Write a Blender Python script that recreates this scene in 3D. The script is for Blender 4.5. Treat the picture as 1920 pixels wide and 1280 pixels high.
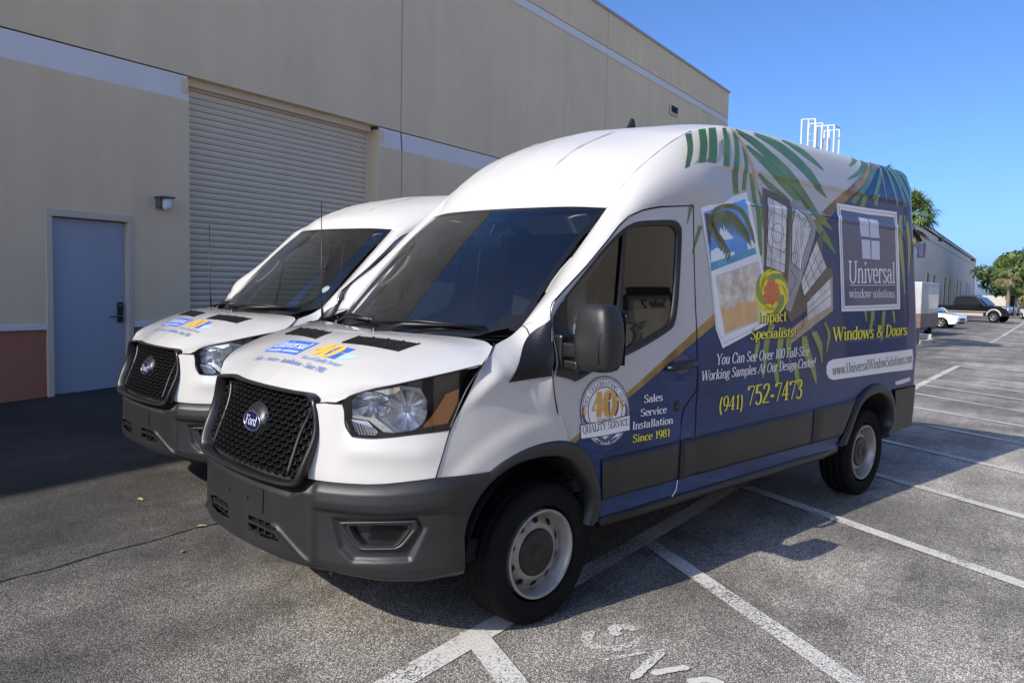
import bpy, bmesh, math, random
from mathutils import Vector, Matrix, noise
from mathutils.geometry import tessellate_polygon
from mathutils.bvhtree import BVHTree
for _o in list(bpy.data.objects): bpy.data.objects.remove(_o)
SC = bpy.context.scene; COL = SC.collection
random.seed(7)
# ---------------------------------------------------------------- camera
cam_d = bpy.data.cameras.new('camera'); cam_o = bpy.data.objects.new('camera', cam_d); COL.objects.link(cam_o)
yaw, pitch, roll = math.radians(32.838), math.radians(3.736), math.radians(1.181)
_f = Vector((-math.sin(yaw) * math.cos(pitch), math.cos(yaw) * math.cos(pitch), -math.sin(pitch)))
_r = Vector((math.cos(yaw), math.sin(yaw), 0)); _u = _r.cross(_f)
_r2 = _r * math.cos(roll) + _u * math.sin(roll); _u2 = _u * math.cos(roll) - _r * math.sin(roll)
cam_o.matrix_world = Matrix(((_r2.x, _u2.x, -_f.x, 2.920), (_r2.y, _u2.y, -_f.y, -3.593), (_r2.z, _u2.z, -_f.z, 1.628), (0, 0, 0, 1)))
cam_d.sensor_width = 36; cam_d.lens = 28.318; cam_d.clip_start = .05; cam_d.clip_end = 4000
SC.camera = cam_o
# ---------------------------------------------------------------- sky and sun
LIGHT = Vector((.402, 1.353, -.99)).normalized()          # way the sunlight travels
SUN_EL = math.asin(-LIGHT.z); SUN_ROT = math.atan2(-LIGHT.x, -LIGHT.y)
W = bpy.data.worlds.new('World'); SC.world = W; W.use_nodes = True
nt = W.node_tree; nt.nodes.clear()
sky = nt.nodes.new('ShaderNodeTexSky'); sky.sky_type = 'NISHITA'; sky.sun_disc = False
sky.sun_elevation = SUN_EL; sky.sun_rotation = SUN_ROT; sky.altitude = 1200; sky.air_density = .75; sky.dust_density = 5.0; sky.ozone_density = 10.0
bg = nt.nodes.new('ShaderNodeBackground'); bg.inputs['Strength'].default_value = .088
out = nt.nodes.new('ShaderNodeOutputWorld')
nt.links.new(sky.outputs[0], bg.inputs[0]); nt.links.new(bg.outputs[0], out.inputs[0])
sun_d = bpy.data.lights.new('sun', 'SUN'); sun_d.energy = 2.05; sun_d.angle = math.radians(.53); sun_d.color = (1, .92, .79)
sun_o = bpy.data.objects.new('sun', sun_d); COL.objects.link(sun_o)
sun_o.rotation_euler = LIGHT.to_track_quat('-Z', 'Y').to_euler(); sun_o.location = (-10, -30, 25)
SC.view_settings.view_transform = 'Standard'; SC.view_settings.look = 'None'; SC.view_settings.gamma = 1; SC.view_settings.use_curve_mapping = False
SC.view_settings.exposure = 1.45
# ---------------------------------------------------------------- helpers
def add(name, me, mat=None, parent=None, loc=None):
    o = bpy.data.objects.new(name, me); COL.objects.link(o)
    if mat is not None and me is not None and not me.materials:
        for m in (mat if isinstance(mat, (list, tuple)) else [mat]): me.materials.append(m)
    if parent: o.parent = parent
    if loc: o.location = loc
    return o
def tag(o, label=None, cat=None, group=None, kind=None):
    for k, v in (('label', label), ('category', cat), ('group', group), ('kind', kind)):
        if v: o[k] = v
    return o
def empty(name, loc=(0, 0, 0), rz=0, label=None, cat=None, group=None):
    o = bpy.data.objects.new(name, None); COL.objects.link(o); o.location = loc; o.rotation_euler.z = rz
    o.empty_display_size = .2
    return tag(o, label, cat, group)
def copy_tree(o, parent=None, skip=()):
    c = o.copy(); COL.objects.link(c); c.parent = parent
    for ch in o.children:
        if not ch.name.startswith(tuple(skip)) if skip else True: copy_tree(ch, c, skip)
    return c
def mesh(name, V_, F_, mat=None, parent=None, smooth=False, mi=None, loc=None):
    me = bpy.data.meshes.new(name); me.from_pydata([tuple(v) for v in V_], [], F_)
    if smooth: me.polygons.foreach_set('use_smooth', [True] * len(me.polygons))
    if mat is not None:
        for m in (mat if isinstance(mat, (list, tuple)) else [mat]): me.materials.append(m)
    if mi: me.polygons.foreach_set('material_index', mi)
    me.update(); return add(name, me, None, parent, loc)
class MB:
    """collects simple shapes into one mesh"""
    def __init__(s): s.v = []; s.f = []; s.m = []
    def raw(s, V_, F_, m=0):
        b = len(s.v); s.v += [tuple(x) for x in V_]; s.f += [[i + b for i in f] for f in F_]; s.m += [m] * len(F_); return s
    def box(s, c, d, rz=0, m=0, rx=0, ry=0):
        R_ = Matrix.Rotation(rz, 3, 'Z') @ Matrix.Rotation(ry, 3, 'Y') @ Matrix.Rotation(rx, 3, 'X')
        P = [Vector(c) + R_ @ Vector((x * d[0] / 2, y * d[1] / 2, z * d[2] / 2)) for x in (-1, 1) for y in (-1, 1) for z in (-1, 1)]
        return s.raw(P, [(0, 1, 3, 2), (4, 6, 7, 5), (0, 4, 5, 1), (2, 3, 7, 6), (0, 2, 6, 4), (1, 5, 7, 3)], m)
    def bar(s, a, b, w, d=None, m=0):
        a, b = Vector(a), Vector(b); t = (b - a).normalized(); d = d or w
        n = t.cross(Vector((0, 0, 1)) if abs(t.z) < .95 else Vector((0, 1, 0))).normalized(); q = n.cross(t)
        P = [p + n * (i * w / 2) + q * (j * d / 2) for p in (a, b) for i, j in ((-1, -1), (1, -1), (1, 1), (-1, 1))]
        return s.raw(P, [(3, 2, 1, 0), (4, 5, 6, 7), (0, 1, 5, 4), (1, 2, 6, 5), (2, 3, 7, 6), (3, 0, 4, 7)], m)
    def tube(s, P, r, n=8, m=0, cap=True):
        P = [Vector(p) for p in P]; rs = r if isinstance(r, (list, tuple)) else [r] * len(P); b = len(s.v); fr = None
        for i, p in enumerate(P):
            t = (P[min(i + 1, len(P) - 1)] - P[max(i - 1, 0)]).normalized()
            if fr is None: fr = t.cross(Vector((0, 0, 1)) if abs(t.z) < .9 else Vector((1, 0, 0))).normalized()
            fr = (fr - t * fr.dot(t)).normalized(); q = t.cross(fr)
            for k in range(n):
                a = 2 * math.pi * k / n; s.v.append(tuple(p + (fr * math.cos(a) + q * math.sin(a)) * rs[i]))
        for i in range(len(P) - 1):
            for k in range(n):
                s.f.append([b + i * n + k, b + i * n + (k + 1) % n, b + (i + 1) * n + (k + 1) % n, b + (i + 1) * n + k]); s.m.append(m)
        if cap:
            s.f.append([b + k for k in range(n)][::-1]); s.m.append(m); e = b + (len(P) - 1) * n
            s.f.append([e + k for k in range(n)]); s.m.append(m)
        return s
    def lathe(s, prof, n=32, axis='x', c=(0, 0, 0), m=0, close=False):
        """prof: (radius, height along axis)"""
        b = len(s.v); N = len(prof)
        for r, h in prof:
            for k in range(n):
                a = 2 * math.pi * k / n; u, w = r * math.cos(a), r * math.sin(a)
                p = {'x': (h, u, w), 'y': (u, h, w), 'z': (u, w, h)}[axis]; s.v.append((c[0] + p[0], c[1] + p[1], c[2] + p[2]))
        mm = m if isinstance(m, (list, tuple)) else [m] * N
        for i in range(N - 1):
            for k in range(n):
                s.f.append([b + i * n + k, b + i * n + (k + 1) % n, b + (i + 1) * n + (k + 1) % n, b + (i + 1) * n + k]); s.m.append(mm[i])
        return s
    def build(s, name, mat, parent=None, smooth=False, loc=None, bevel=0):
        o = mesh(name, s.v, s.f, mat, parent, smooth, s.m, loc)
        if bevel:
            b = o.modifiers.new('bevel', 'BEVEL'); b.width = bevel; b.segments = 2; b.limit_method = 'ANGLE'
        return o
def catmull(P, n):
    """resample a polyline through its points, evenly by length"""
    P = [Vector(p) for p in P]; m = len(P)
    if m == 2: return [P[0].lerp(P[1], i / (n - 1)) for i in range(n)]
    D = []
    for i in range(m - 1):
        a = P[i - 1] if i else P[0] * 2 - P[1]; b, c = P[i], P[i + 1]; d = P[i + 2] if i + 2 < m else P[-1] * 2 - P[-2]
        for k in range(12):
            f = k / 12
            D.append(.5 * ((2 * b) + (c - a) * f + (2 * a - 5 * b + 4 * c - d) * f * f + (3 * b - a - 3 * c + d) * f ** 3))
    D.append(P[-1]); L = [0.0]
    for a, b in zip(D, D[1:]): L.append(L[-1] + (b - a).length)
    R_ = []; j = 0
    for i in range(n):
        t = L[-1] * i / (n - 1)
        while j < len(L) - 2 and L[j + 1] < t: j += 1
        h = L[j + 1] - L[j]; R_.append(D[j].lerp(D[j + 1], (t - L[j]) / h if h > 1e-9 else 0))
    return R_
def spline_rows(rows, nu):
    n = len(rows[0]); cols = []
    for j in range(n):
        P = [r[j] for r in rows]; m = len(P); c = []
        for i in range(nu):
            t = i / (nu - 1) * (m - 1); k = min(int(t), m - 2); f = t - k
            a = P[k - 1] if k else P[0] * 2 - P[1]; b, d = P[k], P[k + 1]; e = P[k + 2] if k + 2 < m else P[-1] * 2 - P[-2]
            c.append(.5 * ((2 * b) + (d - a) * f + (2 * a - 5 * b + 4 * d - e) * f * f + (3 * b - a - 3 * d + e) * f ** 3))
        cols.append(c)
    return [[cols[j][i] for j in range(n)] for i in range(nu)]
def patch(rows, nu, nv):
    return spline_rows([catmull(r, nv) for r in rows], nu)
def mirror(g): return [[Vector((-p.x, p.y, p.z)) for p in r][::-1] for r in g]
def grid(g, keep=None, flip=False):
    n = len(g[0]); V_ = [p for r in g for p in r]; F_ = []
    for i in range(len(g) - 1):
        for j in range(n - 1):
            if keep and not keep(i, j): continue
            q = [i * n + j, i * n + j + 1, (i + 1) * n + j + 1, (i + 1) * n + j]; F_.append(q[::-1] if flip else q)
    return V_, F_
def gobj(name, g, mat, parent, keep=None, flip=False, mi=None):
    V_, F_ = grid(g, keep, flip); return mesh(name, V_, F_, mat, parent, True, mi)
def inside(p, poly):
    c = False; n = len(poly)
    for i in range(n):
        (x0, y0), (x1, y1) = poly[i], poly[i - 1]
        if (y0 > p[1]) != (y1 > p[1]) and p[0] < (x1 - x0) * (p[1] - y0) / (y1 - y0) + x0: c = not c
    return c
# ---------------------------------------------------------------- materials
MATS = {}
def mat(name, col=(.5, .5, .5), rough=.5, metal=0, coat=0, spec=.5, **kw):
    if name in MATS: return MATS[name]
    m = bpy.data.materials.new(name); m.use_nodes = True; b = m.node_tree.nodes['Principled BSDF']
    b.inputs['Base Color'].default_value = (*col, 1); b.inputs['Roughness'].default_value = rough; b.inputs['Metallic'].default_value = metal
    b.inputs['Coat Weight'].default_value = coat; b.inputs['Coat Roughness'].default_value = .02; b.inputs['Specular IOR Level'].default_value = spec
    for k, v in kw.items(): b.inputs[k.replace('_', ' ')].default_value = v
    MATS[name] = m; return m
def nodes(m): return m.node_tree, m.node_tree.nodes['Principled BSDF']
def N(t, typ, **kw):
    n = t.nodes.new(typ)
    for k, v in kw.items():
        if hasattr(n, k) and k not in n.inputs: setattr(n, k, v)
        else: n.inputs[k].default_value = v
    return n
def noisy(name, c1, c2, scale, rough=.6, bump=0, bscale=None, detail=6, r2=None, metal=0, coat=0, coords='Object'):
    """two colours mixed by noise, with fine relief"""
    if name in MATS: return MATS[name]
    m = mat(name, c1, rough, metal, coat); t, b = nodes(m)
    tc = N(t, 'ShaderNodeTexCoord'); no = N(t, 'ShaderNodeTexNoise', Scale=scale, Detail=detail, Roughness=.6)
    cr = N(t, 'ShaderNodeValToRGB'); cr.color_ramp.elements[0].position = .32; cr.color_ramp.elements[1].position = .68
    cr.color_ramp.elements[0].color = (*c1, 1); cr.color_ramp.elements[1].color = (*c2, 1)
    t.links.new(tc.outputs[coords], no.inputs['Vector']); t.links.new(no.outputs['Fac'], cr.inputs[0]); t.links.new(cr.outputs[0], b.inputs['Base Color'])
    if bump:
        n2 = N(t, 'ShaderNodeTexNoise', Scale=bscale or scale * 8, Detail=4); bp = N(t, 'ShaderNodeBump', Strength=bump, Distance=.01)
        t.links.new(tc.outputs[coords], n2.inputs['Vector']); t.links.new(n2.outputs['Fac'], bp.inputs['Height']); t.links.new(bp.outputs[0], b.inputs['Normal'])
    return m
def math_node(t, op, a, b=None):
    n = N(t, 'ShaderNodeMath', operation=op)
    for i, v in enumerate((a, b)):
        if v is None: continue
        if isinstance(v, (int, float)): n.inputs[i].default_value = v
        else: t.links.new(v, n.inputs[i])
    return n.outputs[0]
def glass(name, tint=(.5, .52, .5), dark=.5, rough=0.0, fac=1.0):
    """pane: clear film that lets tinted light through and mirrors by angle"""
    if name in MATS: return MATS[name]
    m = bpy.data.materials.new(name); m.use_nodes = True; t = m.node_tree; t.nodes.clear()
    tr = N(t, 'ShaderNodeBsdfTransparent'); tr.inputs[0].default_value = (*[c * dark for c in tint], 1)
    gl = N(t, 'ShaderNodeBsdfGlossy'); gl.inputs['Roughness'].default_value = rough
    lw = N(t, 'ShaderNodeFresnel', IOR=1.55); mx = N(t, 'ShaderNodeMixShader'); o = N(t, 'ShaderNodeOutputMaterial')
    f = math_node(t, 'MINIMUM', math_node(t, 'MULTIPLY', lw.outputs[0], 1.7 * fac), 1.0)
    t.links.new(f, mx.inputs[0]); t.links.new(tr.outputs[0], mx.inputs[1]); t.links.new(gl.outputs[0], mx.inputs[2]); t.links.new(mx.outputs[0], o.inputs[0])
    MATS[name] = m; return m
# ---------------------------------------------------------------- body surface of the van (van frame: -y forward, +x left side)
def lerp_tab(t, x):
    if x <= t[0][0]: return t[0][1]
    for (a, va), (b, vb) in zip(t, t[1:]):
        if x <= b: return va + (vb - va) * (x - a) / (b - a)
    return t[-1][1]
def sstep(a, b, x):
    t = min(1.0, max(0.0, (x - a) / (b - a))); return t * t * (3 - 2 * t)
WZ = [(.30, .985), (.5, 1.003), (.6, 1.009), (.8, 1.012), (.86, 1.017), (.93, 1.014), (1.0, 1.015), (1.08, 1.021), (1.15, 1.018), (1.22, 1.012),
      (1.3, 1.006), (1.45, .994), (1.6, .979), (1.8, .958), (2.0, .937), (2.15, .921), (2.3, .905), (2.42, .893), (2.55, .870), (2.6, .857), (2.65, .84), (2.68, .818), (2.7, .79)]
def rrect(y, z, y0, y1, z0, z1, r):          # signed distance to a rounded rectangle, negative inside
    dy = abs(y - (y0 + y1) / 2) - (y1 - y0) / 2 + r; dz = abs(z - (z0 + z1) / 2) - (z1 - z0) / 2 + r
    return math.hypot(max(dy, 0), max(dz, 0)) + min(max(dy, dz), 0) - r
PANELS = [(1.52, 2.52, 1.36, 2.175, .10, .002), (2.64, 4.42, 1.27, 2.175, .16, .0045), (1.34, 4.5, 2.205, 2.405, .07, .009)]
def S(y, z):
    x = lerp_tab(WZ, z)
    if y < 0: x -= .20 * y * y
    if y < 1.0 and z > 1.28: x -= .045 * sstep(1.0, 0.0, y) * sstep(1.28, 1.5, z)
    for p in PANELS:
        d = rrect(y, z, *p[:5]); x -= p[5] * (1 - sstep(-.018, .006, d))
    if y > 3.9: x -= .012 * ((y - 3.9) / .8) ** 2
    if y > 4.58:
        r = .18; t = min(y - 4.58, .175); x -= r - math.sqrt(r * r - t * t)
    return x

# plan of the nose: arc length s from the centreline -> x, y, outward normal
NOSE = [(0, -1.075), (.1, -1.074), (.2, -1.068), (.3, -1.058), (.4, -1.04), (.5, -1.013), (.58, -.978), (.66, -.93), (.74, -.872), (.81, -.81), (.87, -.742),
        (.92, -.67), (.955, -.60), (.98, -.53), (.998, -.46), (1.01, -.38), (1.018, -.28), (1.024, -.15)]
NS = [0.0]
for _a, _b in zip(NOSE, NOSE[1:]): NS.append(NS[-1] + math.hypot(_b[0] - _a[0], _b[1] - _a[1]))
def nose(s):
    sg = -1 if s < 0 else 1; s = min(abs(s), NS[-1] - 1e-6)
    i = max(k for k in range(len(NS) - 1) if NS[k] <= s); n = len(NOSE)
    def tan(k):
        a, b = NOSE[max(k - 1, 0)], NOSE[min(k + 1, n - 1)]; d = NS[min(k + 1, n - 1)] - NS[max(k - 1, 0)]
        return ((b[0] - a[0]) / d, (b[1] - a[1]) / d) if k else (1.0, 0.0)
    h = NS[i + 1] - NS[i]; t = (s - NS[i]) / h; (x0, y0), (x1, y1) = NOSE[i], NOSE[i + 1]; m0, m1 = tan(i), tan(i + 1)
    c = (2*t**3 - 3*t*t + 1, t**3 - 2*t*t + t, 3*t*t - 2*t**3, t**3 - t*t)
    x = c[0]*x0 + c[1]*h*m0[0] + c[2]*x1 + c[3]*h*m1[0]; y = c[0]*y0 + c[1]*h*m0[1] + c[2]*y1 + c[3]*h*m1[1]
    tx = m0[0] + (m1[0] - m0[0]) * t; ty = m0[1] + (m1[1] - m0[1]) * t; l = math.hypot(tx, ty)
    return sg * x, y, sg * ty / l, -tx / l
def lean(s, z):                                # the nose leans back as it rises
    return .11 * max(0, z - .8) * (1 - .35 * sstep(.45, .8, abs(s))) + .0
def front(s, z, o=0.0):
    x, y, nx, ny = nose(s); l = lean(s, z); return (x + nx * (o - l), y + ny * (o - l), z)
# ---------------------------------------------------------------- measured outlines of the van, metres (y, z)
ARCH_F_OUT = [(-0.591, 0.575), (-0.496, 0.736), (-0.372, 0.837), (-0.208, 0.907), (-0.03, 0.929), (0.092, 0.913), (0.244, 0.84), (0.333, 0.717), (0.378, 0.584), (0.379, 0.457)]
ARCH_F_IN = [(-0.518, 0.542), (-0.466, 0.67), (-0.386, 0.766), (-0.239, 0.842), (-0.045, 0.853), (0.117, 0.81), (0.252, 0.688), (0.31, 0.568), (0.285, 0.447)]
ARCH_R_OUT = [(3.171, 0.478), (3.327, 0.687), (3.448, 0.831), (3.61, 0.896), (3.786, 0.915), (3.949, 0.881), (4.1, 0.796), (4.175, 0.677), (4.176, 0.541), (4.114, 0.463)]
ARCH_R_IN = [(3.274, 0.486), (3.367, 0.651), (3.47, 0.766), (3.621, 0.824), (3.798, 0.836), (3.935, 0.805), (4.057, 0.722), (4.108, 0.616), (4.103, 0.526), (4.017, 0.463)]
WIN = [(0.151, 1.609), (0.278, 1.716), (0.419, 1.836), (0.542, 1.929), (0.645, 1.987), (0.738, 2.013), (0.884, 2.027), (1.029, 2.036), (1.089, 2.017), (1.104, 1.973), (1.08, 1.803), (1.035, 1.562), (0.994, 1.459), (0.932, 1.421), (0.712, 1.348), (0.503, 1.294)]
PILLAR = [(0.599, 1.962), (0.63, 1.969), (0.519, 1.33), (0.495, 1.324)]
DOORTOP = [(0.044, 1.51), (0.043, 1.548), (0.06, 1.582), (0.154, 1.651), (0.312, 1.767), (0.476, 1.904), (0.567, 1.986), (0.648, 2.04), (0.766, 2.082), (0.915, 2.11), (1.241, 2.14)]
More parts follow.
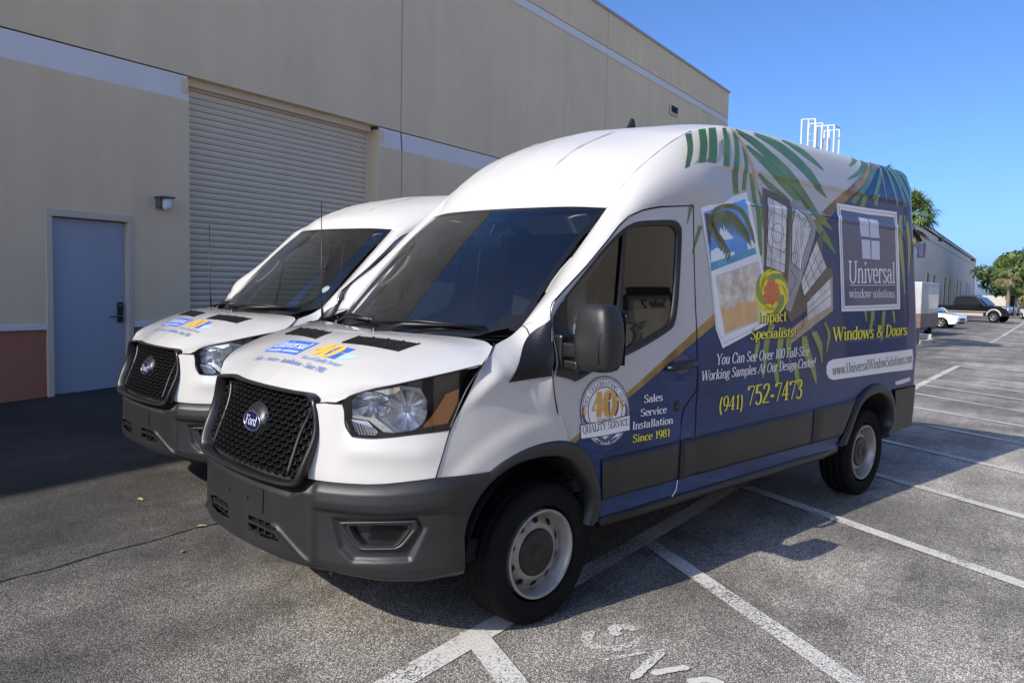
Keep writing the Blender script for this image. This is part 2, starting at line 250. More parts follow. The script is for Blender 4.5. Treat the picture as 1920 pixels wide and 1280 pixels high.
DECALS =[
  ('palm_leaf','leaf_green',2,[[(1.201,2.55),(1.203,2.534),(1.207,2.513),(1.21,2.488),(1.208,2.464),(1.201,2.438),(1.191,2.41),(1.181,2.381),(1.171,2.351),(1.163,2.318),(1.152,2.282),(1.143,2.25),(1.138,2.228),(1.14,2.228),(1.155,2.25),(1.174,2.282),(1.195,2.317),(1.214,2.35),(1.228,2.381),(1.242,2.411),(1.257,2.441),(1.269,2.47),(1.273,2.499),(1.273,2.527),(1.271,2.55),(1.272,2.566)],[(1.349,2.598),(1.348,2.581),(1.347,2.557),(1.347,2.531),(1.344,2.503),(1.336,2.471),(1.325,2.435),(1.314,2.398),(1.304,2.366),(1.294,2.342),(1.282,2.32),(1.269,2.298),(1.256,2.273),(1.243,2.243),(1.229,2.212),(1.215,2.18),(1.202,2.148),(1.192,2.114),(1.181,2.079),(1.172,2.047),(1.167,2.025),(1.168,2.025),(1.183,2.047),(1.201,2.078),(1.222,2.113),(1.243,2.146),(1.26,2.177),(1.278,2.209),(1.296,2.24),(1.314,2.269),(1.329,2.293),(1.344,2.315),(1.359,2.339),(1.372,2.366),(1.386,2.4),(1.4,2.439),(1.416,2.478),(1.427,2.513),(1.43,2.546),(1.432,2.576),(1.433,2.6),(1.433,2.617)],[(1.468,2.625),(1.462,2.6),(1.454,2.566),(1.447,2.528),(1.44,2.493),(1.43,2.46),(1.418,2.427),(1.407,2.391),(1.397,2.353),(1.385,2.307),(1.371,2.255),(1.358,2.207),(1.349,2.174),(1.419,2.175),(1.432,2.208),(1.448,2.256),(1.466,2.309),(1.482,2.356),(1.494,2.394),(1.507,2.431),(1.522,2.467),(1.534,2.503),(1.54,2.542),(1.547,2.582),(1.553,2.617),(1.557,2.641)],[(1.633,2.648),(1.629,2.623),(1.625,2.589),(1.619,2.55),(1.614,2.513),(1.605,2.479),(1.592,2.443),(1.579,2.407),(1.571,2.369),(1.566,2.328),(1.561,2.284),(1.557,2.245),(1.555,2.218),(1.624,2.223),(1.628,2.251),(1.633,2.29),(1.638,2.334),(1.643,2.375),(1.65,2.411),(1.661,2.448),(1.673,2.486),(1.68,2.523),(1.681,2.561),(1.682,2.601),(1.681,2.635),(1.68,2.659)],[(1.751,2.645),(1.748,2.624),(1.746,2.595),(1.741,2.562),(1.736,2.528),(1.728,2.494),(1.715,2.457),(1.702,2.418),(1.695,2.381),(1.695,2.344),(1.697,2.306),(1.699,2.273),(1.7,2.249),(1.761,2.257),(1.761,2.28),(1.76,2.314),(1.76,2.352),(1.762,2.388),(1.765,2.424),(1.775,2.462),(1.784,2.501),(1.789,2.537),(1.789,2.571),(1.786,2.604),(1.781,2.632),(1.777,2.651)],[(1.829,2.556),(1.83,2.541),(1.834,2.521),(1.838,2.497),(1.839,2.476),(1.839,2.457),(1.836,2.438),(1.832,2.418),(1.829,2.396),(1.824,2.367),(1.817,2.334),(1.809,2.303),(1.804,2.281),(1.85,2.283),(1.855,2.305),(1.861,2.336),(1.868,2.37),(1.873,2.399),(1.875,2.422),(1.878,2.443),(1.879,2.463),(1.878,2.483),(1.87,2.505),(1.86,2.527),(1.849,2.546),(1.842,2.56)],[(1.902,2.394),(1.903,2.378),(1.907,2.357),(1.911,2.33),(1.915,2.297),(1.922,2.256),(1.93,2.208),(1.956,2.158),(1.961,2.105),(1.964,2.045),(1.964,1.979),(1.963,1.918),(1.964,1.876),(2.006,1.878),(2.009,1.92),(2.012,1.982),(2.015,2.049),(2.016,2.111),(2.006,2.165),(1.983,2.216),(1.974,2.264),(1.966,2.305),(1.955,2.338),(1.943,2.364),(1.932,2.384),(1.924,2.398)],[(1.283,2.028),(1.277,2.015),(1.268,1.996),(1.256,1.973),(1.244,1.951),(1.233,1.925),(1.219,1.896),(1.206,1.869),(1.199,1.85),(1.2,1.85),(1.215,1.868),(1.234,1.893),(1.255,1.922),(1.274,1.947),(1.289,1.969),(1.304,1.991),(1.317,2.01),(1.327,2.024)],[(1.996,2.304),(2.001,2.294),(2.01,2.28),(2.019,2.263),(2.022,2.241),(2.019,2.212),(2.013,2.177),(2.023,2.142),(2.019,2.109),(2.025,2.083),(2.036,2.06),(2.046,2.041),(2.054,2.028),(2.071,2.031),(2.067,2.045),(2.061,2.064),(2.056,2.087),(2.055,2.113),(2.057,2.143),(2.045,2.178),(2.05,2.214),(2.052,2.245),(2.044,2.268),(2.031,2.286),(2.017,2.299),(2.008,2.308)],[(1.794,2.657),(1.823,2.645),(1.867,2.629),(1.916,2.61),(1.962,2.591),(2.007,2.571),(2.053,2.549),(2.104,2.525),(2.154,2.502),(2.205,2.481),(2.254,2.46),(2.303,2.438),(2.352,2.413),(2.408,2.386),(2.464,2.355),(2.522,2.322),(2.578,2.289),(2.636,2.254),(2.694,2.216),(2.753,2.179),(2.832,2.149),(2.896,2.127),(2.958,2.113),(3.012,2.103),(3.052,2.097),(3.053,2.098),(3.029,2.113),(2.993,2.132),(2.951,2.155),(2.887,2.18),(2.84,2.211),(2.789,2.25),(2.735,2.291),(2.681,2.33),(2.623,2.366),(2.566,2.4),(2.51,2.433),(2.457,2.464),(2.402,2.49),(2.348,2.512),(2.295,2.533),(2.243,2.553),(2.19,2.574),(2.137,2.595),(2.083,2.616),(2.03,2.634),(1.97,2.647),(1.908,2.658),(1.853,2.667),(1.815,2.672)],[(2.032,2.665),(2.067,2.655),(2.12,2.643),(2.179,2.628),(2.232,2.612),(2.285,2.598),(2.338,2.581),(2.39,2.562),(2.442,2.543),(2.495,2.524),(2.547,2.505),(2.597,2.484),(2.643,2.463),(2.687,2.442),(2.729,2.42),(2.773,2.398),(2.816,2.378),(2.865,2.362),(2.914,2.347),(2.957,2.336),(2.99,2.329),(2.992,2.329),(2.974,2.344),(2.946,2.363),(2.913,2.384),(2.881,2.407),(2.848,2.429),(2.816,2.455),(2.781,2.482),(2.74,2.509),(2.692,2.532),(2.643,2.555),(2.593,2.578),(2.542,2.599),(2.487,2.618),(2.43,2.637),(2.371,2.653),(2.31,2.668),(2.239,2.675),(2.164,2.68),(2.099,2.683),(2.053,2.683)],[(2.408,2.672),(2.436,2.663),(2.477,2.653),(2.523,2.64),(2.565,2.627),(2.607,2.617),(2.648,2.605),(2.69,2.592),(2.734,2.578),(2.789,2.565),(2.849,2.55),(2.906,2.537),(2.949,2.529),(2.95,2.53),(2.921,2.546),(2.88,2.567),(2.834,2.589),(2.792,2.61),(2.75,2.625),(2.709,2.64),(2.668,2.653),(2.625,2.666),(2.57,2.673),(2.513,2.679),(2.462,2.683),(2.425,2.685)],[(1.877,2.566),(1.901,2.55),(1.94,2.53),(1.986,2.507),(2.028,2.484),(2.071,2.464),(2.113,2.444),(2.156,2.422),(2.204,2.4),(2.257,2.377),(2.312,2.352),(2.368,2.327),(2.424,2.301),(2.485,2.276),(2.549,2.25),(2.607,2.226),(2.649,2.21),(2.708,2.238),(2.672,2.258),(2.62,2.285),(2.561,2.314),(2.504,2.343),(2.448,2.368),(2.392,2.394),(2.336,2.419),(2.285,2.444),(2.235,2.465),(2.187,2.485),(2.139,2.504),(2.092,2.522),(2.037,2.538),(1.98,2.554),(1.931,2.568),(1.896,2.577)],[(2.738,2.105),(2.766,2.088),(2.807,2.063),(2.852,2.034),(2.894,2.006),(2.945,1.981),(2.997,1.953),(3.046,1.929),(3.084,1.912),(3.087,1.913),(3.072,1.937),(3.045,1.968),(3.013,2.003),(2.983,2.036),(2.943,2.065),(2.901,2.096),(2.864,2.123),(2.839,2.142)],[(2.001,2.401),(2.023,2.386),(2.057,2.366),(2.098,2.343),(2.142,2.321),(2.201,2.305),(2.268,2.288),(2.33,2.273),(2.374,2.263),(2.401,2.281),(2.363,2.296),(2.307,2.315),(2.246,2.336),(2.195,2.355),(2.144,2.37),(2.093,2.387),(2.05,2.401),(2.018,2.411)],[(3.57,2.703),(3.558,2.695),(3.537,2.684),(3.513,2.672),(3.488,2.659),(3.463,2.645),(3.434,2.629),(3.408,2.614),(3.391,2.603),(3.392,2.603),(3.416,2.61),(3.45,2.621),(3.487,2.633),(3.521,2.644),(3.549,2.654),(3.578,2.664),(3.603,2.672),(3.622,2.678)],[(3.697,2.691),(3.679,2.674),(3.654,2.652),(3.624,2.629),(3.586,2.607),(3.525,2.578),(3.441,2.543),(3.367,2.513),(3.318,2.49),(3.319,2.489),(3.378,2.503),(3.464,2.526),(3.559,2.553),(3.647,2.58),(3.713,2.611),(3.763,2.641),(3.8,2.665),(3.826,2.681)]],None),
  ('palm_leaf','leaf_dark',2,[[(3.882,2.674),(3.842,2.646),(3.785,2.607),(3.724,2.565),(3.674,2.529),(3.636,2.5),(3.599,2.475),(3.562,2.45),(3.524,2.426),(3.485,2.401),(3.444,2.375),(3.406,2.352),(3.38,2.336),(3.451,2.318),(3.477,2.334),(3.515,2.357),(3.558,2.383),(3.599,2.41),(3.638,2.434),(3.679,2.46),(3.721,2.487),(3.765,2.517),(3.813,2.555),(3.875,2.598),(3.931,2.639),(3.97,2.667)],[(4.016,2.658),(3.994,2.638),(3.967,2.61),(3.934,2.578),(3.898,2.544),(3.865,2.505),(3.825,2.459),(3.788,2.417),(3.767,2.389),(3.828,2.386),(3.851,2.415),(3.891,2.457),(3.935,2.503),(3.972,2.544),(3.998,2.58),(4.021,2.613),(4.038,2.641),(4.048,2.66)],[(4.11,2.675),(4.119,2.652),(4.133,2.619),(4.148,2.58),(4.163,2.541),(4.189,2.497),(4.216,2.447),(4.244,2.401),(4.268,2.37),(4.323,2.38),(4.303,2.412),(4.281,2.46),(4.258,2.511),(4.237,2.557),(4.216,2.596),(4.193,2.633),(4.172,2.665),(4.156,2.687)],[(4.199,2.677),(4.223,2.652),(4.259,2.616),(4.296,2.574),(4.329,2.534),(4.361,2.492),(4.39,2.445),(4.417,2.402),(4.441,2.372),(4.5,2.383),(4.479,2.413),(4.458,2.458),(4.433,2.507),(4.404,2.552),(4.37,2.594),(4.329,2.635),(4.289,2.671),(4.262,2.696)],[(4.296,2.682),(4.322,2.653),(4.36,2.61),(4.4,2.563),(4.438,2.522),(4.472,2.485),(4.5,2.447),(4.524,2.414),(4.546,2.391),(4.658,2.407),(4.598,2.427),(4.577,2.462),(4.552,2.502),(4.521,2.542),(4.483,2.584),(4.439,2.631),(4.396,2.673),(4.366,2.702)],[(4.415,2.684),(4.443,2.658),(4.485,2.621),(4.527,2.58),(4.556,2.545),(4.576,2.518),(4.585,2.492),(4.588,2.469),(4.593,2.453),(5.052,2.499),(5.06,2.517),(5.07,2.544),(5.08,2.577),(5.077,2.612),(4.61,2.6),(4.557,2.64),(4.512,2.678),(4.479,2.703)],[(3.609,2.408),(3.602,2.398),(3.591,2.384),(3.579,2.368),(3.569,2.354),(3.562,2.342),(3.555,2.329),(3.549,2.319),(3.546,2.312),(3.628,2.309),(3.634,2.317),(3.642,2.327),(3.65,2.339),(3.66,2.351),(3.67,2.364),(3.681,2.38),(3.692,2.394),(3.7,2.404)],[(3.842,2.434),(3.832,2.414),(3.823,2.386),(3.813,2.358),(3.806,2.339),(3.88,2.341),(3.887,2.361),(3.897,2.389),(3.907,2.417),(3.917,2.437)]],None),
  ('palm_leaf','leaf_lime',2,[[(4.33,2.297),(4.313,2.254),(4.289,2.193),(4.296,2.128),(4.281,2.065),(4.282,2.011),(4.29,1.959),(4.301,1.908),(4.311,1.855),(4.324,1.794),(4.338,1.728),(4.351,1.669),(4.363,1.627),(4.375,1.628),(4.379,1.67),(4.381,1.73),(4.382,1.797),(4.383,1.859),(4.376,1.913),(4.368,1.965),(4.363,2.016),(4.365,2.069),(4.363,2.129),(4.367,2.195),(4.388,2.256),(4.402,2.299)],[(4.431,2.301),(4.44,2.253),(4.453,2.185),(4.464,2.108),(4.467,2.037),(4.467,1.969),(4.459,1.897),(4.45,1.833),(4.446,1.788),(4.458,1.788),(4.478,1.833),(4.503,1.897),(4.527,1.97),(4.544,2.041),(4.537,2.114),(4.522,2.191),(4.506,2.26),(4.494,2.308)],[(3.66,1.495),(3.659,1.487),(3.658,1.476),(3.656,1.462),(3.651,1.448),(3.646,1.43),(3.637,1.408),(3.627,1.386),(3.619,1.367),(3.617,1.353),(3.616,1.341),(3.616,1.331),(3.618,1.324),(3.627,1.323),(3.635,1.329),(3.645,1.337),(3.656,1.348),(3.668,1.361),(3.681,1.379),(3.695,1.401),(3.71,1.423),(3.721,1.443),(3.724,1.46),(3.724,1.475),(3.722,1.487),(3.721,1.495)],[(3.881,1.494),(3.875,1.479),(3.866,1.458),(3.857,1.432),(3.849,1.402),(3.85,1.362),(3.85,1.316),(3.832,1.273),(3.828,1.243),(3.838,1.242),(3.857,1.271),(3.892,1.313),(3.908,1.36),(3.923,1.398),(3.928,1.428),(3.934,1.454),(3.94,1.475),(3.944,1.49)],[(4.076,1.489),(4.082,1.47),(4.089,1.442),(4.097,1.414),(4.103,1.394),(4.137,1.395),(4.136,1.414),(4.134,1.443),(4.132,1.471),(4.132,1.49)],[(3.53,1.496),(3.536,1.48),(3.543,1.456),(3.551,1.432),(3.558,1.415),(3.578,1.415),(3.578,1.432),(3.577,1.456),(3.577,1.481),(3.579,1.497)],[(1.892,1.348),(1.887,1.33),(1.88,1.306),(1.872,1.279),(1.863,1.257),(1.858,1.237),(1.851,1.218),(1.845,1.201),(1.842,1.19),(1.848,1.188),(1.86,1.198),(1.876,1.212),(1.893,1.23),(1.908,1.25),(1.917,1.273),(1.926,1.301),(1.933,1.326),(1.938,1.343)],[(2.06,1.439),(2.049,1.418),(2.033,1.387),(1.996,1.353),(1.982,1.319),(1.975,1.284),(1.971,1.249),(1.968,1.214),(1.964,1.183),(1.961,1.155),(1.959,1.128),(1.959,1.105),(1.96,1.088),(1.973,1.086),(1.981,1.102),(1.989,1.124),(1.999,1.15),(2.011,1.178),(2.021,1.209),(2.032,1.243),(2.043,1.277),(2.056,1.31),(2.07,1.343),(2.106,1.376),(2.123,1.407),(2.134,1.428)],[(2.228,1.407),(2.218,1.391),(2.197,1.368),(2.169,1.341),(2.157,1.311),(2.154,1.276),(2.153,1.237),(2.153,1.199),(2.156,1.171),(2.161,1.153),(2.173,1.143),(2.185,1.139),(2.191,1.137),(2.206,1.144),(2.202,1.148),(2.199,1.15),(2.198,1.155),(2.198,1.169),(2.204,1.196),(2.213,1.232),(2.223,1.271),(2.235,1.303),(2.244,1.331),(2.258,1.358),(2.289,1.38),(2.298,1.396)],[(2.307,1.388),(2.296,1.368),(2.278,1.339),(2.274,1.306),(2.272,1.276),(2.28,1.25),(2.291,1.225),(2.302,1.204),(2.312,1.19),(2.327,1.19),(2.332,1.204),(2.335,1.225),(2.339,1.249),(2.345,1.273),(2.349,1.301),(2.355,1.333),(2.369,1.363),(2.389,1.383)],[(2.497,1.337),(2.495,1.319),(2.494,1.293),(2.496,1.262),(2.503,1.23),(2.527,1.2),(2.555,1.17),(2.584,1.14),(2.612,1.11),(2.641,1.076),(2.678,1.038),(2.712,1.004),(2.736,0.98),(2.743,0.98),(2.737,1.004),(2.721,1.04),(2.701,1.08),(2.688,1.116),(2.668,1.15),(2.647,1.182),(2.629,1.213),(2.617,1.24),(2.6,1.266),(2.587,1.295),(2.576,1.32),(2.567,1.338)],[(2.639,1.356),(2.657,1.337),(2.682,1.31),(2.708,1.281),(2.728,1.252),(2.748,1.222),(2.763,1.188),(2.775,1.157),(2.788,1.135),(2.796,1.134),(2.8,1.156),(2.804,1.188),(2.805,1.224),(2.8,1.258),(2.8,1.289),(2.772,1.321),(2.746,1.348),(2.728,1.367)],[(2.842,1.42),(2.854,1.406),(2.871,1.386),(2.887,1.363),(2.895,1.338),(2.899,1.306),(2.875,1.268),(2.867,1.232),(2.865,1.206),(2.874,1.205),(2.886,1.23),(2.902,1.266),(2.939,1.304),(2.946,1.339),(2.932,1.368),(2.91,1.393),(2.888,1.413),(2.873,1.426)],[(2.09,1.173),(2.095,1.155),(2.102,1.128),(2.11,1.099),(2.118,1.075),(2.131,1.056),(2.142,1.04),(2.152,1.026),(2.161,1.017),(2.182,1.016),(2.183,1.025),(2.181,1.039),(2.179,1.055),(2.174,1.074),(2.168,1.098),(2.161,1.127),(2.156,1.154),(2.153,1.173)],[(2.372,1.157),(2.377,1.135),(2.384,1.103),(2.396,1.068),(2.412,1.039),(2.433,1.017),(2.454,0.999),(2.471,0.985),(2.484,0.976),(2.499,0.977),(2.496,0.988),(2.489,1.002),(2.48,1.019),(2.472,1.039),(2.458,1.067),(2.448,1.102),(2.443,1.134),(2.439,1.156)]],None),
  ('palm_stem','gold',2.3,[[(1.741,2.661),(1.755,2.649),(1.776,2.632),(1.798,2.611),(1.819,2.585),(1.841,2.552),(1.87,2.513),(1.897,2.474),(1.917,2.443),(1.927,2.426),(1.93,2.418),(1.932,2.411),(1.939,2.397),(1.953,2.372),(1.972,2.34),(1.99,2.31),(2.002,2.289),(2.015,2.292),(2.004,2.313),(1.987,2.344),(1.97,2.376),(1.957,2.402),(1.952,2.415),(1.951,2.423),(1.949,2.432),(1.939,2.45),(1.919,2.481),(1.893,2.52),(1.866,2.561),(1.844,2.595),(1.82,2.62),(1.795,2.641),(1.772,2.657),(1.756,2.668)],[(4.018,2.68),(4.017,2.653),(4.014,2.614),(4.011,2.571),(4.012,2.53),(4.02,2.491),(4.027,2.449),(4.036,2.412),(4.046,2.387),(4.056,2.388),(4.047,2.414),(4.041,2.451),(4.034,2.493),(4.029,2.533),(4.028,2.573),(4.032,2.617),(4.035,2.656),(4.038,2.684)]],None),
  ('window_frame_print','frame_white',3,[[(1.307,2.131),(1.856,2.274),(1.934,2.042),(1.977,1.878),(2.01,1.779),(2.025,1.519),(2.049,1.435),(1.492,1.3),(1.419,1.419),(1.381,1.766)]],None),
  ('window_frame_print','frame_grey',3.4,[[(1.438,1.736),(1.95,1.839),(1.978,1.786),(1.952,1.458),(1.517,1.377)],[(1.496,1.324),(1.54,1.335),(1.603,1.35),(1.685,1.366),(1.762,1.382),(1.828,1.399),(1.897,1.417),(1.959,1.434),(2.003,1.445),(1.997,1.451),(1.953,1.44),(1.891,1.423),(1.822,1.405),(1.756,1.388),(1.685,1.371),(1.598,1.356),(1.534,1.341),(1.491,1.33)],[(1.316,2.094),(1.329,2.028),(1.349,1.934),(1.37,1.83),(1.388,1.735),(1.399,1.648),(1.408,1.563),(1.417,1.486),(1.429,1.426),(1.446,1.389),(1.467,1.37),(1.486,1.36),(1.498,1.353),(1.505,1.356),(1.492,1.364),(1.474,1.373),(1.455,1.391),(1.438,1.427),(1.426,1.486),(1.417,1.563),(1.408,1.649),(1.397,1.735),(1.379,1.831),(1.358,1.935),(1.338,2.03),(1.325,2.095)]],None),
  ('beach_print','print_sky',3.8,[[(1.339,2.107),(1.829,2.227),(1.917,1.925),(1.391,1.81)]],None),
  ('beach_print','print_sea',3.8,[[(1.391,1.81),(1.917,1.925),(1.933,1.885),(1.392,1.762)]],None),
  ('beach_print','print_foam',3.8,[[(1.455,1.728),(1.933,1.827),(1.913,1.587),(1.695,1.58),(1.617,1.536),(1.476,1.534)]],None),
  ('beach_print','print_sand',3.8,[[(1.476,1.534),(1.617,1.536),(1.695,1.58),(1.913,1.587),(1.912,1.459),(1.525,1.393)]],None),
  ('beach_print','print_cloud',4.2,[[(1.506,2.018),(1.562,2.045),(1.602,2.007),(1.666,1.971),(1.562,1.954),(1.487,1.962)],[(1.399,1.881),(1.469,1.907),(1.57,1.872),(1.659,1.891),(1.673,1.872),(1.394,1.813)],[(1.816,1.946),(1.865,1.973),(1.911,1.958),(1.917,1.927),(1.828,1.907)]],None),
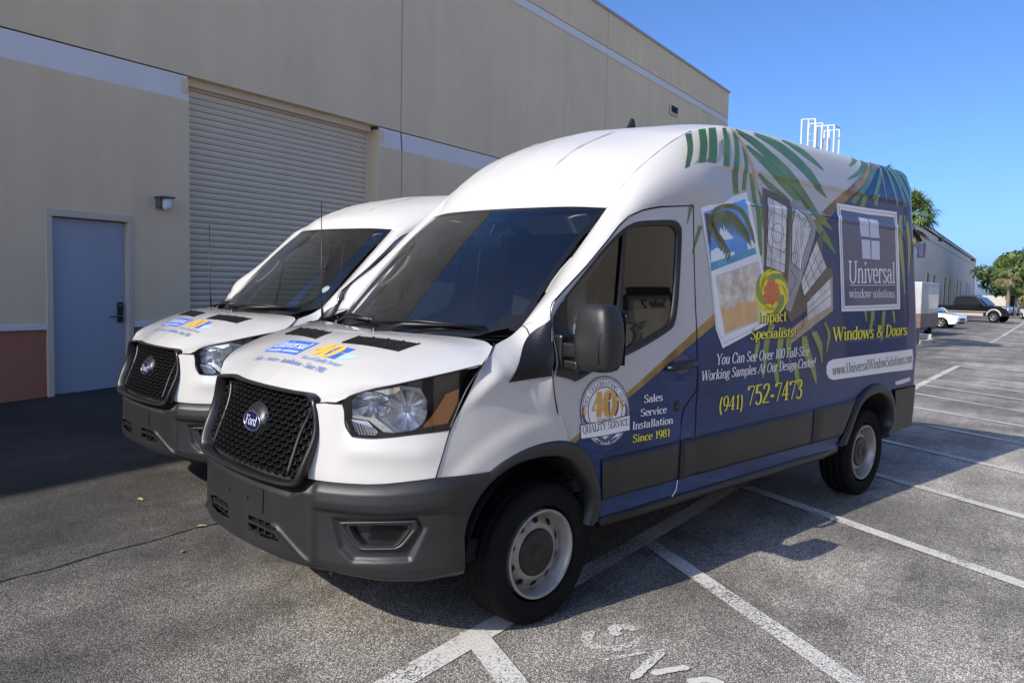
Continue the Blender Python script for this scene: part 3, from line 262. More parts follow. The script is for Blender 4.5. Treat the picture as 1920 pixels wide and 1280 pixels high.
  ('palm_print','leaf_olive',4.6,[[(1.407,2.088),(1.409,2.079),(1.412,2.068),(1.415,2.054),(1.419,2.042),(1.428,2.03),(1.437,2.017),(1.446,2.006),(1.453,1.999),(1.456,2.0),(1.455,2.008),(1.453,2.021),(1.449,2.034),(1.447,2.047),(1.443,2.059),(1.439,2.072),(1.436,2.084),(1.433,2.092)],[(1.433,2.1),(1.435,2.092),(1.438,2.08),(1.441,2.067),(1.445,2.054),(1.453,2.04),(1.463,2.025),(1.472,2.011),(1.479,2.002),(1.482,2.002),(1.481,2.013),(1.479,2.028),(1.476,2.044),(1.474,2.059),(1.469,2.072),(1.465,2.085),(1.462,2.096),(1.459,2.104)],[(1.459,2.11),(1.461,2.103),(1.464,2.092),(1.467,2.078),(1.471,2.065),(1.48,2.049),(1.489,2.031),(1.498,2.015),(1.505,2.003),(1.508,2.004),(1.507,2.016),(1.505,2.034),(1.502,2.053),(1.5,2.07),(1.496,2.083),(1.492,2.096),(1.488,2.107),(1.485,2.115)],[(1.486,2.12),(1.487,2.112),(1.49,2.101),(1.494,2.088),(1.497,2.074),(1.506,2.057),(1.515,2.036),(1.541,2.018),(1.548,2.005),(1.551,2.006),(1.551,2.02),(1.549,2.04),(1.546,2.062),(1.544,2.08),(1.54,2.095),(1.518,2.106),(1.514,2.117),(1.512,2.124)],[(1.512,2.127),(1.514,2.119),(1.517,2.109),(1.525,2.096),(1.541,2.082),(1.55,2.064),(1.559,2.041),(1.567,2.019),(1.574,2.005),(1.577,2.005),(1.577,2.021),(1.575,2.043),(1.573,2.067),(1.571,2.087),(1.567,2.102),(1.562,2.116),(1.559,2.126),(1.551,2.133)],[(1.55,2.133),(1.558,2.126),(1.561,2.116),(1.564,2.103),(1.568,2.087),(1.576,2.067),(1.585,2.043),(1.593,2.019),(1.6,2.003),(1.603,2.004),(1.603,2.021),(1.601,2.045),(1.599,2.071),(1.598,2.092),(1.593,2.108),(1.589,2.121),(1.585,2.131),(1.582,2.139)],[(1.582,2.136),(1.584,2.128),(1.587,2.118),(1.59,2.105),(1.594,2.089),(1.602,2.068),(1.611,2.042),(1.62,2.018),(1.627,2.001),(1.63,2.001),(1.63,2.019),(1.628,2.045),(1.626,2.072),(1.624,2.094),(1.62,2.11),(1.615,2.123),(1.612,2.134),(1.609,2.141)],[(1.608,2.135),(1.61,2.128),(1.613,2.118),(1.617,2.105),(1.62,2.089),(1.629,2.067),(1.637,2.04),(1.646,2.015),(1.653,1.997),(1.656,1.998),(1.656,2.016),(1.654,2.042),(1.652,2.07),(1.651,2.093),(1.646,2.11),(1.642,2.123),(1.638,2.133),(1.635,2.14)],[(1.634,2.131),(1.636,2.124),(1.639,2.114),(1.643,2.101),(1.647,2.085),(1.655,2.063),(1.664,2.036),(1.672,2.01),(1.679,1.992),(1.683,1.993),(1.682,2.011),(1.681,2.038),(1.679,2.066),(1.677,2.09),(1.673,2.106),(1.668,2.119),(1.664,2.129),(1.662,2.137)],[(1.66,2.125),(1.662,2.117),(1.665,2.107),(1.669,2.094),(1.673,2.078),(1.681,2.056),(1.69,2.029),(1.699,2.004),(1.706,1.986),(1.709,1.987),(1.709,2.005),(1.707,2.032),(1.705,2.06),(1.704,2.083),(1.699,2.099),(1.695,2.112),(1.691,2.122),(1.688,2.13)],[(1.686,2.115),(1.688,2.107),(1.691,2.097),(1.695,2.084),(1.699,2.068),(1.707,2.047),(1.717,2.02),(1.725,1.996),(1.733,1.979),(1.736,1.979),(1.736,1.997),(1.734,2.023),(1.732,2.05),(1.73,2.072),(1.725,2.089),(1.721,2.102),(1.717,2.112),(1.714,2.12)],[(1.712,2.102),(1.714,2.094),(1.717,2.084),(1.721,2.07),(1.725,2.055),(1.734,2.034),(1.743,2.01),(1.752,1.986),(1.759,1.97),(1.763,1.971),(1.762,1.988),(1.76,2.012),(1.758,2.038),(1.756,2.059),(1.752,2.075),(1.747,2.089),(1.743,2.099),(1.74,2.107)],[(1.738,2.086),(1.74,2.078),(1.743,2.067),(1.747,2.054),(1.751,2.039),(1.76,2.02),(1.769,1.997),(1.779,1.975),(1.786,1.961),(1.789,1.961),(1.789,1.977),(1.787,1.999),(1.784,2.023),(1.783,2.044),(1.778,2.059),(1.773,2.072),(1.769,2.083),(1.767,2.091)],[(1.764,2.068),(1.766,2.06),(1.769,2.049),(1.773,2.035),(1.777,2.02),(1.786,2.003),(1.796,1.982),(1.806,1.963),(1.813,1.95),(1.816,1.95),(1.816,1.964),(1.813,1.985),(1.811,2.006),(1.809,2.025),(1.804,2.04),(1.799,2.054),(1.795,2.065),(1.793,2.073)],[(1.79,2.048),(1.792,2.04),(1.795,2.028),(1.799,2.014),(1.803,1.999),(1.812,1.984),(1.823,1.966),(1.832,1.949),(1.84,1.938),(1.843,1.938),(1.843,1.951),(1.84,1.968),(1.837,1.988),(1.835,2.005),(1.83,2.019),(1.825,2.033),(1.822,2.044),(1.819,2.052)],[(1.816,2.026),(1.818,2.017),(1.821,2.005),(1.825,1.991),(1.829,1.977),(1.839,1.963),(1.849,1.948),(1.859,1.934),(1.867,1.924),(1.871,1.925),(1.87,1.936),(1.867,1.951),(1.864,1.967),(1.861,1.982),(1.856,1.996),(1.852,2.01),(1.848,2.022),(1.845,2.03)],[(1.407,2.06),(1.404,2.054),(1.399,2.046),(1.394,2.037),(1.39,2.028),(1.389,2.019),(1.389,2.01),(1.389,2.001),(1.39,1.996),(1.393,1.996),(1.397,2.001),(1.402,2.009),(1.407,2.018),(1.412,2.027),(1.416,2.035),(1.421,2.044),(1.426,2.052),(1.429,2.058)],[(1.425,2.04),(1.422,2.034),(1.417,2.025),(1.413,2.016),(1.408,2.007),(1.408,1.999),(1.408,1.99),(1.408,1.983),(1.409,1.977),(1.412,1.977),(1.416,1.982),(1.42,1.99),(1.425,1.998),(1.431,2.006),(1.435,2.014),(1.44,2.024),(1.444,2.032),(1.447,2.038)],[(1.444,2.019),(1.44,2.013),(1.436,2.005),(1.431,1.996),(1.427,1.987),(1.426,1.979),(1.426,1.971),(1.427,1.963),(1.428,1.959),(1.43,1.958),(1.434,1.963),(1.439,1.97),(1.444,1.978),(1.45,1.986),(1.453,1.994),(1.458,2.003),(1.463,2.011),(1.466,2.017)],[(1.462,1.999),(1.459,1.993),(1.455,1.984),(1.45,1.975),(1.446,1.967),(1.445,1.959),(1.445,1.951),(1.445,1.944),(1.446,1.94),(1.449,1.94),(1.453,1.944),(1.458,1.951),(1.463,1.958),(1.468,1.965),(1.472,1.973),(1.477,1.982),(1.482,1.991),(1.485,1.997)],[(1.481,1.978),(1.478,1.972),(1.473,1.964),(1.468,1.954),(1.464,1.946),(1.464,1.938),(1.464,1.931),(1.464,1.925),(1.465,1.921),(1.468,1.921),(1.472,1.925),(1.477,1.931),(1.482,1.938),(1.487,1.944),(1.491,1.952),(1.496,1.962),(1.5,1.97),(1.504,1.976)],[(1.5,1.957),(1.497,1.952),(1.492,1.943),(1.487,1.934),(1.483,1.925),(1.483,1.918),(1.483,1.911),(1.483,1.906),(1.484,1.902),(1.487,1.902),(1.491,1.905),(1.496,1.911),(1.501,1.917),(1.506,1.924),(1.51,1.932),(1.515,1.941),(1.537,1.95),(1.54,1.956)],[(1.536,1.938),(1.516,1.931),(1.511,1.922),(1.506,1.913),(1.502,1.905),(1.502,1.898),(1.502,1.891),(1.502,1.886),(1.503,1.883),(1.506,1.882),(1.51,1.886),(1.515,1.891),(1.537,1.897),(1.543,1.903),(1.547,1.911),(1.552,1.921),(1.556,1.929),(1.56,1.935)],[(1.556,1.917),(1.553,1.911),(1.548,1.902),(1.543,1.892),(1.539,1.884),(1.538,1.878),(1.538,1.872),(1.539,1.867),(1.54,1.864),(1.543,1.864),(1.547,1.867),(1.551,1.871),(1.556,1.876),(1.562,1.882),(1.566,1.89),(1.571,1.9),(1.576,1.908),(1.579,1.914)],[(1.575,1.896),(1.572,1.889),(1.567,1.881),(1.562,1.871),(1.558,1.863),(1.558,1.857),(1.558,1.852),(1.558,1.848),(1.559,1.845),(1.562,1.844),(1.566,1.847),(1.571,1.851),(1.576,1.855),(1.581,1.861),(1.585,1.869),(1.59,1.878),(1.595,1.887),(1.598,1.893)],[(1.595,1.874),(1.591,1.868),(1.586,1.859),(1.581,1.85),(1.577,1.842),(1.577,1.836),(1.577,1.832),(1.578,1.828),(1.579,1.825),(1.582,1.825),(1.586,1.827),(1.59,1.83),(1.595,1.834),(1.601,1.84),(1.605,1.847),(1.61,1.857),(1.615,1.866),(1.618,1.872)],[(1.43,2.071),(1.441,2.082),(1.454,2.098),(1.469,2.113),(1.487,2.123),(1.51,2.132),(1.541,2.141),(1.59,2.149),(1.621,2.152),(1.653,2.153),(1.688,2.151),(1.721,2.145),(1.749,2.134),(1.777,2.116),(1.804,2.089),(1.828,2.06),(1.849,2.033),(1.868,2.009),(1.882,1.985),(1.894,1.964),(1.904,1.949),(1.917,1.951),(1.916,1.967),(1.912,1.99),(1.904,2.017),(1.892,2.044),(1.874,2.072),(1.852,2.104),(1.825,2.134),(1.793,2.158),(1.741,2.171),(1.692,2.179),(1.648,2.181),(1.606,2.18),(1.566,2.175),(1.526,2.166),(1.489,2.154),(1.458,2.141),(1.434,2.123),(1.417,2.104),(1.406,2.088),(1.399,2.077)],[(1.402,2.06),(1.412,2.044),(1.426,2.022),(1.444,1.996),(1.465,1.97),(1.497,1.943),(1.553,1.914),(1.589,1.886),(1.615,1.868),(1.626,1.872),(1.609,1.894),(1.582,1.924),(1.553,1.957),(1.512,1.986),(1.488,2.01),(1.466,2.034),(1.448,2.055),(1.434,2.07)]],None),
  ('palm_print','print_trunk',4.4,[[(1.352,2.104),(1.428,2.102),(1.398,1.896),(1.377,1.941)]],None),
  ('door_print','print_brown',2.6,[[(2.061,2.322),(2.425,2.267),(2.447,2.15),(2.283,1.473),(2.102,1.789),(2.027,1.788)],[(2.726,1.986),(2.896,2.096),(2.842,1.843),(3.018,1.81),(2.979,1.658),(2.343,1.437),(2.286,1.516)]],None),
  ('door_print','print_tan',3,[[(3.01,1.762),(2.991,1.507),(2.338,1.293),(2.35,1.393),(2.583,1.477),(2.578,1.54)]],None),
  ('door_print','print_glass',3.3,[[(2.966,1.741),(2.969,1.545),(2.59,1.443),(2.586,1.567)]],None),
  ('door_print','print_grey',3.2,[[(2.457,2.274),(2.577,2.273),(2.788,2.118),(2.749,2.024),(2.348,1.505),(2.282,1.529),(2.357,1.83),(2.424,2.166)]],None),
  ('glass_print','print_glass',3.5,[[(2.115,2.268),(2.362,2.223),(2.289,1.767),(2.042,1.809)],[(2.483,2.219),(2.625,2.175),(2.713,2.095),(2.513,1.79),(2.387,1.844),(2.421,2.105)],[(2.778,2.011),(2.922,1.822),(2.546,1.612),(2.512,1.709)]],None),
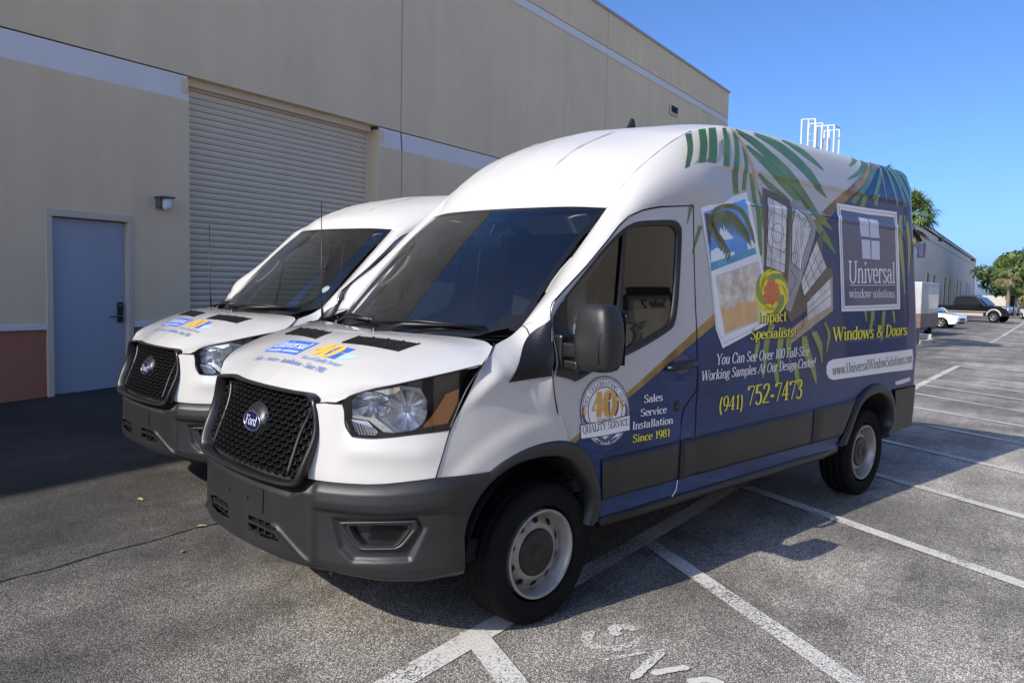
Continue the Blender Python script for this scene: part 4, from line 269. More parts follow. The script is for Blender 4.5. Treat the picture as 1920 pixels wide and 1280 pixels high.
  ('leadlight_print','print_line',3.9,[[(2.113,2.266),(2.161,2.257),(2.234,2.244),(2.308,2.23),(2.359,2.221),(2.364,2.225),(2.312,2.234),(2.238,2.248),(2.166,2.261),(2.117,2.27)],[(2.357,2.223),(2.359,2.131),(2.331,1.995),(2.304,1.86),(2.285,1.767),(2.294,1.767),(2.312,1.86),(2.34,1.995),(2.368,2.131),(2.366,2.223)],[(2.291,1.769),(2.239,1.778),(2.165,1.791),(2.093,1.803),(2.044,1.811),(2.04,1.807),(2.089,1.799),(2.162,1.786),(2.236,1.774),(2.288,1.765)],[(2.046,1.809),(2.065,1.902),(2.092,2.038),(2.104,2.174),(2.119,2.268),(2.11,2.267),(2.096,2.174),(2.084,2.038),(2.056,1.902),(2.038,1.809)],[(2.479,2.216),(2.507,2.208),(2.549,2.195),(2.592,2.182),(2.621,2.173),(2.629,2.178),(2.6,2.187),(2.557,2.2),(2.515,2.213),(2.487,2.222)],[(2.619,2.174),(2.632,2.157),(2.652,2.133),(2.693,2.11),(2.707,2.094),(2.719,2.097),(2.706,2.113),(2.664,2.136),(2.644,2.16),(2.631,2.177)],[(2.707,2.096),(2.667,2.032),(2.588,1.94),(2.532,1.851),(2.51,1.79),(2.515,1.789),(2.544,1.85),(2.6,1.939),(2.679,2.032),(2.719,2.095)],[(2.514,1.792),(2.498,1.803),(2.458,1.819),(2.418,1.835),(2.391,1.846),(2.383,1.842),(2.41,1.831),(2.449,1.815),(2.49,1.799),(2.511,1.787)],[(2.393,1.844),(2.4,1.897),(2.409,1.974),(2.42,2.052),(2.427,2.105),(2.415,2.104),(2.408,2.051),(2.398,1.974),(2.388,1.897),(2.381,1.844)],[(2.426,2.104),(2.443,2.128),(2.457,2.161),(2.471,2.195),(2.488,2.219),(2.477,2.219),(2.46,2.196),(2.449,2.162),(2.432,2.129),(2.415,2.105)],[(2.773,2.01),(2.802,1.972),(2.844,1.916),(2.887,1.86),(2.917,1.821),(2.927,1.823),(2.897,1.862),(2.854,1.918),(2.811,1.974),(2.782,2.013)],[(2.918,1.823),(2.844,1.779),(2.737,1.716),(2.612,1.654),(2.542,1.613),(2.55,1.61),(2.619,1.652),(2.745,1.713),(2.851,1.776),(2.926,1.82)],[(2.55,1.612),(2.541,1.632),(2.527,1.661),(2.518,1.69),(2.514,1.71),(2.51,1.709),(2.514,1.689),(2.52,1.66),(2.532,1.631),(2.541,1.611)],[(2.514,1.709),(2.554,1.768),(2.629,1.857),(2.729,1.948),(2.782,2.011),(2.773,2.012),(2.72,1.949),(2.62,1.858),(2.545,1.77),(2.51,1.71)],[(2.504,2.181),(2.499,2.113),(2.465,2.012),(2.43,1.912),(2.407,1.844),(2.413,1.844),(2.436,1.912),(2.472,2.012),(2.502,2.113),(2.51,2.181)],[(2.531,2.174),(2.512,2.105),(2.49,2.004),(2.454,1.903),(2.429,1.835),(2.435,1.835),(2.46,1.903),(2.496,2.004),(2.515,2.104),(2.537,2.174)],[(2.559,2.167),(2.532,2.097),(2.51,1.996),(2.477,1.895),(2.451,1.826),(2.457,1.826),(2.483,1.895),(2.512,1.995),(2.538,2.097),(2.565,2.167)],[(2.586,2.16),(2.559,2.089),(2.521,1.987),(2.501,1.886),(2.474,1.817),(2.48,1.817),(2.506,1.886),(2.525,1.987),(2.565,2.089),(2.592,2.16)],[(2.614,2.152),(2.585,2.081),(2.544,1.979),(2.514,1.877),(2.497,1.808),(2.503,1.808),(2.516,1.877),(2.55,1.978),(2.591,2.081),(2.62,2.152)],[(2.179,2.255),(2.177,2.163),(2.153,2.026),(2.125,1.89),(2.107,1.798),(2.112,1.798),(2.131,1.89),(2.158,2.026),(2.183,2.163),(2.185,2.256)],[(2.288,2.236),(2.29,2.144),(2.262,2.007),(2.234,1.872),(2.216,1.779),(2.221,1.779),(2.24,1.872),(2.267,2.007),(2.295,2.144),(2.294,2.236)],[(2.099,2.174),(2.157,2.166),(2.236,2.154),(2.311,2.141),(2.362,2.131),(2.365,2.134),(2.313,2.143),(2.239,2.157),(2.157,2.169),(2.099,2.176)],[(2.091,2.06),(2.14,2.051),(2.213,2.038),(2.287,2.026),(2.339,2.017),(2.341,2.019),(2.29,2.028),(2.216,2.041),(2.143,2.054),(2.094,2.062)],[(2.068,1.945),(2.117,1.936),(2.19,1.924),(2.264,1.911),(2.316,1.902),(2.318,1.905),(2.267,1.914),(2.192,1.927),(2.12,1.939),(2.07,1.947)],[(2.052,1.862),(2.101,1.854),(2.173,1.842),(2.248,1.829),(2.299,1.82),(2.301,1.823),(2.25,1.832),(2.176,1.844),(2.103,1.857),(2.054,1.865)],[(2.822,1.95),(2.761,1.893),(2.675,1.812),(2.568,1.732),(2.518,1.678),(2.52,1.677),(2.574,1.73),(2.681,1.81),(2.767,1.892),(2.828,1.949)],[(2.869,1.888),(2.802,1.837),(2.706,1.764),(2.59,1.693),(2.527,1.646),(2.532,1.644),(2.595,1.692),(2.712,1.763),(2.808,1.836),(2.875,1.886)],[(2.709,1.934),(2.733,1.9),(2.768,1.851),(2.803,1.801),(2.827,1.767),(2.834,1.768),(2.809,1.802),(2.774,1.852),(2.739,1.901),(2.715,1.935)],[(2.622,1.857),(2.663,1.829),(2.691,1.786),(2.719,1.743),(2.738,1.714),(2.744,1.715),(2.725,1.744),(2.697,1.787),(2.669,1.83),(2.628,1.858)],[(2.558,1.782),(2.572,1.758),(2.593,1.722),(2.614,1.687),(2.628,1.662),(2.634,1.663),(2.62,1.688),(2.599,1.723),(2.578,1.759),(2.564,1.783)],[(2.297,2.037),(2.296,2.032),(2.294,2.025),(2.291,2.018),(2.288,2.012),(2.284,2.006),(2.28,2.0),(2.274,1.995),(2.269,1.99),(2.262,1.986),(2.256,1.982),(2.248,1.978),(2.241,1.975),(2.234,1.973),(2.226,1.971),(2.218,1.97),(2.211,1.969),(2.203,1.969),(2.196,1.97),(2.188,1.971),(2.181,1.972),(2.174,1.975),(2.168,1.978),(2.162,1.981),(2.157,1.985),(2.152,1.989),(2.148,1.994),(2.144,1.999),(2.141,2.004),(2.139,2.01),(2.138,2.016),(2.137,2.022),(2.137,2.028),(2.138,2.034),(2.14,2.04),(2.142,2.047),(2.145,2.052),(2.149,2.058),(2.154,2.064),(2.159,2.069),(2.164,2.074),(2.17,2.078),(2.177,2.082),(2.184,2.086),(2.191,2.089),(2.199,2.091),(2.206,2.093),(2.214,2.095),(2.222,2.095),(2.229,2.095),(2.237,2.095),(2.244,2.094),(2.251,2.092),(2.258,2.09),(2.265,2.088),(2.271,2.084),(2.277,2.08),(2.282,2.076),(2.286,2.071),(2.29,2.066),(2.293,2.061),(2.295,2.054),(2.296,2.047),(2.296,2.041),(2.297,2.036),(2.303,2.037),(2.303,2.042),(2.302,2.048),(2.301,2.055),(2.299,2.062),(2.296,2.068),(2.292,2.073),(2.287,2.078),(2.282,2.083),(2.276,2.086),(2.27,2.09),(2.263,2.093),(2.255,2.095),(2.247,2.097),(2.239,2.098),(2.231,2.099),(2.222,2.099),(2.213,2.098),(2.205,2.096),(2.196,2.094),(2.188,2.091),(2.18,2.088),(2.173,2.084),(2.166,2.08),(2.159,2.075),(2.153,2.07),(2.148,2.065),(2.143,2.059),(2.139,2.053),(2.136,2.047),(2.133,2.04),(2.132,2.034),(2.131,2.028),(2.131,2.021),(2.131,2.015),(2.133,2.009),(2.135,2.003),(2.138,1.998),(2.142,1.992),(2.146,1.987),(2.151,1.983),(2.157,1.979),(2.163,1.975),(2.17,1.972),(2.177,1.97),(2.185,1.968),(2.193,1.967),(2.202,1.966),(2.21,1.966),(2.219,1.967),(2.228,1.968),(2.236,1.97),(2.244,1.973),(2.252,1.976),(2.26,1.98),(2.267,1.984),(2.274,1.989),(2.28,1.994),(2.286,1.999),(2.29,2.005),(2.295,2.011),(2.298,2.018),(2.3,2.025),(2.302,2.032),(2.303,2.037)],[(2.284,2.17),(2.292,2.167),(2.302,2.163),(2.311,2.158),(2.317,2.153),(2.322,2.148),(2.327,2.142),(2.331,2.136),(2.335,2.13),(2.338,2.124),(2.342,2.117),(2.345,2.11),(2.347,2.103),(2.349,2.095),(2.351,2.088),(2.353,2.08),(2.354,2.072),(2.354,2.064),(2.355,2.056),(2.354,2.048),(2.354,2.04),(2.353,2.031),(2.352,2.023),(2.35,2.015),(2.348,2.007),(2.345,1.999),(2.343,1.991),(2.339,1.983),(2.336,1.975),(2.332,1.968),(2.328,1.96),(2.323,1.953),(2.319,1.946),(2.314,1.94),(2.308,1.933),(2.303,1.927),(2.297,1.921),(2.29,1.915),(2.283,1.91),(2.276,1.905),(2.272,1.901),(2.277,1.9),(2.282,1.903),(2.288,1.908),(2.296,1.914),(2.303,1.92),(2.309,1.926),(2.314,1.932),(2.32,1.939),(2.325,1.945),(2.33,1.952),(2.334,1.96),(2.338,1.967),(2.342,1.975),(2.346,1.983),(2.349,1.991),(2.352,1.999),(2.354,2.007),(2.356,2.015),(2.358,2.023),(2.36,2.032),(2.361,2.04),(2.361,2.048),(2.361,2.056),(2.361,2.065),(2.36,2.073),(2.359,2.081),(2.358,2.089),(2.356,2.096),(2.354,2.104),(2.351,2.111),(2.348,2.118),(2.345,2.125),(2.341,2.132),(2.337,2.138),(2.333,2.144),(2.328,2.15),(2.323,2.155),(2.316,2.16),(2.306,2.165),(2.295,2.169),(2.287,2.172)],[(2.139,1.896),(2.135,1.9),(2.129,1.904),(2.123,1.909),(2.118,1.914),(2.113,1.92),(2.109,1.925),(2.105,1.931),(2.101,1.937),(2.098,1.943),(2.095,1.95),(2.092,1.957),(2.089,1.964),(2.087,1.971),(2.086,1.979),(2.084,1.986),(2.083,1.994),(2.083,2.001),(2.082,2.009),(2.083,2.017),(2.083,2.025),(2.084,2.033),(2.085,2.041),(2.087,2.049),(2.089,2.057),(2.091,2.065),(2.094,2.072),(2.097,2.08),(2.1,2.088),(2.104,2.095),(2.108,2.102),(2.112,2.109),(2.116,2.116),(2.121,2.123),(2.126,2.129),(2.132,2.135),(2.137,2.141),(2.144,2.147),(2.151,2.153),(2.157,2.158),(2.16,2.161),(2.154,2.162),(2.152,2.159),(2.145,2.154),(2.138,2.148),(2.132,2.142),(2.126,2.136),(2.121,2.13),(2.115,2.123),(2.11,2.117),(2.106,2.11),(2.102,2.103),(2.098,2.095),(2.094,2.088),(2.091,2.08),(2.088,2.073),(2.085,2.065),(2.083,2.057),(2.081,2.049),(2.079,2.041),(2.078,2.033),(2.077,2.025),(2.076,2.017),(2.076,2.009),(2.076,2.001),(2.077,1.993),(2.078,1.985),(2.079,1.978),(2.081,1.97),(2.083,1.963),(2.086,1.956),(2.088,1.949),(2.092,1.942),(2.095,1.936),(2.099,1.93),(2.103,1.924),(2.107,1.918),(2.112,1.913),(2.118,1.907),(2.124,1.902),(2.129,1.898),(2.133,1.895)],[(2.396,1.851),(2.395,1.853),(2.394,1.856),(2.392,1.859),(2.391,1.862),(2.391,1.865),(2.391,1.868),(2.391,1.871),(2.391,1.874),(2.392,1.877),(2.393,1.88),(2.395,1.883),(2.397,1.886),(2.399,1.889),(2.401,1.892),(2.404,1.894),(2.406,1.897),(2.409,1.899),(2.413,1.901),(2.416,1.903),(2.42,1.904),(2.423,1.906),(2.427,1.907),(2.431,1.908),(2.435,1.909),(2.439,1.91),(2.443,1.91),(2.447,1.91),(2.45,1.91),(2.454,1.91),(2.458,1.909),(2.462,1.909),(2.465,1.908),(2.469,1.907),(2.472,1.905),(2.476,1.904),(2.479,1.902),(2.481,1.9),(2.484,1.897),(2.487,1.894),(2.488,1.893),(2.495,1.894),(2.493,1.896),(2.491,1.899),(2.488,1.902),(2.484,1.904),(2.481,1.906),(2.477,1.908),(2.474,1.909),(2.47,1.911),(2.465,1.912),(2.461,1.913),(2.456,1.913),(2.452,1.914),(2.447,1.914),(2.442,1.913),(2.438,1.913),(2.433,1.912),(2.428,1.911),(2.424,1.91),(2.42,1.908),(2.415,1.907),(2.411,1.905),(2.408,1.903),(2.404,1.9),(2.401,1.898),(2.398,1.895),(2.395,1.893),(2.392,1.89),(2.39,1.887),(2.388,1.884),(2.387,1.881),(2.385,1.878),(2.385,1.874),(2.384,1.871),(2.384,1.868),(2.384,1.865),(2.384,1.862),(2.385,1.858),(2.387,1.855),(2.389,1.852),(2.39,1.85)],[(2.61,2.165),(2.609,2.164),(2.607,2.161),(2.604,2.159),(2.602,2.157),(2.6,2.155),(2.597,2.154),(2.594,2.152),(2.591,2.151),(2.588,2.149),(2.585,2.148),(2.581,2.147),(2.578,2.146),(2.574,2.146),(2.571,2.145),(2.567,2.145),(2.564,2.144),(2.56,2.144),(2.557,2.144),(2.553,2.145),(2.55,2.145),(2.547,2.146),(2.544,2.146),(2.541,2.147),(2.538,2.148),(2.535,2.149),(2.533,2.151),(2.531,2.152),(2.529,2.154),(2.527,2.155),(2.526,2.157),(2.524,2.159),(2.523,2.161),(2.523,2.163),(2.522,2.165),(2.522,2.167),(2.522,2.169),(2.523,2.172),(2.524,2.174),(2.525,2.177),(2.526,2.178),(2.519,2.178),(2.518,2.177),(2.517,2.174),(2.516,2.172),(2.515,2.169),(2.515,2.167),(2.515,2.164),(2.516,2.162),(2.517,2.16),(2.518,2.158),(2.519,2.156),(2.521,2.154),(2.523,2.152),(2.525,2.15),(2.527,2.148),(2.53,2.147),(2.533,2.146),(2.536,2.144),(2.54,2.143),(2.543,2.142),(2.547,2.142),(2.551,2.141),(2.555,2.141),(2.559,2.141),(2.563,2.141),(2.567,2.141),(2.571,2.142),(2.576,2.142),(2.58,2.143),(2.584,2.144),(2.588,2.145),(2.592,2.147),(2.595,2.148),(2.599,2.15),(2.602,2.152),(2.605,2.154),(2.608,2.156),(2.611,2.158),(2.613,2.161),(2.615,2.163),(2.617,2.164)],[(2.67,2.12),(2.669,2.118),(2.669,2.115),(2.668,2.112),(2.667,2.109),(2.665,2.107),(2.662,2.104),(2.659,2.102),(2.656,2.1),(2.654,2.099),(2.651,2.097),(2.647,2.096),(2.644,2.095),(2.641,2.095),(2.638,2.094),(2.635,2.094),(2.631,2.094),(2.628,2.094),(2.625,2.095),(2.622,2.096),(2.62,2.097),(2.617,2.098),(2.615,2.1),(2.613,2.102),(2.611,2.104),(2.61,2.106),(2.609,2.109),(2.608,2.111),(2.608,2.114),(2.608,2.116),(2.608,2.119),(2.609,2.122),(2.61,2.124),(2.612,2.127),(2.614,2.129),(2.616,2.131),(2.619,2.133),(2.622,2.135),(2.625,2.137),(2.629,2.139),(2.631,2.14),(2.627,2.142),(2.624,2.141),(2.621,2.139),(2.617,2.137),(2.613,2.135),(2.61,2.133),(2.608,2.13),(2.605,2.127),(2.604,2.125),(2.602,2.122),(2.601,2.119),(2.601,2.116),(2.601,2.113),(2.601,2.11),(2.602,2.108),(2.603,2.105),(2.604,2.102),(2.606,2.1),(2.609,2.098),(2.611,2.096),(2.614,2.094),(2.618,2.093),(2.621,2.092),(2.625,2.091),(2.629,2.091),(2.634,2.091),(2.638,2.091),(2.642,2.091),(2.647,2.092),(2.651,2.093),(2.655,2.095),(2.66,2.097),(2.684,2.1),(2.687,2.102),(2.69,2.105),(2.693,2.107),(2.695,2.11),(2.697,2.113),(2.697,2.117),(2.696,2.119),(2.688,2.121)],[(2.483,1.808),(2.481,1.809),(2.477,1.809),(2.474,1.809),(2.471,1.81),(2.468,1.81),(2.466,1.811),(2.463,1.813),(2.461,1.814),(2.459,1.816),(2.457,1.817),(2.455,1.819),(2.454,1.821),(2.453,1.823),(2.452,1.825),(2.451,1.828),(2.451,1.83),(2.451,1.832),(2.451,1.834),(2.452,1.837),(2.453,1.839),(2.454,1.841),(2.455,1.844),(2.457,1.846),(2.459,1.848),(2.461,1.849),(2.463,1.851),(2.466,1.853),(2.469,1.854),(2.471,1.855),(2.474,1.856),(2.477,1.857),(2.48,1.858),(2.483,1.858),(2.486,1.858),(2.489,1.858),(2.492,1.858),(2.494,1.858),(2.498,1.857),(2.501,1.856),(2.503,1.856),(2.506,1.859),(2.504,1.859),(2.502,1.86),(2.498,1.861),(2.494,1.862),(2.49,1.862),(2.486,1.862),(2.482,1.861),(2.478,1.861),(2.474,1.86),(2.471,1.859),(2.467,1.858),(2.464,1.856),(2.461,1.855),(2.458,1.853),(2.455,1.851),(2.453,1.849),(2.451,1.847),(2.449,1.844),(2.447,1.842),(2.446,1.84),(2.445,1.837),(2.445,1.834),(2.444,1.832),(2.444,1.829),(2.444,1.827),(2.445,1.824),(2.446,1.822),(2.447,1.82),(2.449,1.818),(2.451,1.816),(2.453,1.814),(2.455,1.812),(2.458,1.81),(2.461,1.809),(2.464,1.808),(2.467,1.807),(2.471,1.806),(2.475,1.805),(2.479,1.805),(2.481,1.805)],[(2.492,2.176),(2.491,2.174),(2.49,2.171),(2.489,2.169),(2.487,2.167),(2.485,2.165),(2.483,2.163),(2.48,2.162),(2.478,2.16),(2.476,2.159),(2.474,2.159),(2.473,2.158),(2.471,2.158),(2.469,2.158),(2.467,2.158),(2.464,2.159),(2.462,2.159),(2.46,2.16),(2.457,2.162),(2.454,2.163),(2.452,2.165),(2.449,2.166),(2.447,2.168),(2.445,2.17),(2.443,2.172),(2.442,2.174),(2.442,2.176),(2.442,2.178),(2.444,2.18),(2.446,2.182),(2.449,2.184),(2.451,2.185),(2.454,2.187),(2.457,2.188),(2.461,2.189),(2.464,2.189),(2.467,2.19),(2.47,2.19),(2.474,2.189),(2.478,2.189),(2.48,2.188),(2.483,2.192),(2.481,2.192),(2.477,2.192),(2.472,2.193),(2.468,2.193),(2.463,2.192),(2.459,2.192),(2.454,2.19),(2.451,2.189),(2.447,2.187),(2.444,2.185),(2.441,2.183),(2.438,2.181),(2.436,2.179),(2.436,2.176),(2.436,2.174),(2.438,2.172),(2.44,2.169),(2.443,2.167),(2.446,2.165),(2.449,2.163),(2.452,2.161),(2.455,2.16),(2.458,2.158),(2.461,2.157),(2.464,2.156),(2.467,2.155),(2.47,2.155),(2.473,2.155),(2.475,2.155),(2.477,2.156),(2.479,2.157),(2.482,2.158),(2.485,2.16),(2.488,2.162),(2.491,2.164),(2.494,2.166),(2.496,2.169),(2.497,2.171),(2.498,2.174),(2.499,2.176)],[(2.964,1.683),(2.889,1.651),(2.781,1.605),(2.677,1.56),(2.585,1.531),(2.589,1.528),(2.681,1.558),(2.786,1.603),(2.894,1.649),(2.969,1.681)],[(2.965,1.625),(2.89,1.597),(2.783,1.557),(2.678,1.519),(2.586,1.494),(2.59,1.491),(2.682,1.516),(2.787,1.555),(2.895,1.594),(2.97,1.622)],[(2.368,1.794),(2.384,1.78),(2.406,1.76),(2.429,1.739),(2.444,1.725),(2.451,1.727),(2.435,1.741),(2.413,1.762),(2.39,1.782),(2.375,1.796)],[(2.444,1.727),(2.422,1.703),(2.389,1.669),(2.357,1.635),(2.335,1.612),(2.341,1.611),(2.363,1.634),(2.396,1.668),(2.428,1.702),(2.451,1.726)],[(2.574,1.536),(2.558,1.508),(2.535,1.467),(2.516,1.426),(2.501,1.398),(2.507,1.397),(2.521,1.425),(2.543,1.466),(2.566,1.507),(2.581,1.535)],[(2.502,1.399),(2.482,1.391),(2.446,1.378),(2.394,1.367),(2.356,1.36),(2.357,1.357),(2.394,1.364),(2.447,1.375),(2.483,1.388),(2.505,1.396)]],None),
  ('swirl_print','print_orange',4.2,[[(2.261,1.637),(2.254,1.612),(2.239,1.588),(2.218,1.567),(2.19,1.549),(2.157,1.537),(2.122,1.53),(2.086,1.529),(2.052,1.533),(2.02,1.543),(1.993,1.558),(1.972,1.577),(1.957,1.599),(1.951,1.623),(1.952,1.647),(1.962,1.671),(1.979,1.694),(2.002,1.713),(2.031,1.729),(2.064,1.739),(2.099,1.745),(2.135,1.745),(2.169,1.738),(2.2,1.727),(2.226,1.71),(2.246,1.69),(2.258,1.666)]],None),
  ('swirl_print','print_red',4.5,[[(2.208,1.63),(2.202,1.606),(2.19,1.584),(2.173,1.565),(2.151,1.55),(2.125,1.54),(2.098,1.535),(2.072,1.537),(2.047,1.545),(2.025,1.557),(2.008,1.574),(1.997,1.595),(1.992,1.618),(1.994,1.641),(2.002,1.664),(2.017,1.685),(2.036,1.702),(2.059,1.715),(2.085,1.723),(2.112,1.725),(2.139,1.721),(2.163,1.711),(2.183,1.696),(2.198,1.677),(2.206,1.655)]],None),
  ('swirl_print','print_yellow',4.8,[[(2.149,1.577),(2.143,1.573),(2.135,1.567),(2.127,1.561),(2.12,1.557),(2.113,1.553),(2.106,1.549),(2.098,1.546),(2.09,1.543),(2.083,1.54),(2.074,1.537),(2.065,1.535),(2.056,1.533),(2.046,1.531),(2.035,1.531),(2.024,1.531),(2.012,1.531),(2.0,1.532),(1.987,1.534),(1.973,1.537),(1.96,1.54),(1.945,1.546),(1.93,1.553),(1.916,1.56),(1.905,1.565),(1.902,1.563),(1.908,1.557),(1.918,1.548),(1.929,1.539),(1.942,1.53),(1.955,1.523),(1.968,1.517),(1.983,1.512),(1.998,1.508),(2.014,1.505),(2.031,1.503),(2.047,1.502),(2.064,1.502),(2.081,1.503),(2.098,1.505),(2.115,1.507),(2.131,1.511),(2.145,1.516),(2.158,1.521),(2.17,1.528),(2.182,1.534),(2.191,1.543),(2.198,1.551),(2.203,1.558),(2.206,1.563)],[(2.084,1.565),(2.076,1.564),(2.066,1.563),(2.057,1.562),(2.05,1.562),(2.045,1.562),(2.037,1.562),(2.03,1.563),(2.023,1.564),(2.014,1.565),(2.004,1.567),(1.995,1.569),(1.985,1.572),(1.975,1.576),(1.965,1.581),(1.956,1.587),(1.946,1.593),(1.937,1.6),(1.928,1.608),(1.92,1.617),(1.913,1.626),(1.907,1.636),(1.902,1.649),(1.898,1.66),(1.894,1.668),(1.89,1.668),(1.888,1.66),(1.887,1.648),(1.886,1.635),(1.887,1.622),(1.89,1.611),(1.894,1.601),(1.899,1.591),(1.905,1.581),(1.913,1.573),(1.922,1.564),(1.932,1.557),(1.943,1.55),(1.955,1.543),(1.967,1.538),(1.981,1.533),(1.995,1.528),(2.011,1.526),(2.026,1.524),(2.042,1.524),(2.059,1.524),(2.075,1.527),(2.09,1.53),(2.101,1.533),(2.107,1.536)],[(2.011,1.627),(2.009,1.632),(2.007,1.639),(2.005,1.646),(2.004,1.652),(2.002,1.658),(2.001,1.665),(2.001,1.673),(2.002,1.68),(2.003,1.687),(2.004,1.695),(2.006,1.703),(2.009,1.711),(2.013,1.719),(2.018,1.727),(2.025,1.735),(2.032,1.743),(2.039,1.75),(2.048,1.758),(2.058,1.765),(2.069,1.772),(2.082,1.778),(2.099,1.784),(2.114,1.79),(2.125,1.794),(2.123,1.796),(2.11,1.794),(2.092,1.791),(2.072,1.787),(2.053,1.782),(2.037,1.776),(2.021,1.77),(2.006,1.763),(1.993,1.755),(1.981,1.747),(1.97,1.738),(1.96,1.729),(1.952,1.72),(1.944,1.71),(1.938,1.7),(1.933,1.691),(1.929,1.681),(1.928,1.672),(1.928,1.662),(1.929,1.653),(1.931,1.644),(1.936,1.635),(1.943,1.627),(1.949,1.621),(1.953,1.616)],[(2.031,1.677),(2.035,1.682),(2.039,1.689),(2.044,1.696),(2.049,1.702),(2.054,1.708),(2.06,1.714),(2.066,1.72),(2.073,1.725),(2.079,1.73),(2.086,1.735),(2.094,1.74),(2.103,1.745),(2.112,1.749),(2.122,1.753),(2.133,1.756),(2.144,1.758),(2.157,1.761),(2.17,1.763),(2.184,1.764),(2.198,1.764),(2.215,1.763),(2.234,1.76),(2.252,1.758),(2.265,1.756),(2.267,1.758),(2.257,1.762),(2.242,1.768),(2.225,1.774),(2.207,1.778),(2.19,1.781),(2.172,1.782),(2.154,1.783),(2.136,1.782),(2.119,1.781),(2.101,1.778),(2.085,1.774),(2.069,1.77),(2.053,1.765),(2.039,1.759),(2.025,1.752),(2.013,1.746),(2.003,1.738),(1.994,1.73),(1.986,1.722),(1.979,1.713),(1.975,1.704),(1.973,1.694),(1.972,1.687),(1.971,1.681)],[(2.149,1.703),(2.156,1.702),(2.166,1.701),(2.174,1.7),(2.18,1.698),(2.186,1.697),(2.194,1.695),(2.201,1.692),(2.209,1.689),(2.218,1.685),(2.227,1.681),(2.236,1.676),(2.245,1.67),(2.253,1.664),(2.26,1.656),(2.267,1.648),(2.273,1.639),(2.279,1.63),(2.284,1.62),(2.288,1.609),(2.29,1.599),(2.291,1.587),(2.29,1.573),(2.289,1.561),(2.289,1.552),(2.293,1.551),(2.299,1.56),(2.307,1.572),(2.314,1.585),(2.32,1.598),(2.323,1.61),(2.324,1.622),(2.324,1.634),(2.324,1.645),(2.32,1.656),(2.316,1.667),(2.31,1.676),(2.303,1.686),(2.296,1.695),(2.287,1.703),(2.277,1.711),(2.266,1.718),(2.253,1.723),(2.239,1.728),(2.225,1.732),(2.209,1.735),(2.191,1.736),(2.175,1.736),(2.163,1.736),(2.155,1.735)],[(2.188,1.671),(2.192,1.667),(2.198,1.661),(2.204,1.656),(2.208,1.651),(2.212,1.645),(2.216,1.639),(2.22,1.632),(2.222,1.626),(2.226,1.618),(2.229,1.61),(2.231,1.602),(2.232,1.593),(2.232,1.584),(2.231,1.575),(2.228,1.566),(2.225,1.557),(2.221,1.547),(2.216,1.538),(2.209,1.529),(2.202,1.52),(2.192,1.511),(2.179,1.501),(2.167,1.493),(2.159,1.486),(2.162,1.485),(2.174,1.489),(2.191,1.496),(2.209,1.503),(2.226,1.512),(2.239,1.521),(2.252,1.53),(2.263,1.54),(2.273,1.549),(2.281,1.56),(2.288,1.571),(2.293,1.581),(2.297,1.592),(2.3,1.602),(2.302,1.613),(2.302,1.623),(2.301,1.633),(2.297,1.643),(2.292,1.652),(2.286,1.661),(2.279,1.669),(2.269,1.677),(2.257,1.683),(2.248,1.688),(2.241,1.691)],[(2.159,1.55),(2.153,1.548),(2.146,1.545),(2.138,1.543),(2.131,1.541),(2.125,1.54),(2.118,1.539),(2.112,1.538),(2.105,1.537),(2.099,1.537),(2.092,1.537),(2.086,1.538),(2.079,1.538),(2.073,1.539),(2.066,1.54),(2.06,1.541),(2.054,1.543),(2.048,1.545),(2.042,1.547),(2.036,1.55),(2.03,1.552),(2.025,1.555),(2.019,1.559),(2.014,1.562),(2.01,1.566),(2.005,1.57),(2.001,1.574),(1.997,1.578),(1.993,1.583),(1.99,1.587),(1.987,1.592),(1.984,1.597),(1.982,1.602),(1.98,1.607),(1.979,1.613),(1.978,1.618),(1.977,1.623),(1.977,1.629),(1.977,1.634),(1.977,1.64),(1.978,1.645),(1.98,1.651),(1.981,1.656),(1.983,1.661),(1.986,1.667),(1.988,1.672),(1.992,1.677),(1.995,1.682),(1.999,1.687),(2.003,1.691),(2.007,1.696),(2.012,1.7),(2.017,1.704),(2.022,1.708),(2.028,1.712),(2.033,1.715),(2.039,1.719),(2.045,1.722),(2.051,1.724),(2.057,1.727),(2.064,1.729),(2.07,1.731),(2.078,1.733),(2.086,1.734),(2.091,1.735),(2.082,1.748),(2.077,1.747),(2.069,1.745),(2.06,1.743),(2.05,1.741),(2.042,1.738),(2.035,1.735),(2.027,1.731),(2.02,1.728),(2.013,1.724),(2.007,1.72),(2.0,1.716),(1.994,1.711),(1.989,1.707),(1.984,1.702),(1.979,1.697),(1.974,1.691),(1.97,1.686),(1.966,1.681),(1.963,1.675),(1.96,1.669),(1.957,1.664),(1.955,1.658),(1.953,1.652),(1.952,1.646),(1.951,1.64),(1.95,1.634),(1.95,1.628),(1.95,1.622),(1.951,1.616),(1.952,1.61),(1.954,1.605),(1.956,1.599),(1.958,1.593),(1.961,1.588),(1.964,1.583),(1.968,1.577),(1.972,1.572),(1.977,1.568),(1.981,1.563),(1.986,1.558),(1.992,1.554),(1.998,1.55),(2.004,1.546),(2.011,1.543),(2.017,1.539),(2.025,1.536),(2.032,1.534),(2.04,1.531),(2.048,1.529),(2.056,1.527),(2.064,1.526),(2.073,1.525),(2.081,1.524),(2.09,1.523),(2.099,1.523),(2.108,1.524),(2.117,1.524),(2.125,1.525),(2.134,1.527),(2.143,1.528),(2.152,1.531),(2.161,1.534),(2.169,1.536),(2.174,1.538)]],None),
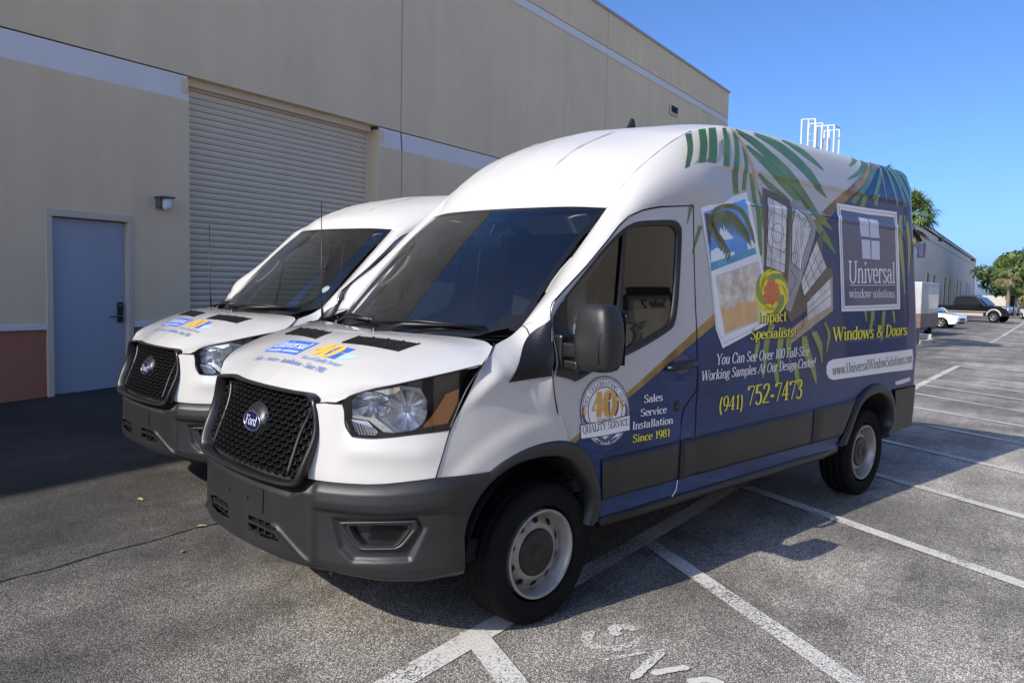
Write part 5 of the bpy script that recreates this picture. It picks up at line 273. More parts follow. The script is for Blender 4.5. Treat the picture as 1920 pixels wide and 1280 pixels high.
  ('swirl_print','leaf_lime',5.0,[[(2.192,1.62),(2.191,1.615),(2.19,1.607),(2.189,1.6),(2.186,1.593),(2.185,1.586),(2.182,1.579),(2.178,1.572),(2.174,1.566),(2.17,1.559),(2.166,1.551),(2.16,1.545),(2.153,1.538),(2.146,1.532),(2.137,1.526),(2.128,1.52),(2.118,1.515),(2.108,1.51),(2.096,1.506),(2.084,1.502),(2.071,1.499),(2.056,1.496),(2.037,1.495),(2.02,1.494),(2.008,1.493),(2.008,1.491),(2.02,1.489),(2.037,1.487),(2.056,1.485),(2.076,1.485),(2.094,1.486),(2.112,1.488),(2.129,1.491),(2.146,1.495),(2.162,1.5),(2.177,1.506),(2.192,1.513),(2.205,1.52),(2.218,1.528),(2.229,1.536),(2.239,1.544),(2.248,1.553),(2.254,1.562),(2.259,1.572),(2.263,1.581),(2.265,1.591),(2.264,1.601),(2.262,1.61),(2.259,1.618),(2.257,1.623)],[(2.035,1.584),(2.029,1.587),(2.021,1.591),(2.014,1.594),(2.009,1.597),(2.003,1.601),(1.997,1.605),(1.991,1.61),(1.986,1.615),(1.979,1.621),(1.973,1.627),(1.967,1.634),(1.962,1.642),(1.958,1.65),(1.955,1.659),(1.953,1.668),(1.952,1.677),(1.951,1.686),(1.952,1.696),(1.953,1.707),(1.956,1.717),(1.961,1.728),(1.968,1.74),(1.975,1.751),(1.979,1.759),(1.975,1.759),(1.966,1.753),(1.954,1.743),(1.941,1.731),(1.93,1.72),(1.922,1.709),(1.916,1.699),(1.91,1.688),(1.906,1.677),(1.903,1.666),(1.902,1.656),(1.902,1.645),(1.903,1.635),(1.906,1.625),(1.909,1.616),(1.914,1.607),(1.919,1.598),(1.927,1.59),(1.936,1.583),(1.945,1.576),(1.956,1.57),(1.97,1.565),(1.984,1.561),(1.995,1.559),(2.003,1.558)],[(2.089,1.707),(2.097,1.71),(2.107,1.714),(2.116,1.718),(2.124,1.72),(2.13,1.722),(2.138,1.723),(2.146,1.725),(2.154,1.726),(2.162,1.727),(2.171,1.728),(2.181,1.728),(2.191,1.728),(2.202,1.727),(2.214,1.725),(2.226,1.723),(2.237,1.719),(2.25,1.715),(2.263,1.71),(2.276,1.704),(2.288,1.697),(2.3,1.688),(2.312,1.677),(2.323,1.667),(2.331,1.66),(2.335,1.661),(2.333,1.669),(2.328,1.68),(2.321,1.693),(2.314,1.704),(2.305,1.714),(2.295,1.723),(2.284,1.731),(2.272,1.739),(2.259,1.745),(2.244,1.75),(2.229,1.755),(2.213,1.759),(2.197,1.761),(2.18,1.763),(2.163,1.764),(2.146,1.764),(2.129,1.762),(2.113,1.759),(2.098,1.755),(2.083,1.751),(2.07,1.744),(2.059,1.738),(2.051,1.732),(2.046,1.728)]],None),
  ('website_bar','frame_white',2.6,[[(2.969,1.153),(3.502,1.156),(4.018,1.158),(4.504,1.158),(4.546,0.978),(4.052,0.99),(3.532,0.994),(2.996,0.999),(2.922,1.017),(2.872,1.056),(2.86,1.103),(2.892,1.14)]],None),
  ('logo_panel','frame_white',2.6,[[(3.139,2.304),(3.685,2.307),(4.275,2.318),(4.273,1.907),(4.249,1.505),(3.632,1.499),(3.133,1.499),(3.146,1.905)]],None),
  ('logo_panel','print_line',2.9,[[(3.172,2.284),(3.682,2.284),(4.245,2.297),(4.219,1.526),(3.163,1.52)]],None),
  ('logo_panel','frame_white',3.2,[[(3.179,2.282),(3.682,2.281),(4.236,2.292),(4.21,1.53),(3.17,1.523)]],None),
  ('logo_panel','print_navy',3.6,[[(3.198,2.26),(3.68,2.257),(4.215,2.27),(4.185,1.548),(3.635,1.542),(3.19,1.54)]],None),
  ('window_logo','print_pane',4.0,[[(3.493,2.225),(3.665,2.225),(3.688,2.079),(3.526,2.078)],[(3.684,2.225),(3.856,2.226),(3.876,2.08),(3.703,2.077)],[(3.531,2.054),(3.693,2.055),(3.69,1.907),(3.539,1.905)],[(3.717,2.053),(3.873,2.055),(3.866,1.905),(3.706,1.905)]],None),
  ('logo_panel','frame_white',4.0,[[(3.282,1.695),(3.352,1.695),(3.455,1.696),(3.573,1.696),(3.689,1.697),(3.81,1.699),(3.944,1.701),(4.067,1.703),(4.156,1.705),(4.157,1.709),(4.068,1.707),(3.944,1.705),(3.811,1.703),(3.689,1.701),(3.573,1.7),(3.455,1.7),(3.353,1.699),(3.282,1.699)]],None),
  ('anniversary_badge','print_navy',3.0,[[(0.595,1.007),(0.595,0.977),(0.59,0.949),(0.579,0.923),(0.562,0.9),(0.541,0.88),(0.516,0.864),(0.49,0.852),(0.462,0.844),(0.431,0.841),(0.4,0.843),(0.368,0.85),(0.337,0.86),(0.309,0.875),(0.283,0.893),(0.26,0.913),(0.24,0.937),(0.223,0.963),(0.21,0.99),(0.2,1.018),(0.194,1.047),(0.193,1.075),(0.199,1.101),(0.21,1.125),(0.225,1.147),(0.245,1.166),(0.268,1.183),(0.294,1.195),(0.322,1.204),(0.352,1.208),(0.382,1.208),(0.413,1.204),(0.443,1.195),(0.472,1.182),(0.498,1.166),(0.522,1.145),(0.543,1.122),(0.56,1.095),(0.575,1.067),(0.587,1.037)]],None),
  ('anniversary_badge','frame_white',3.3,[[(0.585,1.008),(0.586,0.979),(0.58,0.952),(0.57,0.927),(0.554,0.905),(0.534,0.887),(0.51,0.871),(0.484,0.86),(0.457,0.853),(0.429,0.85),(0.399,0.852),(0.368,0.858),(0.339,0.868),(0.312,0.881),(0.288,0.898),(0.266,0.918),(0.247,0.941),(0.231,0.966),(0.218,0.992),(0.209,1.019),(0.203,1.046),(0.201,1.073),(0.207,1.098),(0.217,1.121),(0.232,1.142),(0.25,1.16),(0.273,1.176),(0.297,1.188),(0.324,1.196),(0.353,1.2),(0.382,1.2),(0.411,1.196),(0.44,1.188),(0.467,1.175),(0.492,1.159),(0.515,1.14),(0.536,1.117),(0.552,1.092),(0.566,1.065),(0.578,1.037)]],None),
  ('anniversary_badge','print_navy',3.5,[[(0.58,1.008),(0.58,0.981),(0.575,0.954),(0.565,0.93),(0.55,0.909),(0.53,0.89),(0.507,0.875),(0.482,0.864),(0.455,0.857),(0.427,0.855),(0.398,0.856),(0.369,0.862),(0.341,0.872),(0.315,0.885),(0.291,0.902),(0.269,0.921),(0.251,0.943),(0.235,0.967),(0.222,0.992),(0.213,1.019),(0.207,1.045),(0.206,1.071),(0.211,1.096),(0.221,1.119),(0.236,1.139),(0.254,1.157),(0.275,1.172),(0.299,1.184),(0.326,1.192),(0.353,1.196),(0.382,1.196),(0.41,1.192),(0.438,1.184),(0.465,1.172),(0.489,1.156),(0.512,1.137),(0.531,1.115),(0.547,1.091),(0.562,1.064),(0.573,1.036)]],None),
  ('anniversary_badge','frame_white',3.7,[[(0.573,1.009),(0.574,0.982),(0.569,0.957),(0.56,0.933),(0.545,0.913),(0.526,0.895),(0.504,0.88),(0.479,0.87),(0.453,0.863),(0.425,0.86),(0.397,0.862),(0.369,0.867),(0.343,0.877),(0.317,0.89),(0.294,0.906),(0.273,0.924),(0.255,0.946),(0.24,0.969),(0.228,0.994),(0.219,1.019),(0.213,1.045),(0.212,1.07),(0.216,1.094),(0.226,1.116),(0.24,1.136),(0.257,1.153),(0.278,1.168),(0.302,1.179),(0.327,1.187),(0.354,1.19),(0.382,1.19),(0.409,1.187),(0.436,1.179),(0.462,1.167),(0.486,1.152),(0.507,1.133),(0.526,1.112),(0.542,1.089),(0.556,1.063),(0.567,1.036)]],None),
  ('anniversary_badge','print_navy',3.9,[[(0.531,1.013),(0.532,0.992),(0.528,0.973),(0.521,0.955),(0.51,0.938),(0.497,0.924),(0.48,0.913),(0.461,0.905),(0.44,0.899),(0.419,0.897),(0.397,0.898),(0.375,0.903),(0.354,0.91),(0.335,0.92),(0.316,0.932),(0.299,0.947),(0.284,0.964),(0.272,0.982),(0.263,1.001),(0.255,1.021),(0.251,1.041),(0.25,1.061),(0.252,1.08),(0.26,1.097),(0.271,1.112),(0.284,1.126),(0.3,1.137),(0.318,1.146),(0.338,1.152),(0.359,1.155),(0.38,1.155),(0.401,1.152),(0.423,1.145),(0.443,1.136),(0.462,1.124),(0.479,1.11),(0.493,1.093),(0.506,1.075),(0.518,1.055),(0.526,1.034)]],None),
  ('anniversary_badge','frame_white',4.1,[[(0.524,1.014),(0.525,0.994),(0.521,0.976),(0.514,0.958),(0.504,0.943),(0.491,0.929),(0.475,0.919),(0.457,0.911),(0.438,0.906),(0.418,0.904),(0.397,0.905),(0.376,0.909),(0.357,0.915),(0.338,0.925),(0.32,0.937),(0.304,0.951),(0.29,0.967),(0.278,0.984),(0.269,1.002),(0.262,1.021),(0.258,1.04),(0.257,1.059),(0.259,1.077),(0.266,1.094),(0.276,1.108),(0.289,1.121),(0.304,1.132),(0.321,1.14),(0.34,1.146),(0.359,1.149),(0.38,1.149),(0.4,1.146),(0.42,1.14),(0.44,1.131),(0.458,1.119),(0.474,1.106),(0.488,1.09),(0.5,1.072),(0.511,1.053),(0.519,1.034)]],None),
  ('anniversary_badge','print_navy',4.3,[[(0.408,0.873),(0.397,0.879),(0.382,0.888),(0.365,0.898),(0.351,0.908),(0.336,0.917),(0.322,0.926),(0.309,0.935),(0.297,0.945),(0.286,0.955),(0.276,0.967),(0.267,0.978),(0.26,0.986),(0.256,0.985),(0.258,0.977),(0.263,0.965),(0.269,0.951),(0.277,0.938),(0.289,0.926),(0.302,0.915),(0.316,0.904),(0.33,0.893),(0.346,0.883),(0.364,0.873),(0.38,0.865),(0.391,0.859)],[(0.41,0.857),(0.42,0.862),(0.437,0.868),(0.455,0.876),(0.472,0.884),(0.486,0.893),(0.5,0.903),(0.512,0.913),(0.523,0.924),(0.53,0.936),(0.534,0.949),(0.537,0.961),(0.538,0.969),(0.533,0.97),(0.527,0.964),(0.519,0.954),(0.51,0.944),(0.5,0.935),(0.489,0.927),(0.476,0.918),(0.461,0.91),(0.447,0.903),(0.432,0.894),(0.415,0.886),(0.4,0.879),(0.39,0.874)],[(0.368,0.87),(0.358,0.873),(0.344,0.879),(0.331,0.884),(0.321,0.887),(0.317,0.883),(0.325,0.878),(0.336,0.87),(0.347,0.863),(0.355,0.857)],[(0.447,0.851),(0.456,0.857),(0.469,0.864),(0.483,0.871),(0.493,0.876),(0.488,0.881),(0.476,0.878),(0.459,0.874),(0.442,0.87),(0.43,0.867)],[(0.263,0.975),(0.256,0.983),(0.246,0.993),(0.237,1.005),(0.23,1.017),(0.226,1.03),(0.223,1.046),(0.222,1.061),(0.221,1.071),(0.217,1.072),(0.214,1.062),(0.211,1.048),(0.209,1.032),(0.21,1.017),(0.219,1.002),(0.229,0.989),(0.239,0.977),(0.246,0.97)],[(0.553,0.957),(0.559,0.964),(0.567,0.974),(0.576,0.986),(0.58,1.0),(0.574,1.017),(0.565,1.035),(0.555,1.051),(0.548,1.062),(0.544,1.062),(0.547,1.05),(0.552,1.034),(0.556,1.017),(0.557,1.004),(0.554,0.993),(0.546,0.982),(0.538,0.973),(0.533,0.966)]],None),
  ('anniversary_badge','print_navy',4.6,[[(0.2,0.977),(0.4,0.977),(0.601,0.989),(0.606,0.899),(0.403,0.893),(0.209,0.9)]],None),
  ('anniversary_badge','frame_white',4.9,[[(0.206,0.971),(0.4,0.971),(0.595,0.982),(0.599,0.905),(0.403,0.899),(0.213,0.905)]],None),
  ('anniversary_badge','frame_white',4.6,[[(0.31,1.003),(0.474,0.996),(0.477,0.959),(0.312,0.971)]],None),
  ('anniversary_badge','gold_print',4.9,[[(0.222,1.074),(0.217,1.038),(0.235,1.008),(0.242,1.035)],[(0.516,1.079),(0.511,1.044),(0.531,1.013),(0.537,1.044)]],None),
  ('label_sticker','print_line',2.6,[[(4.168,0.927),(4.185,0.928),(4.209,0.928),(4.238,0.929),(4.27,0.929),(4.311,0.93),(4.359,0.93),(4.405,0.931),(4.437,0.931),(4.424,0.948),(4.392,0.947),(4.347,0.947),(4.298,0.946),(4.258,0.945),(4.226,0.945),(4.197,0.944),(4.173,0.944),(4.156,0.944)],[(4.179,0.866),(4.208,0.866),(4.25,0.867),(4.298,0.867),(4.346,0.868),(4.394,0.871),(4.446,0.875),(4.493,0.878),(4.526,0.88),(4.489,0.918),(4.456,0.917),(4.409,0.914),(4.357,0.912),(4.311,0.91),(4.267,0.908),(4.222,0.906),(4.181,0.904),(4.154,0.903)]],None),
  ('label_sticker','print_pane',2.9,[[(4.177,0.87),(4.206,0.87),(4.247,0.87),(4.296,0.871),(4.343,0.872),(4.39,0.875),(4.44,0.878),(4.485,0.882),(4.516,0.884),(4.486,0.915),(4.454,0.913),(4.408,0.911),(4.359,0.909),(4.313,0.907),(4.27,0.904),(4.224,0.903),(4.184,0.901),(4.156,0.9)]],None),
]
TEXTS =[
  ('Universal','frame_white',(3.269,1.711),(4.158,1.721),(3.285,1.881),(4.176,1.894),0,0.8,4.2,None,None),
  ('window solutions','frame_white',(3.273,1.601),(4.141,1.603),(3.28,1.67),(4.148,1.669),0,0.8,4.2,None,None),
  ('www.UniversalWindowSolutions.com','print_line',(2.973,1.035),(4.513,1.042),(2.958,1.111),(4.494,1.124),0,1.0,3.2,None,None),
  ('Windows & Doors','yellow',(2.98,1.285),(4.371,1.286),(2.985,1.386),(4.399,1.376),0,1.2,3.6,'print_line',None),
  ('Impact','yellow',(1.912,1.444),(2.284,1.446),(1.917,1.515),(2.289,1.518),0,1.15,5.4,'print_line',None),
  ('Specialists!','yellow',(1.804,1.341),(2.403,1.339),(1.826,1.407),(2.427,1.407),0,1.15,5.4,'print_line',None),
  ('You Can See Over 100 Full-Size','frame_white',(1.42,1.203),(2.601,1.202),(1.422,1.267),(2.603,1.265),0.22,1.1,3.6,None,None),
  ('Working Samples At Our Design Center!','frame_white',(1.258,1.119),(2.693,1.119),(1.259,1.176),(2.694,1.183),0.22,1.1,3.6,None,None),
  ('(941)','yellow',(1.47,0.915),(1.751,0.909),(1.461,1.005),(1.742,0.998),0.12,1.0,3.6,None,None),
  ('752-7473','yellow',(1.798,0.92),(2.536,0.908),(1.778,1.049),(2.514,1.038),0.12,1.15,3.6,None,None),
  ('Sales','frame_white',(0.714,1.039),(0.884,1.037),(0.708,1.082),(0.877,1.08),0.0,1.2,3.2,None,None),
  ('Service','frame_white',(0.693,0.966),(0.932,0.962),(0.689,1.007),(0.927,1.004),0.0,1.2,3.2,None,None),
  ('Installation','frame_white',(0.625,0.901),(0.996,0.895),(0.623,0.944),(0.995,0.938),0.1,1.2,3.2,None,None),
  ('Since 1981','yellow',(0.632,0.83),(0.975,0.825),(0.627,0.873),(0.968,0.869),0.0,1.2,3.2,None,None),
  ('40','gold_print',(0.279,1.0),(0.478,0.994),(0.268,1.134),(0.466,1.125),0.0,1.9,4.9,'print_trunk',None),
  ('YEARS OF','print_line',(0.333,0.97),(0.443,0.97),(0.331,0.991),(0.442,0.989),0.0,1,5.2,None,None),
  ('QUALITY SERVICE','print_line',(0.221,0.928),(0.588,0.932),(0.219,0.967),(0.585,0.967),0.0,1,5.3,None,None),
]
ARC_TEXT = [('U',(0.244,1.061),(0.245,1.076),(0.219,1.067),(0.221,1.085)),('W',(0.246,1.079),(0.251,1.093),(0.222,1.088),(0.229,1.104)),('S',(0.253,1.096),(0.261,1.109),(0.231,1.107),(0.24,1.123)),('C',(0.274,1.125),(0.286,1.135),(0.256,1.141),(0.27,1.153)),('E',(0.288,1.136),(0.302,1.145),(0.272,1.155),(0.289,1.165)),('L',(0.304,1.146),(0.319,1.152),(0.292,1.167),(0.31,1.174)),('E',(0.322,1.153),(0.338,1.158),(0.313,1.175),(0.332,1.18)),('B',(0.341,1.158),(0.358,1.16),(0.336,1.181),(0.355,1.183)),('R',(0.361,1.16),(0.379,1.16),(0.359,1.184),(0.379,1.183)),('A',(0.382,1.16),(0.399,1.158),(0.383,1.183),(0.403,1.18)),('T',(0.402,1.157),(0.419,1.152),(0.407,1.18),(0.427,1.174)),('I',(0.422,1.151),(0.439,1.144),(0.431,1.173),(0.45,1.165)),('N',(0.442,1.143),(0.457,1.134),(0.453,1.163),(0.471,1.153)),('G',(0.46,1.132),(0.474,1.121),(0.474,1.151),(0.491,1.138)),('O',(0.492,1.104),(0.503,1.09),(0.512,1.118),(0.525,1.101)),('V',(0.504,1.088),(0.514,1.072),(0.527,1.098),(0.537,1.081)),('E',(0.516,1.069),(0.525,1.053),(0.539,1.077),(0.55,1.058)),('R',(0.526,1.05),(0.533,1.033),(0.552,1.054),(0.559,1.034))]
# ---------------------------------------------------------------- lettering: roman letters drawn as broad-nib strokes
GL = {
'A': (.9, 'L.08,0,.45,1;L.45,1,.82,0;L.22,.34,.68,.34;S.08,0;S.82,0'), 'B': (.75, 'L.18,0,.18,1;A.3,.76,.28,.24,-90,90;A.3,.27,.36,.27,-90,90;L.05,1,.3,1;L.18,.53,.3,.53;L.05,0,.3,0'),
'C': (.8, 'A.45,.5,.36,.5,42,318;L.74,.95,.74,.72'), 'D': (.85, 'L.18,0,.18,1;A.32,.5,.42,.5,-90,90;L.05,1,.32,1;L.05,0,.32,0'),
'E': (.72, 'L.18,0,.18,1;L.04,1,.64,1;L.18,.52,.5,.52;L.04,0,.66,0;L.64,1,.64,.8;L.66,0,.66,.22'), 'F': (.68, 'L.18,0,.18,1;L.04,1,.62,1;L.18,.52,.48,.52;S.18,0;L.62,1,.62,.8'),
'G': (.85, 'A.45,.5,.37,.5,42,325;L.72,.42,.72,.05;S.72,.44;L.72,.95,.72,.74'), 'I': (.4, 'L.2,0,.2,1;S.2,0;S.2,1'), 'L': (.7, 'L.18,0,.18,1;S.18,1;L.04,0,.64,0;L.64,0,.64,.24'),
'N': (.9, 'L.16,0,.16,1;L.16,1,.74,0;L.74,0,.74,1;S.16,0;S.74,1;S.1,1,.16'), 'O': (.9, 'A.45,.5,.36,.5,0,360'), 'Q': (.9, 'A.45,.5,.36,.5,0,360;L.48,.08,.82,-.2'),
'R': (.82, 'L.18,0,.18,1;A.32,.75,.3,.25,-90,90;L.05,1,.32,1;L.18,.5,.32,.5;L.38,.5,.74,0;S.18,0;S.76,0,.2'), 'S': (.65, 'L.56,.8,.5,.93,.34,1,.16,.93,.1,.77,.18,.63,.36,.52,.52,.4,.58,.24,.5,.08,.32,0,.14,.06,.08,.2'),
'T': (.8, 'L.4,0,.4,1;L.06,1,.74,1;S.4,0;L.06,1,.06,.8;L.74,1,.74,.8'), 'U': (.88, 'L.16,1,.16,.32;A.44,.32,.28,.32,180,360;L.72,.32,.72,1;S.16,1;S.72,1'),
'V': (.88, 'L.08,1,.44,0;L.44,0,.8,1;S.08,1;S.8,1'), 'W': (1.2, 'L.08,1,.36,0;L.36,0,.6,.95;L.6,.95,.86,0;L.86,0,1.12,1;S.08,1;S.6,1;S1.12,1'), 'Y': (.85, 'L.08,1,.42,.48;L.42,.48,.76,1;L.42,.5,.42,0;S.08,1;S.76,1;S.42,0'),
'a': (.62, 'L.1,.5,.16,.62,.3,.67,.42,.6,.45,.48,.45,.1,.52,.02,.6,.06;A.27,.2,.19,.2,50,310'), 'c': (.55, 'A.3,.335,.22,.335,50,310;D.46,.54,.06'), 'd': (.66, 'A.3,.335,.22,.335,30,330;L.5,1,.5,0;S.44,1,.16;S.56,0,.16'),
'e': (.58, 'A.3,.335,.22,.335,0,315;L.09,.36,.52,.36'), 'f': (.44, 'L.2,0,.2,.8;A.36,.8,.16,.2,180,60;L.06,.66,.4,.66;S.2,0'), 'g': (.6, 'A.28,.45,.19,.22,0,360;A.28,-.08,.24,.16,0,360;L.2,.25,.12,.15,.2,.08;L.44,.6,.56,.64'),
'h': (.68, 'L.15,0,.15,1;A.34,.45,.19,.21,180,0;L.53,.45,.53,0;S.15,0;S.53,0;S.1,1,.12'), 'i': (.36, 'L.18,0,.18,.66;S.18,0;S.13,.66,.14;D.18,.9,.085'), 'k': (.66, 'L.15,0,.15,1;L.15,.3,.52,.66;L.28,.42,.56,0;S.15,0;S.56,0,.2;S.52,.66,.2;S.1,1,.14'),
'l': (.36, 'L.18,0,.18,1;S.18,0;S.13,1,.14'), 'm': (1.02, 'L.15,0,.15,.66;A.33,.45,.18,.21,180,0;L.51,.45,.51,0;A.69,.45,.18,.21,180,0;L.87,.45,.87,0;S.15,0,.24;S.51,0,.24;S.87,0,.24;S.1,.66,.12'),
'n': (.68, 'L.15,0,.15,.66;A.34,.45,.19,.21,180,0;L.53,.45,.53,0;S.15,0,.26;S.53,0,.26;S.1,.66,.12'), 'o': (.62, 'A.31,.335,.23,.335,0,360'), 'p': (.66, 'L.15,-.28,.15,.66;A.35,.335,.22,.335,-150,150;S.15,-.28;S.1,.66,.12'),
'r': (.5, 'L.15,0,.15,.66;A.33,.44,.18,.22,180,60;S.15,0;S.1,.66,.12;D.42,.6,.07'), 's': (.5, 'L.42,.55,.36,.64,.25,.67,.13,.62,.1,.5,.18,.4,.32,.33,.42,.24,.42,.1,.3,.01,.16,.02,.08,.14'), 't': (.4, 'L.18,.88,.18,.16,.22,.03,.34,.03;L.04,.66,.36,.66'),
'u': (.68, 'L.15,.66,.15,.2;A.33,.2,.18,.2,180,360;L.52,.66,.52,0;S.1,.66,.14;S.47,.66,.14;S.57,0,.14'), 'v': (.62, 'L.08,.66,.31,0;L.31,0,.54,.66;S.08,.66;S.54,.66'), 'w': (.9, 'L.06,.66,.26,0;L.26,0,.45,.62;L.45,.62,.64,0;L.64,0,.84,.66;S.06,.66;S.45,.66;S.84,.66'),
'y': (.62, 'L.08,.66,.31,0;L.54,.66,.31,0,.2,-.25,.08,-.26;S.08,.66;S.54,.66'), 'z': (.55, 'L.08,.64,.46,.64;L.46,.64,.08,.02;L.08,.02,.48,.02;L.08,.64,.08,.5'),
'0': (.66, 'A.33,.5,.25,.5,0,360'), '1': (.5, 'L.28,0,.28,1;L.28,1,.1,.85;S.28,0'), '2': (.66, 'L.1,.75,.14,.92,.32,1,.5,.92,.54,.74,.46,.55,.08,.04,.58,.04'), '3': (.64, 'L.1,.85,.2,.97,.34,1,.5,.9,.5,.68,.4,.57,.26,.54,.42,.5,.54,.36,.52,.14,.36,0,.18,.02,.08,.14'),
'4': (.68, 'L.44,0,.44,1;L.44,1,.06,.3;L.06,.3,.64,.3;S.44,0'), '5': (.62, 'L.16,.98,.54,.98;L.16,1,.13,.56;A.3,.31,.24,.31,120,-150'), '7': (.62, 'L.08,.95,.58,.95;L.58,.95,.24,0;L.08,.95,.08,.78'), '8': (.66, 'A.33,.76,.19,.24,0,360;A.33,.27,.24,.27,0,360'),
'9': (.64, 'A.32,.67,.23,.33,0,360;L.55,.67,.52,.3,.36,.05,.2,0'), '&': (.92, 'L.8,.45,.62,.15,.4,0,.18,.06,.12,.25,.25,.45,.45,.62,.52,.8,.42,.98,.28,.95,.24,.78,.4,.5,.84,.02'), '!': (.3, 'L.15,1,.15,.3;D.15,.06,.085'), '.': (.25, 'D.12,.06,.08'),
'-': (.4, 'L.06,.36,.34,.36;L.06,.33,.34,.33;L.06,.3,.34,.3'), '(': (.4, 'A.4,.38,.26,.66,115,245'), ')': (.4, 'A0,.38,.26,.66,-65,65'), '~': (.5, 'D.25,.36,.13'), ' ': (.34, ''), }
def glyph(ch, bold):
    """strips of (left, right) points in letter units"""
    w, src = GL[ch]; thick, thin = .155 * bold, .058 * (bold ** .5); out_ = []
    for st in src.split(';'):
        if not st: continue
        v = [float(x) for x in st[1:].split(',')]
        if st[0] == 'L': P = [(v[i], v[i + 1]) for i in range(0, len(v), 2)]
        elif st[0] == 'A':
            cx, cy, rx, ry, a0, a1 = v; n = max(6, int(abs(a1 - a0) / 22))
            P = [(cx + rx * math.cos(math.radians(a0 + (a1 - a0) * i / n)), cy + ry * math.sin(math.radians(a0 + (a1 - a0) * i / n))) for i in range(n + 1)]
        elif st[0] == 'S':
            hw = (v[2] if len(v) > 2 else .3) / 2; t = .03 if v[1] < .5 else -.03
            out_.append([((v[0] - hw, v[1] + t + .03), (v[0] - hw, v[1] + t - .03)), ((v[0] + hw, v[1] + t + .03), (v[0] + hw, v[1] + t - .03))]); continue
        else:
            r = v[2]; out_.append([((v[0] + r * math.cos(a), v[1] + r * math.sin(a)), (v[0] + r * math.cos(a), v[1] - r * math.sin(a))) for a in (math.pi * k / 6 for k in range(6, -1, -1))]); continue
        S_ = []; n = len(P)
        for i, p in enumerate(P):
            a, b = P[max(i - 1, 0)], P[min(i + 1, n - 1)]
            if st[0] == 'A' and abs(abs(v[5] - v[4]) - 360) < 1 and i in (0, n - 1): a, b = P[-2], P[1]
            tx, ty = b[0] - a[0], b[1] - a[1]; l = math.hypot(tx, ty) or 1; tx /= l; ty /= l
            wd = thin + (thick - thin) * abs(ty) ** 1.6
            if n == 2 and abs(ty) > .5 and abs(tx) > .15 and tx * ty > 0: wd = thin * 1.25      # rising diagonals stay thin
            S_.append(((p[0] - ty * wd / 2, p[1] + tx * wd / 2), (p[0] + ty * wd / 2, p[1] - tx * wd / 2)))
        out_.append(S_)
    return w, out_
def lettering(text, bold=1.0, shear=0.0):
    """strips with x scaled so that the line runs 0..1, y in cap heights"""
    x = 0; st = []
    for k, ch in enumerate(text):
        w, g = glyph(ch, bold)
        for i, s in enumerate(g): st.append((i + 9 * (k % 2), [tuple((q[0] + x, q[1]) for q in p) for p in s]))
        x += w
    return [(i, [tuple((q[0] / x, q[1]) for q in p) for p in s]) for i, s in st], x
def write(text, A, B, C, D, put, name, m, parent, bold=1.0, shear=0.0, lay=3.0, dx=(0, 0)):
    """A, B baseline ends; C, D cap line ends; put(u, v, mm) lifts a point off the surface"""
    st, _ = lettering(text, bold); V_ = []; F_ = []
    asp = math.hypot(C[0] - A[0], C[1] - A[1]) / max(1e-6, math.hypot(B[0] - A[0], B[1] - A[1]))
    for i, s in st:
        b = len(V_); q = [s[0]]
        for (l0, r0), (l1, r1) in zip(s, s[1:]):                 # keep every piece short so it follows the panel
            n = max(1, int(math.ceil(max(abs(l1[1] - l0[1]), abs(l1[0] - l0[0]) / asp if asp else 0) * math.hypot(C[0] - A[0], C[1] - A[1]) / .014)))
            q += [(tuple(l0[i_] + (l1[i_] - l0[i_]) * k / n for i_ in (0, 1)), tuple(r0[i_] + (r1[i_] - r0[i_]) * k / n for i_ in (0, 1))) for k in range(1, n + 1)]
        s = q
        for l, r in s:
            for u, v in (l, r):
                u = u + shear * v * asp - shear * .5 * asp
                p = [(1 - u) * (A[k] + v * (C[k] - A[k])) + u * (B[k] + v * (D[k] - B[k])) + dx[k] for k in (0, 1)]
                V_.append(put(p[0], p[1], lay + .05 * i))
        F_ += [[b + 2 * k, b + 2 * k + 1, b + 2 * k + 3, b + 2 * k + 2] for k in range(len(s) - 1)]
    o = mesh(name, V_, F_, m, parent); return o
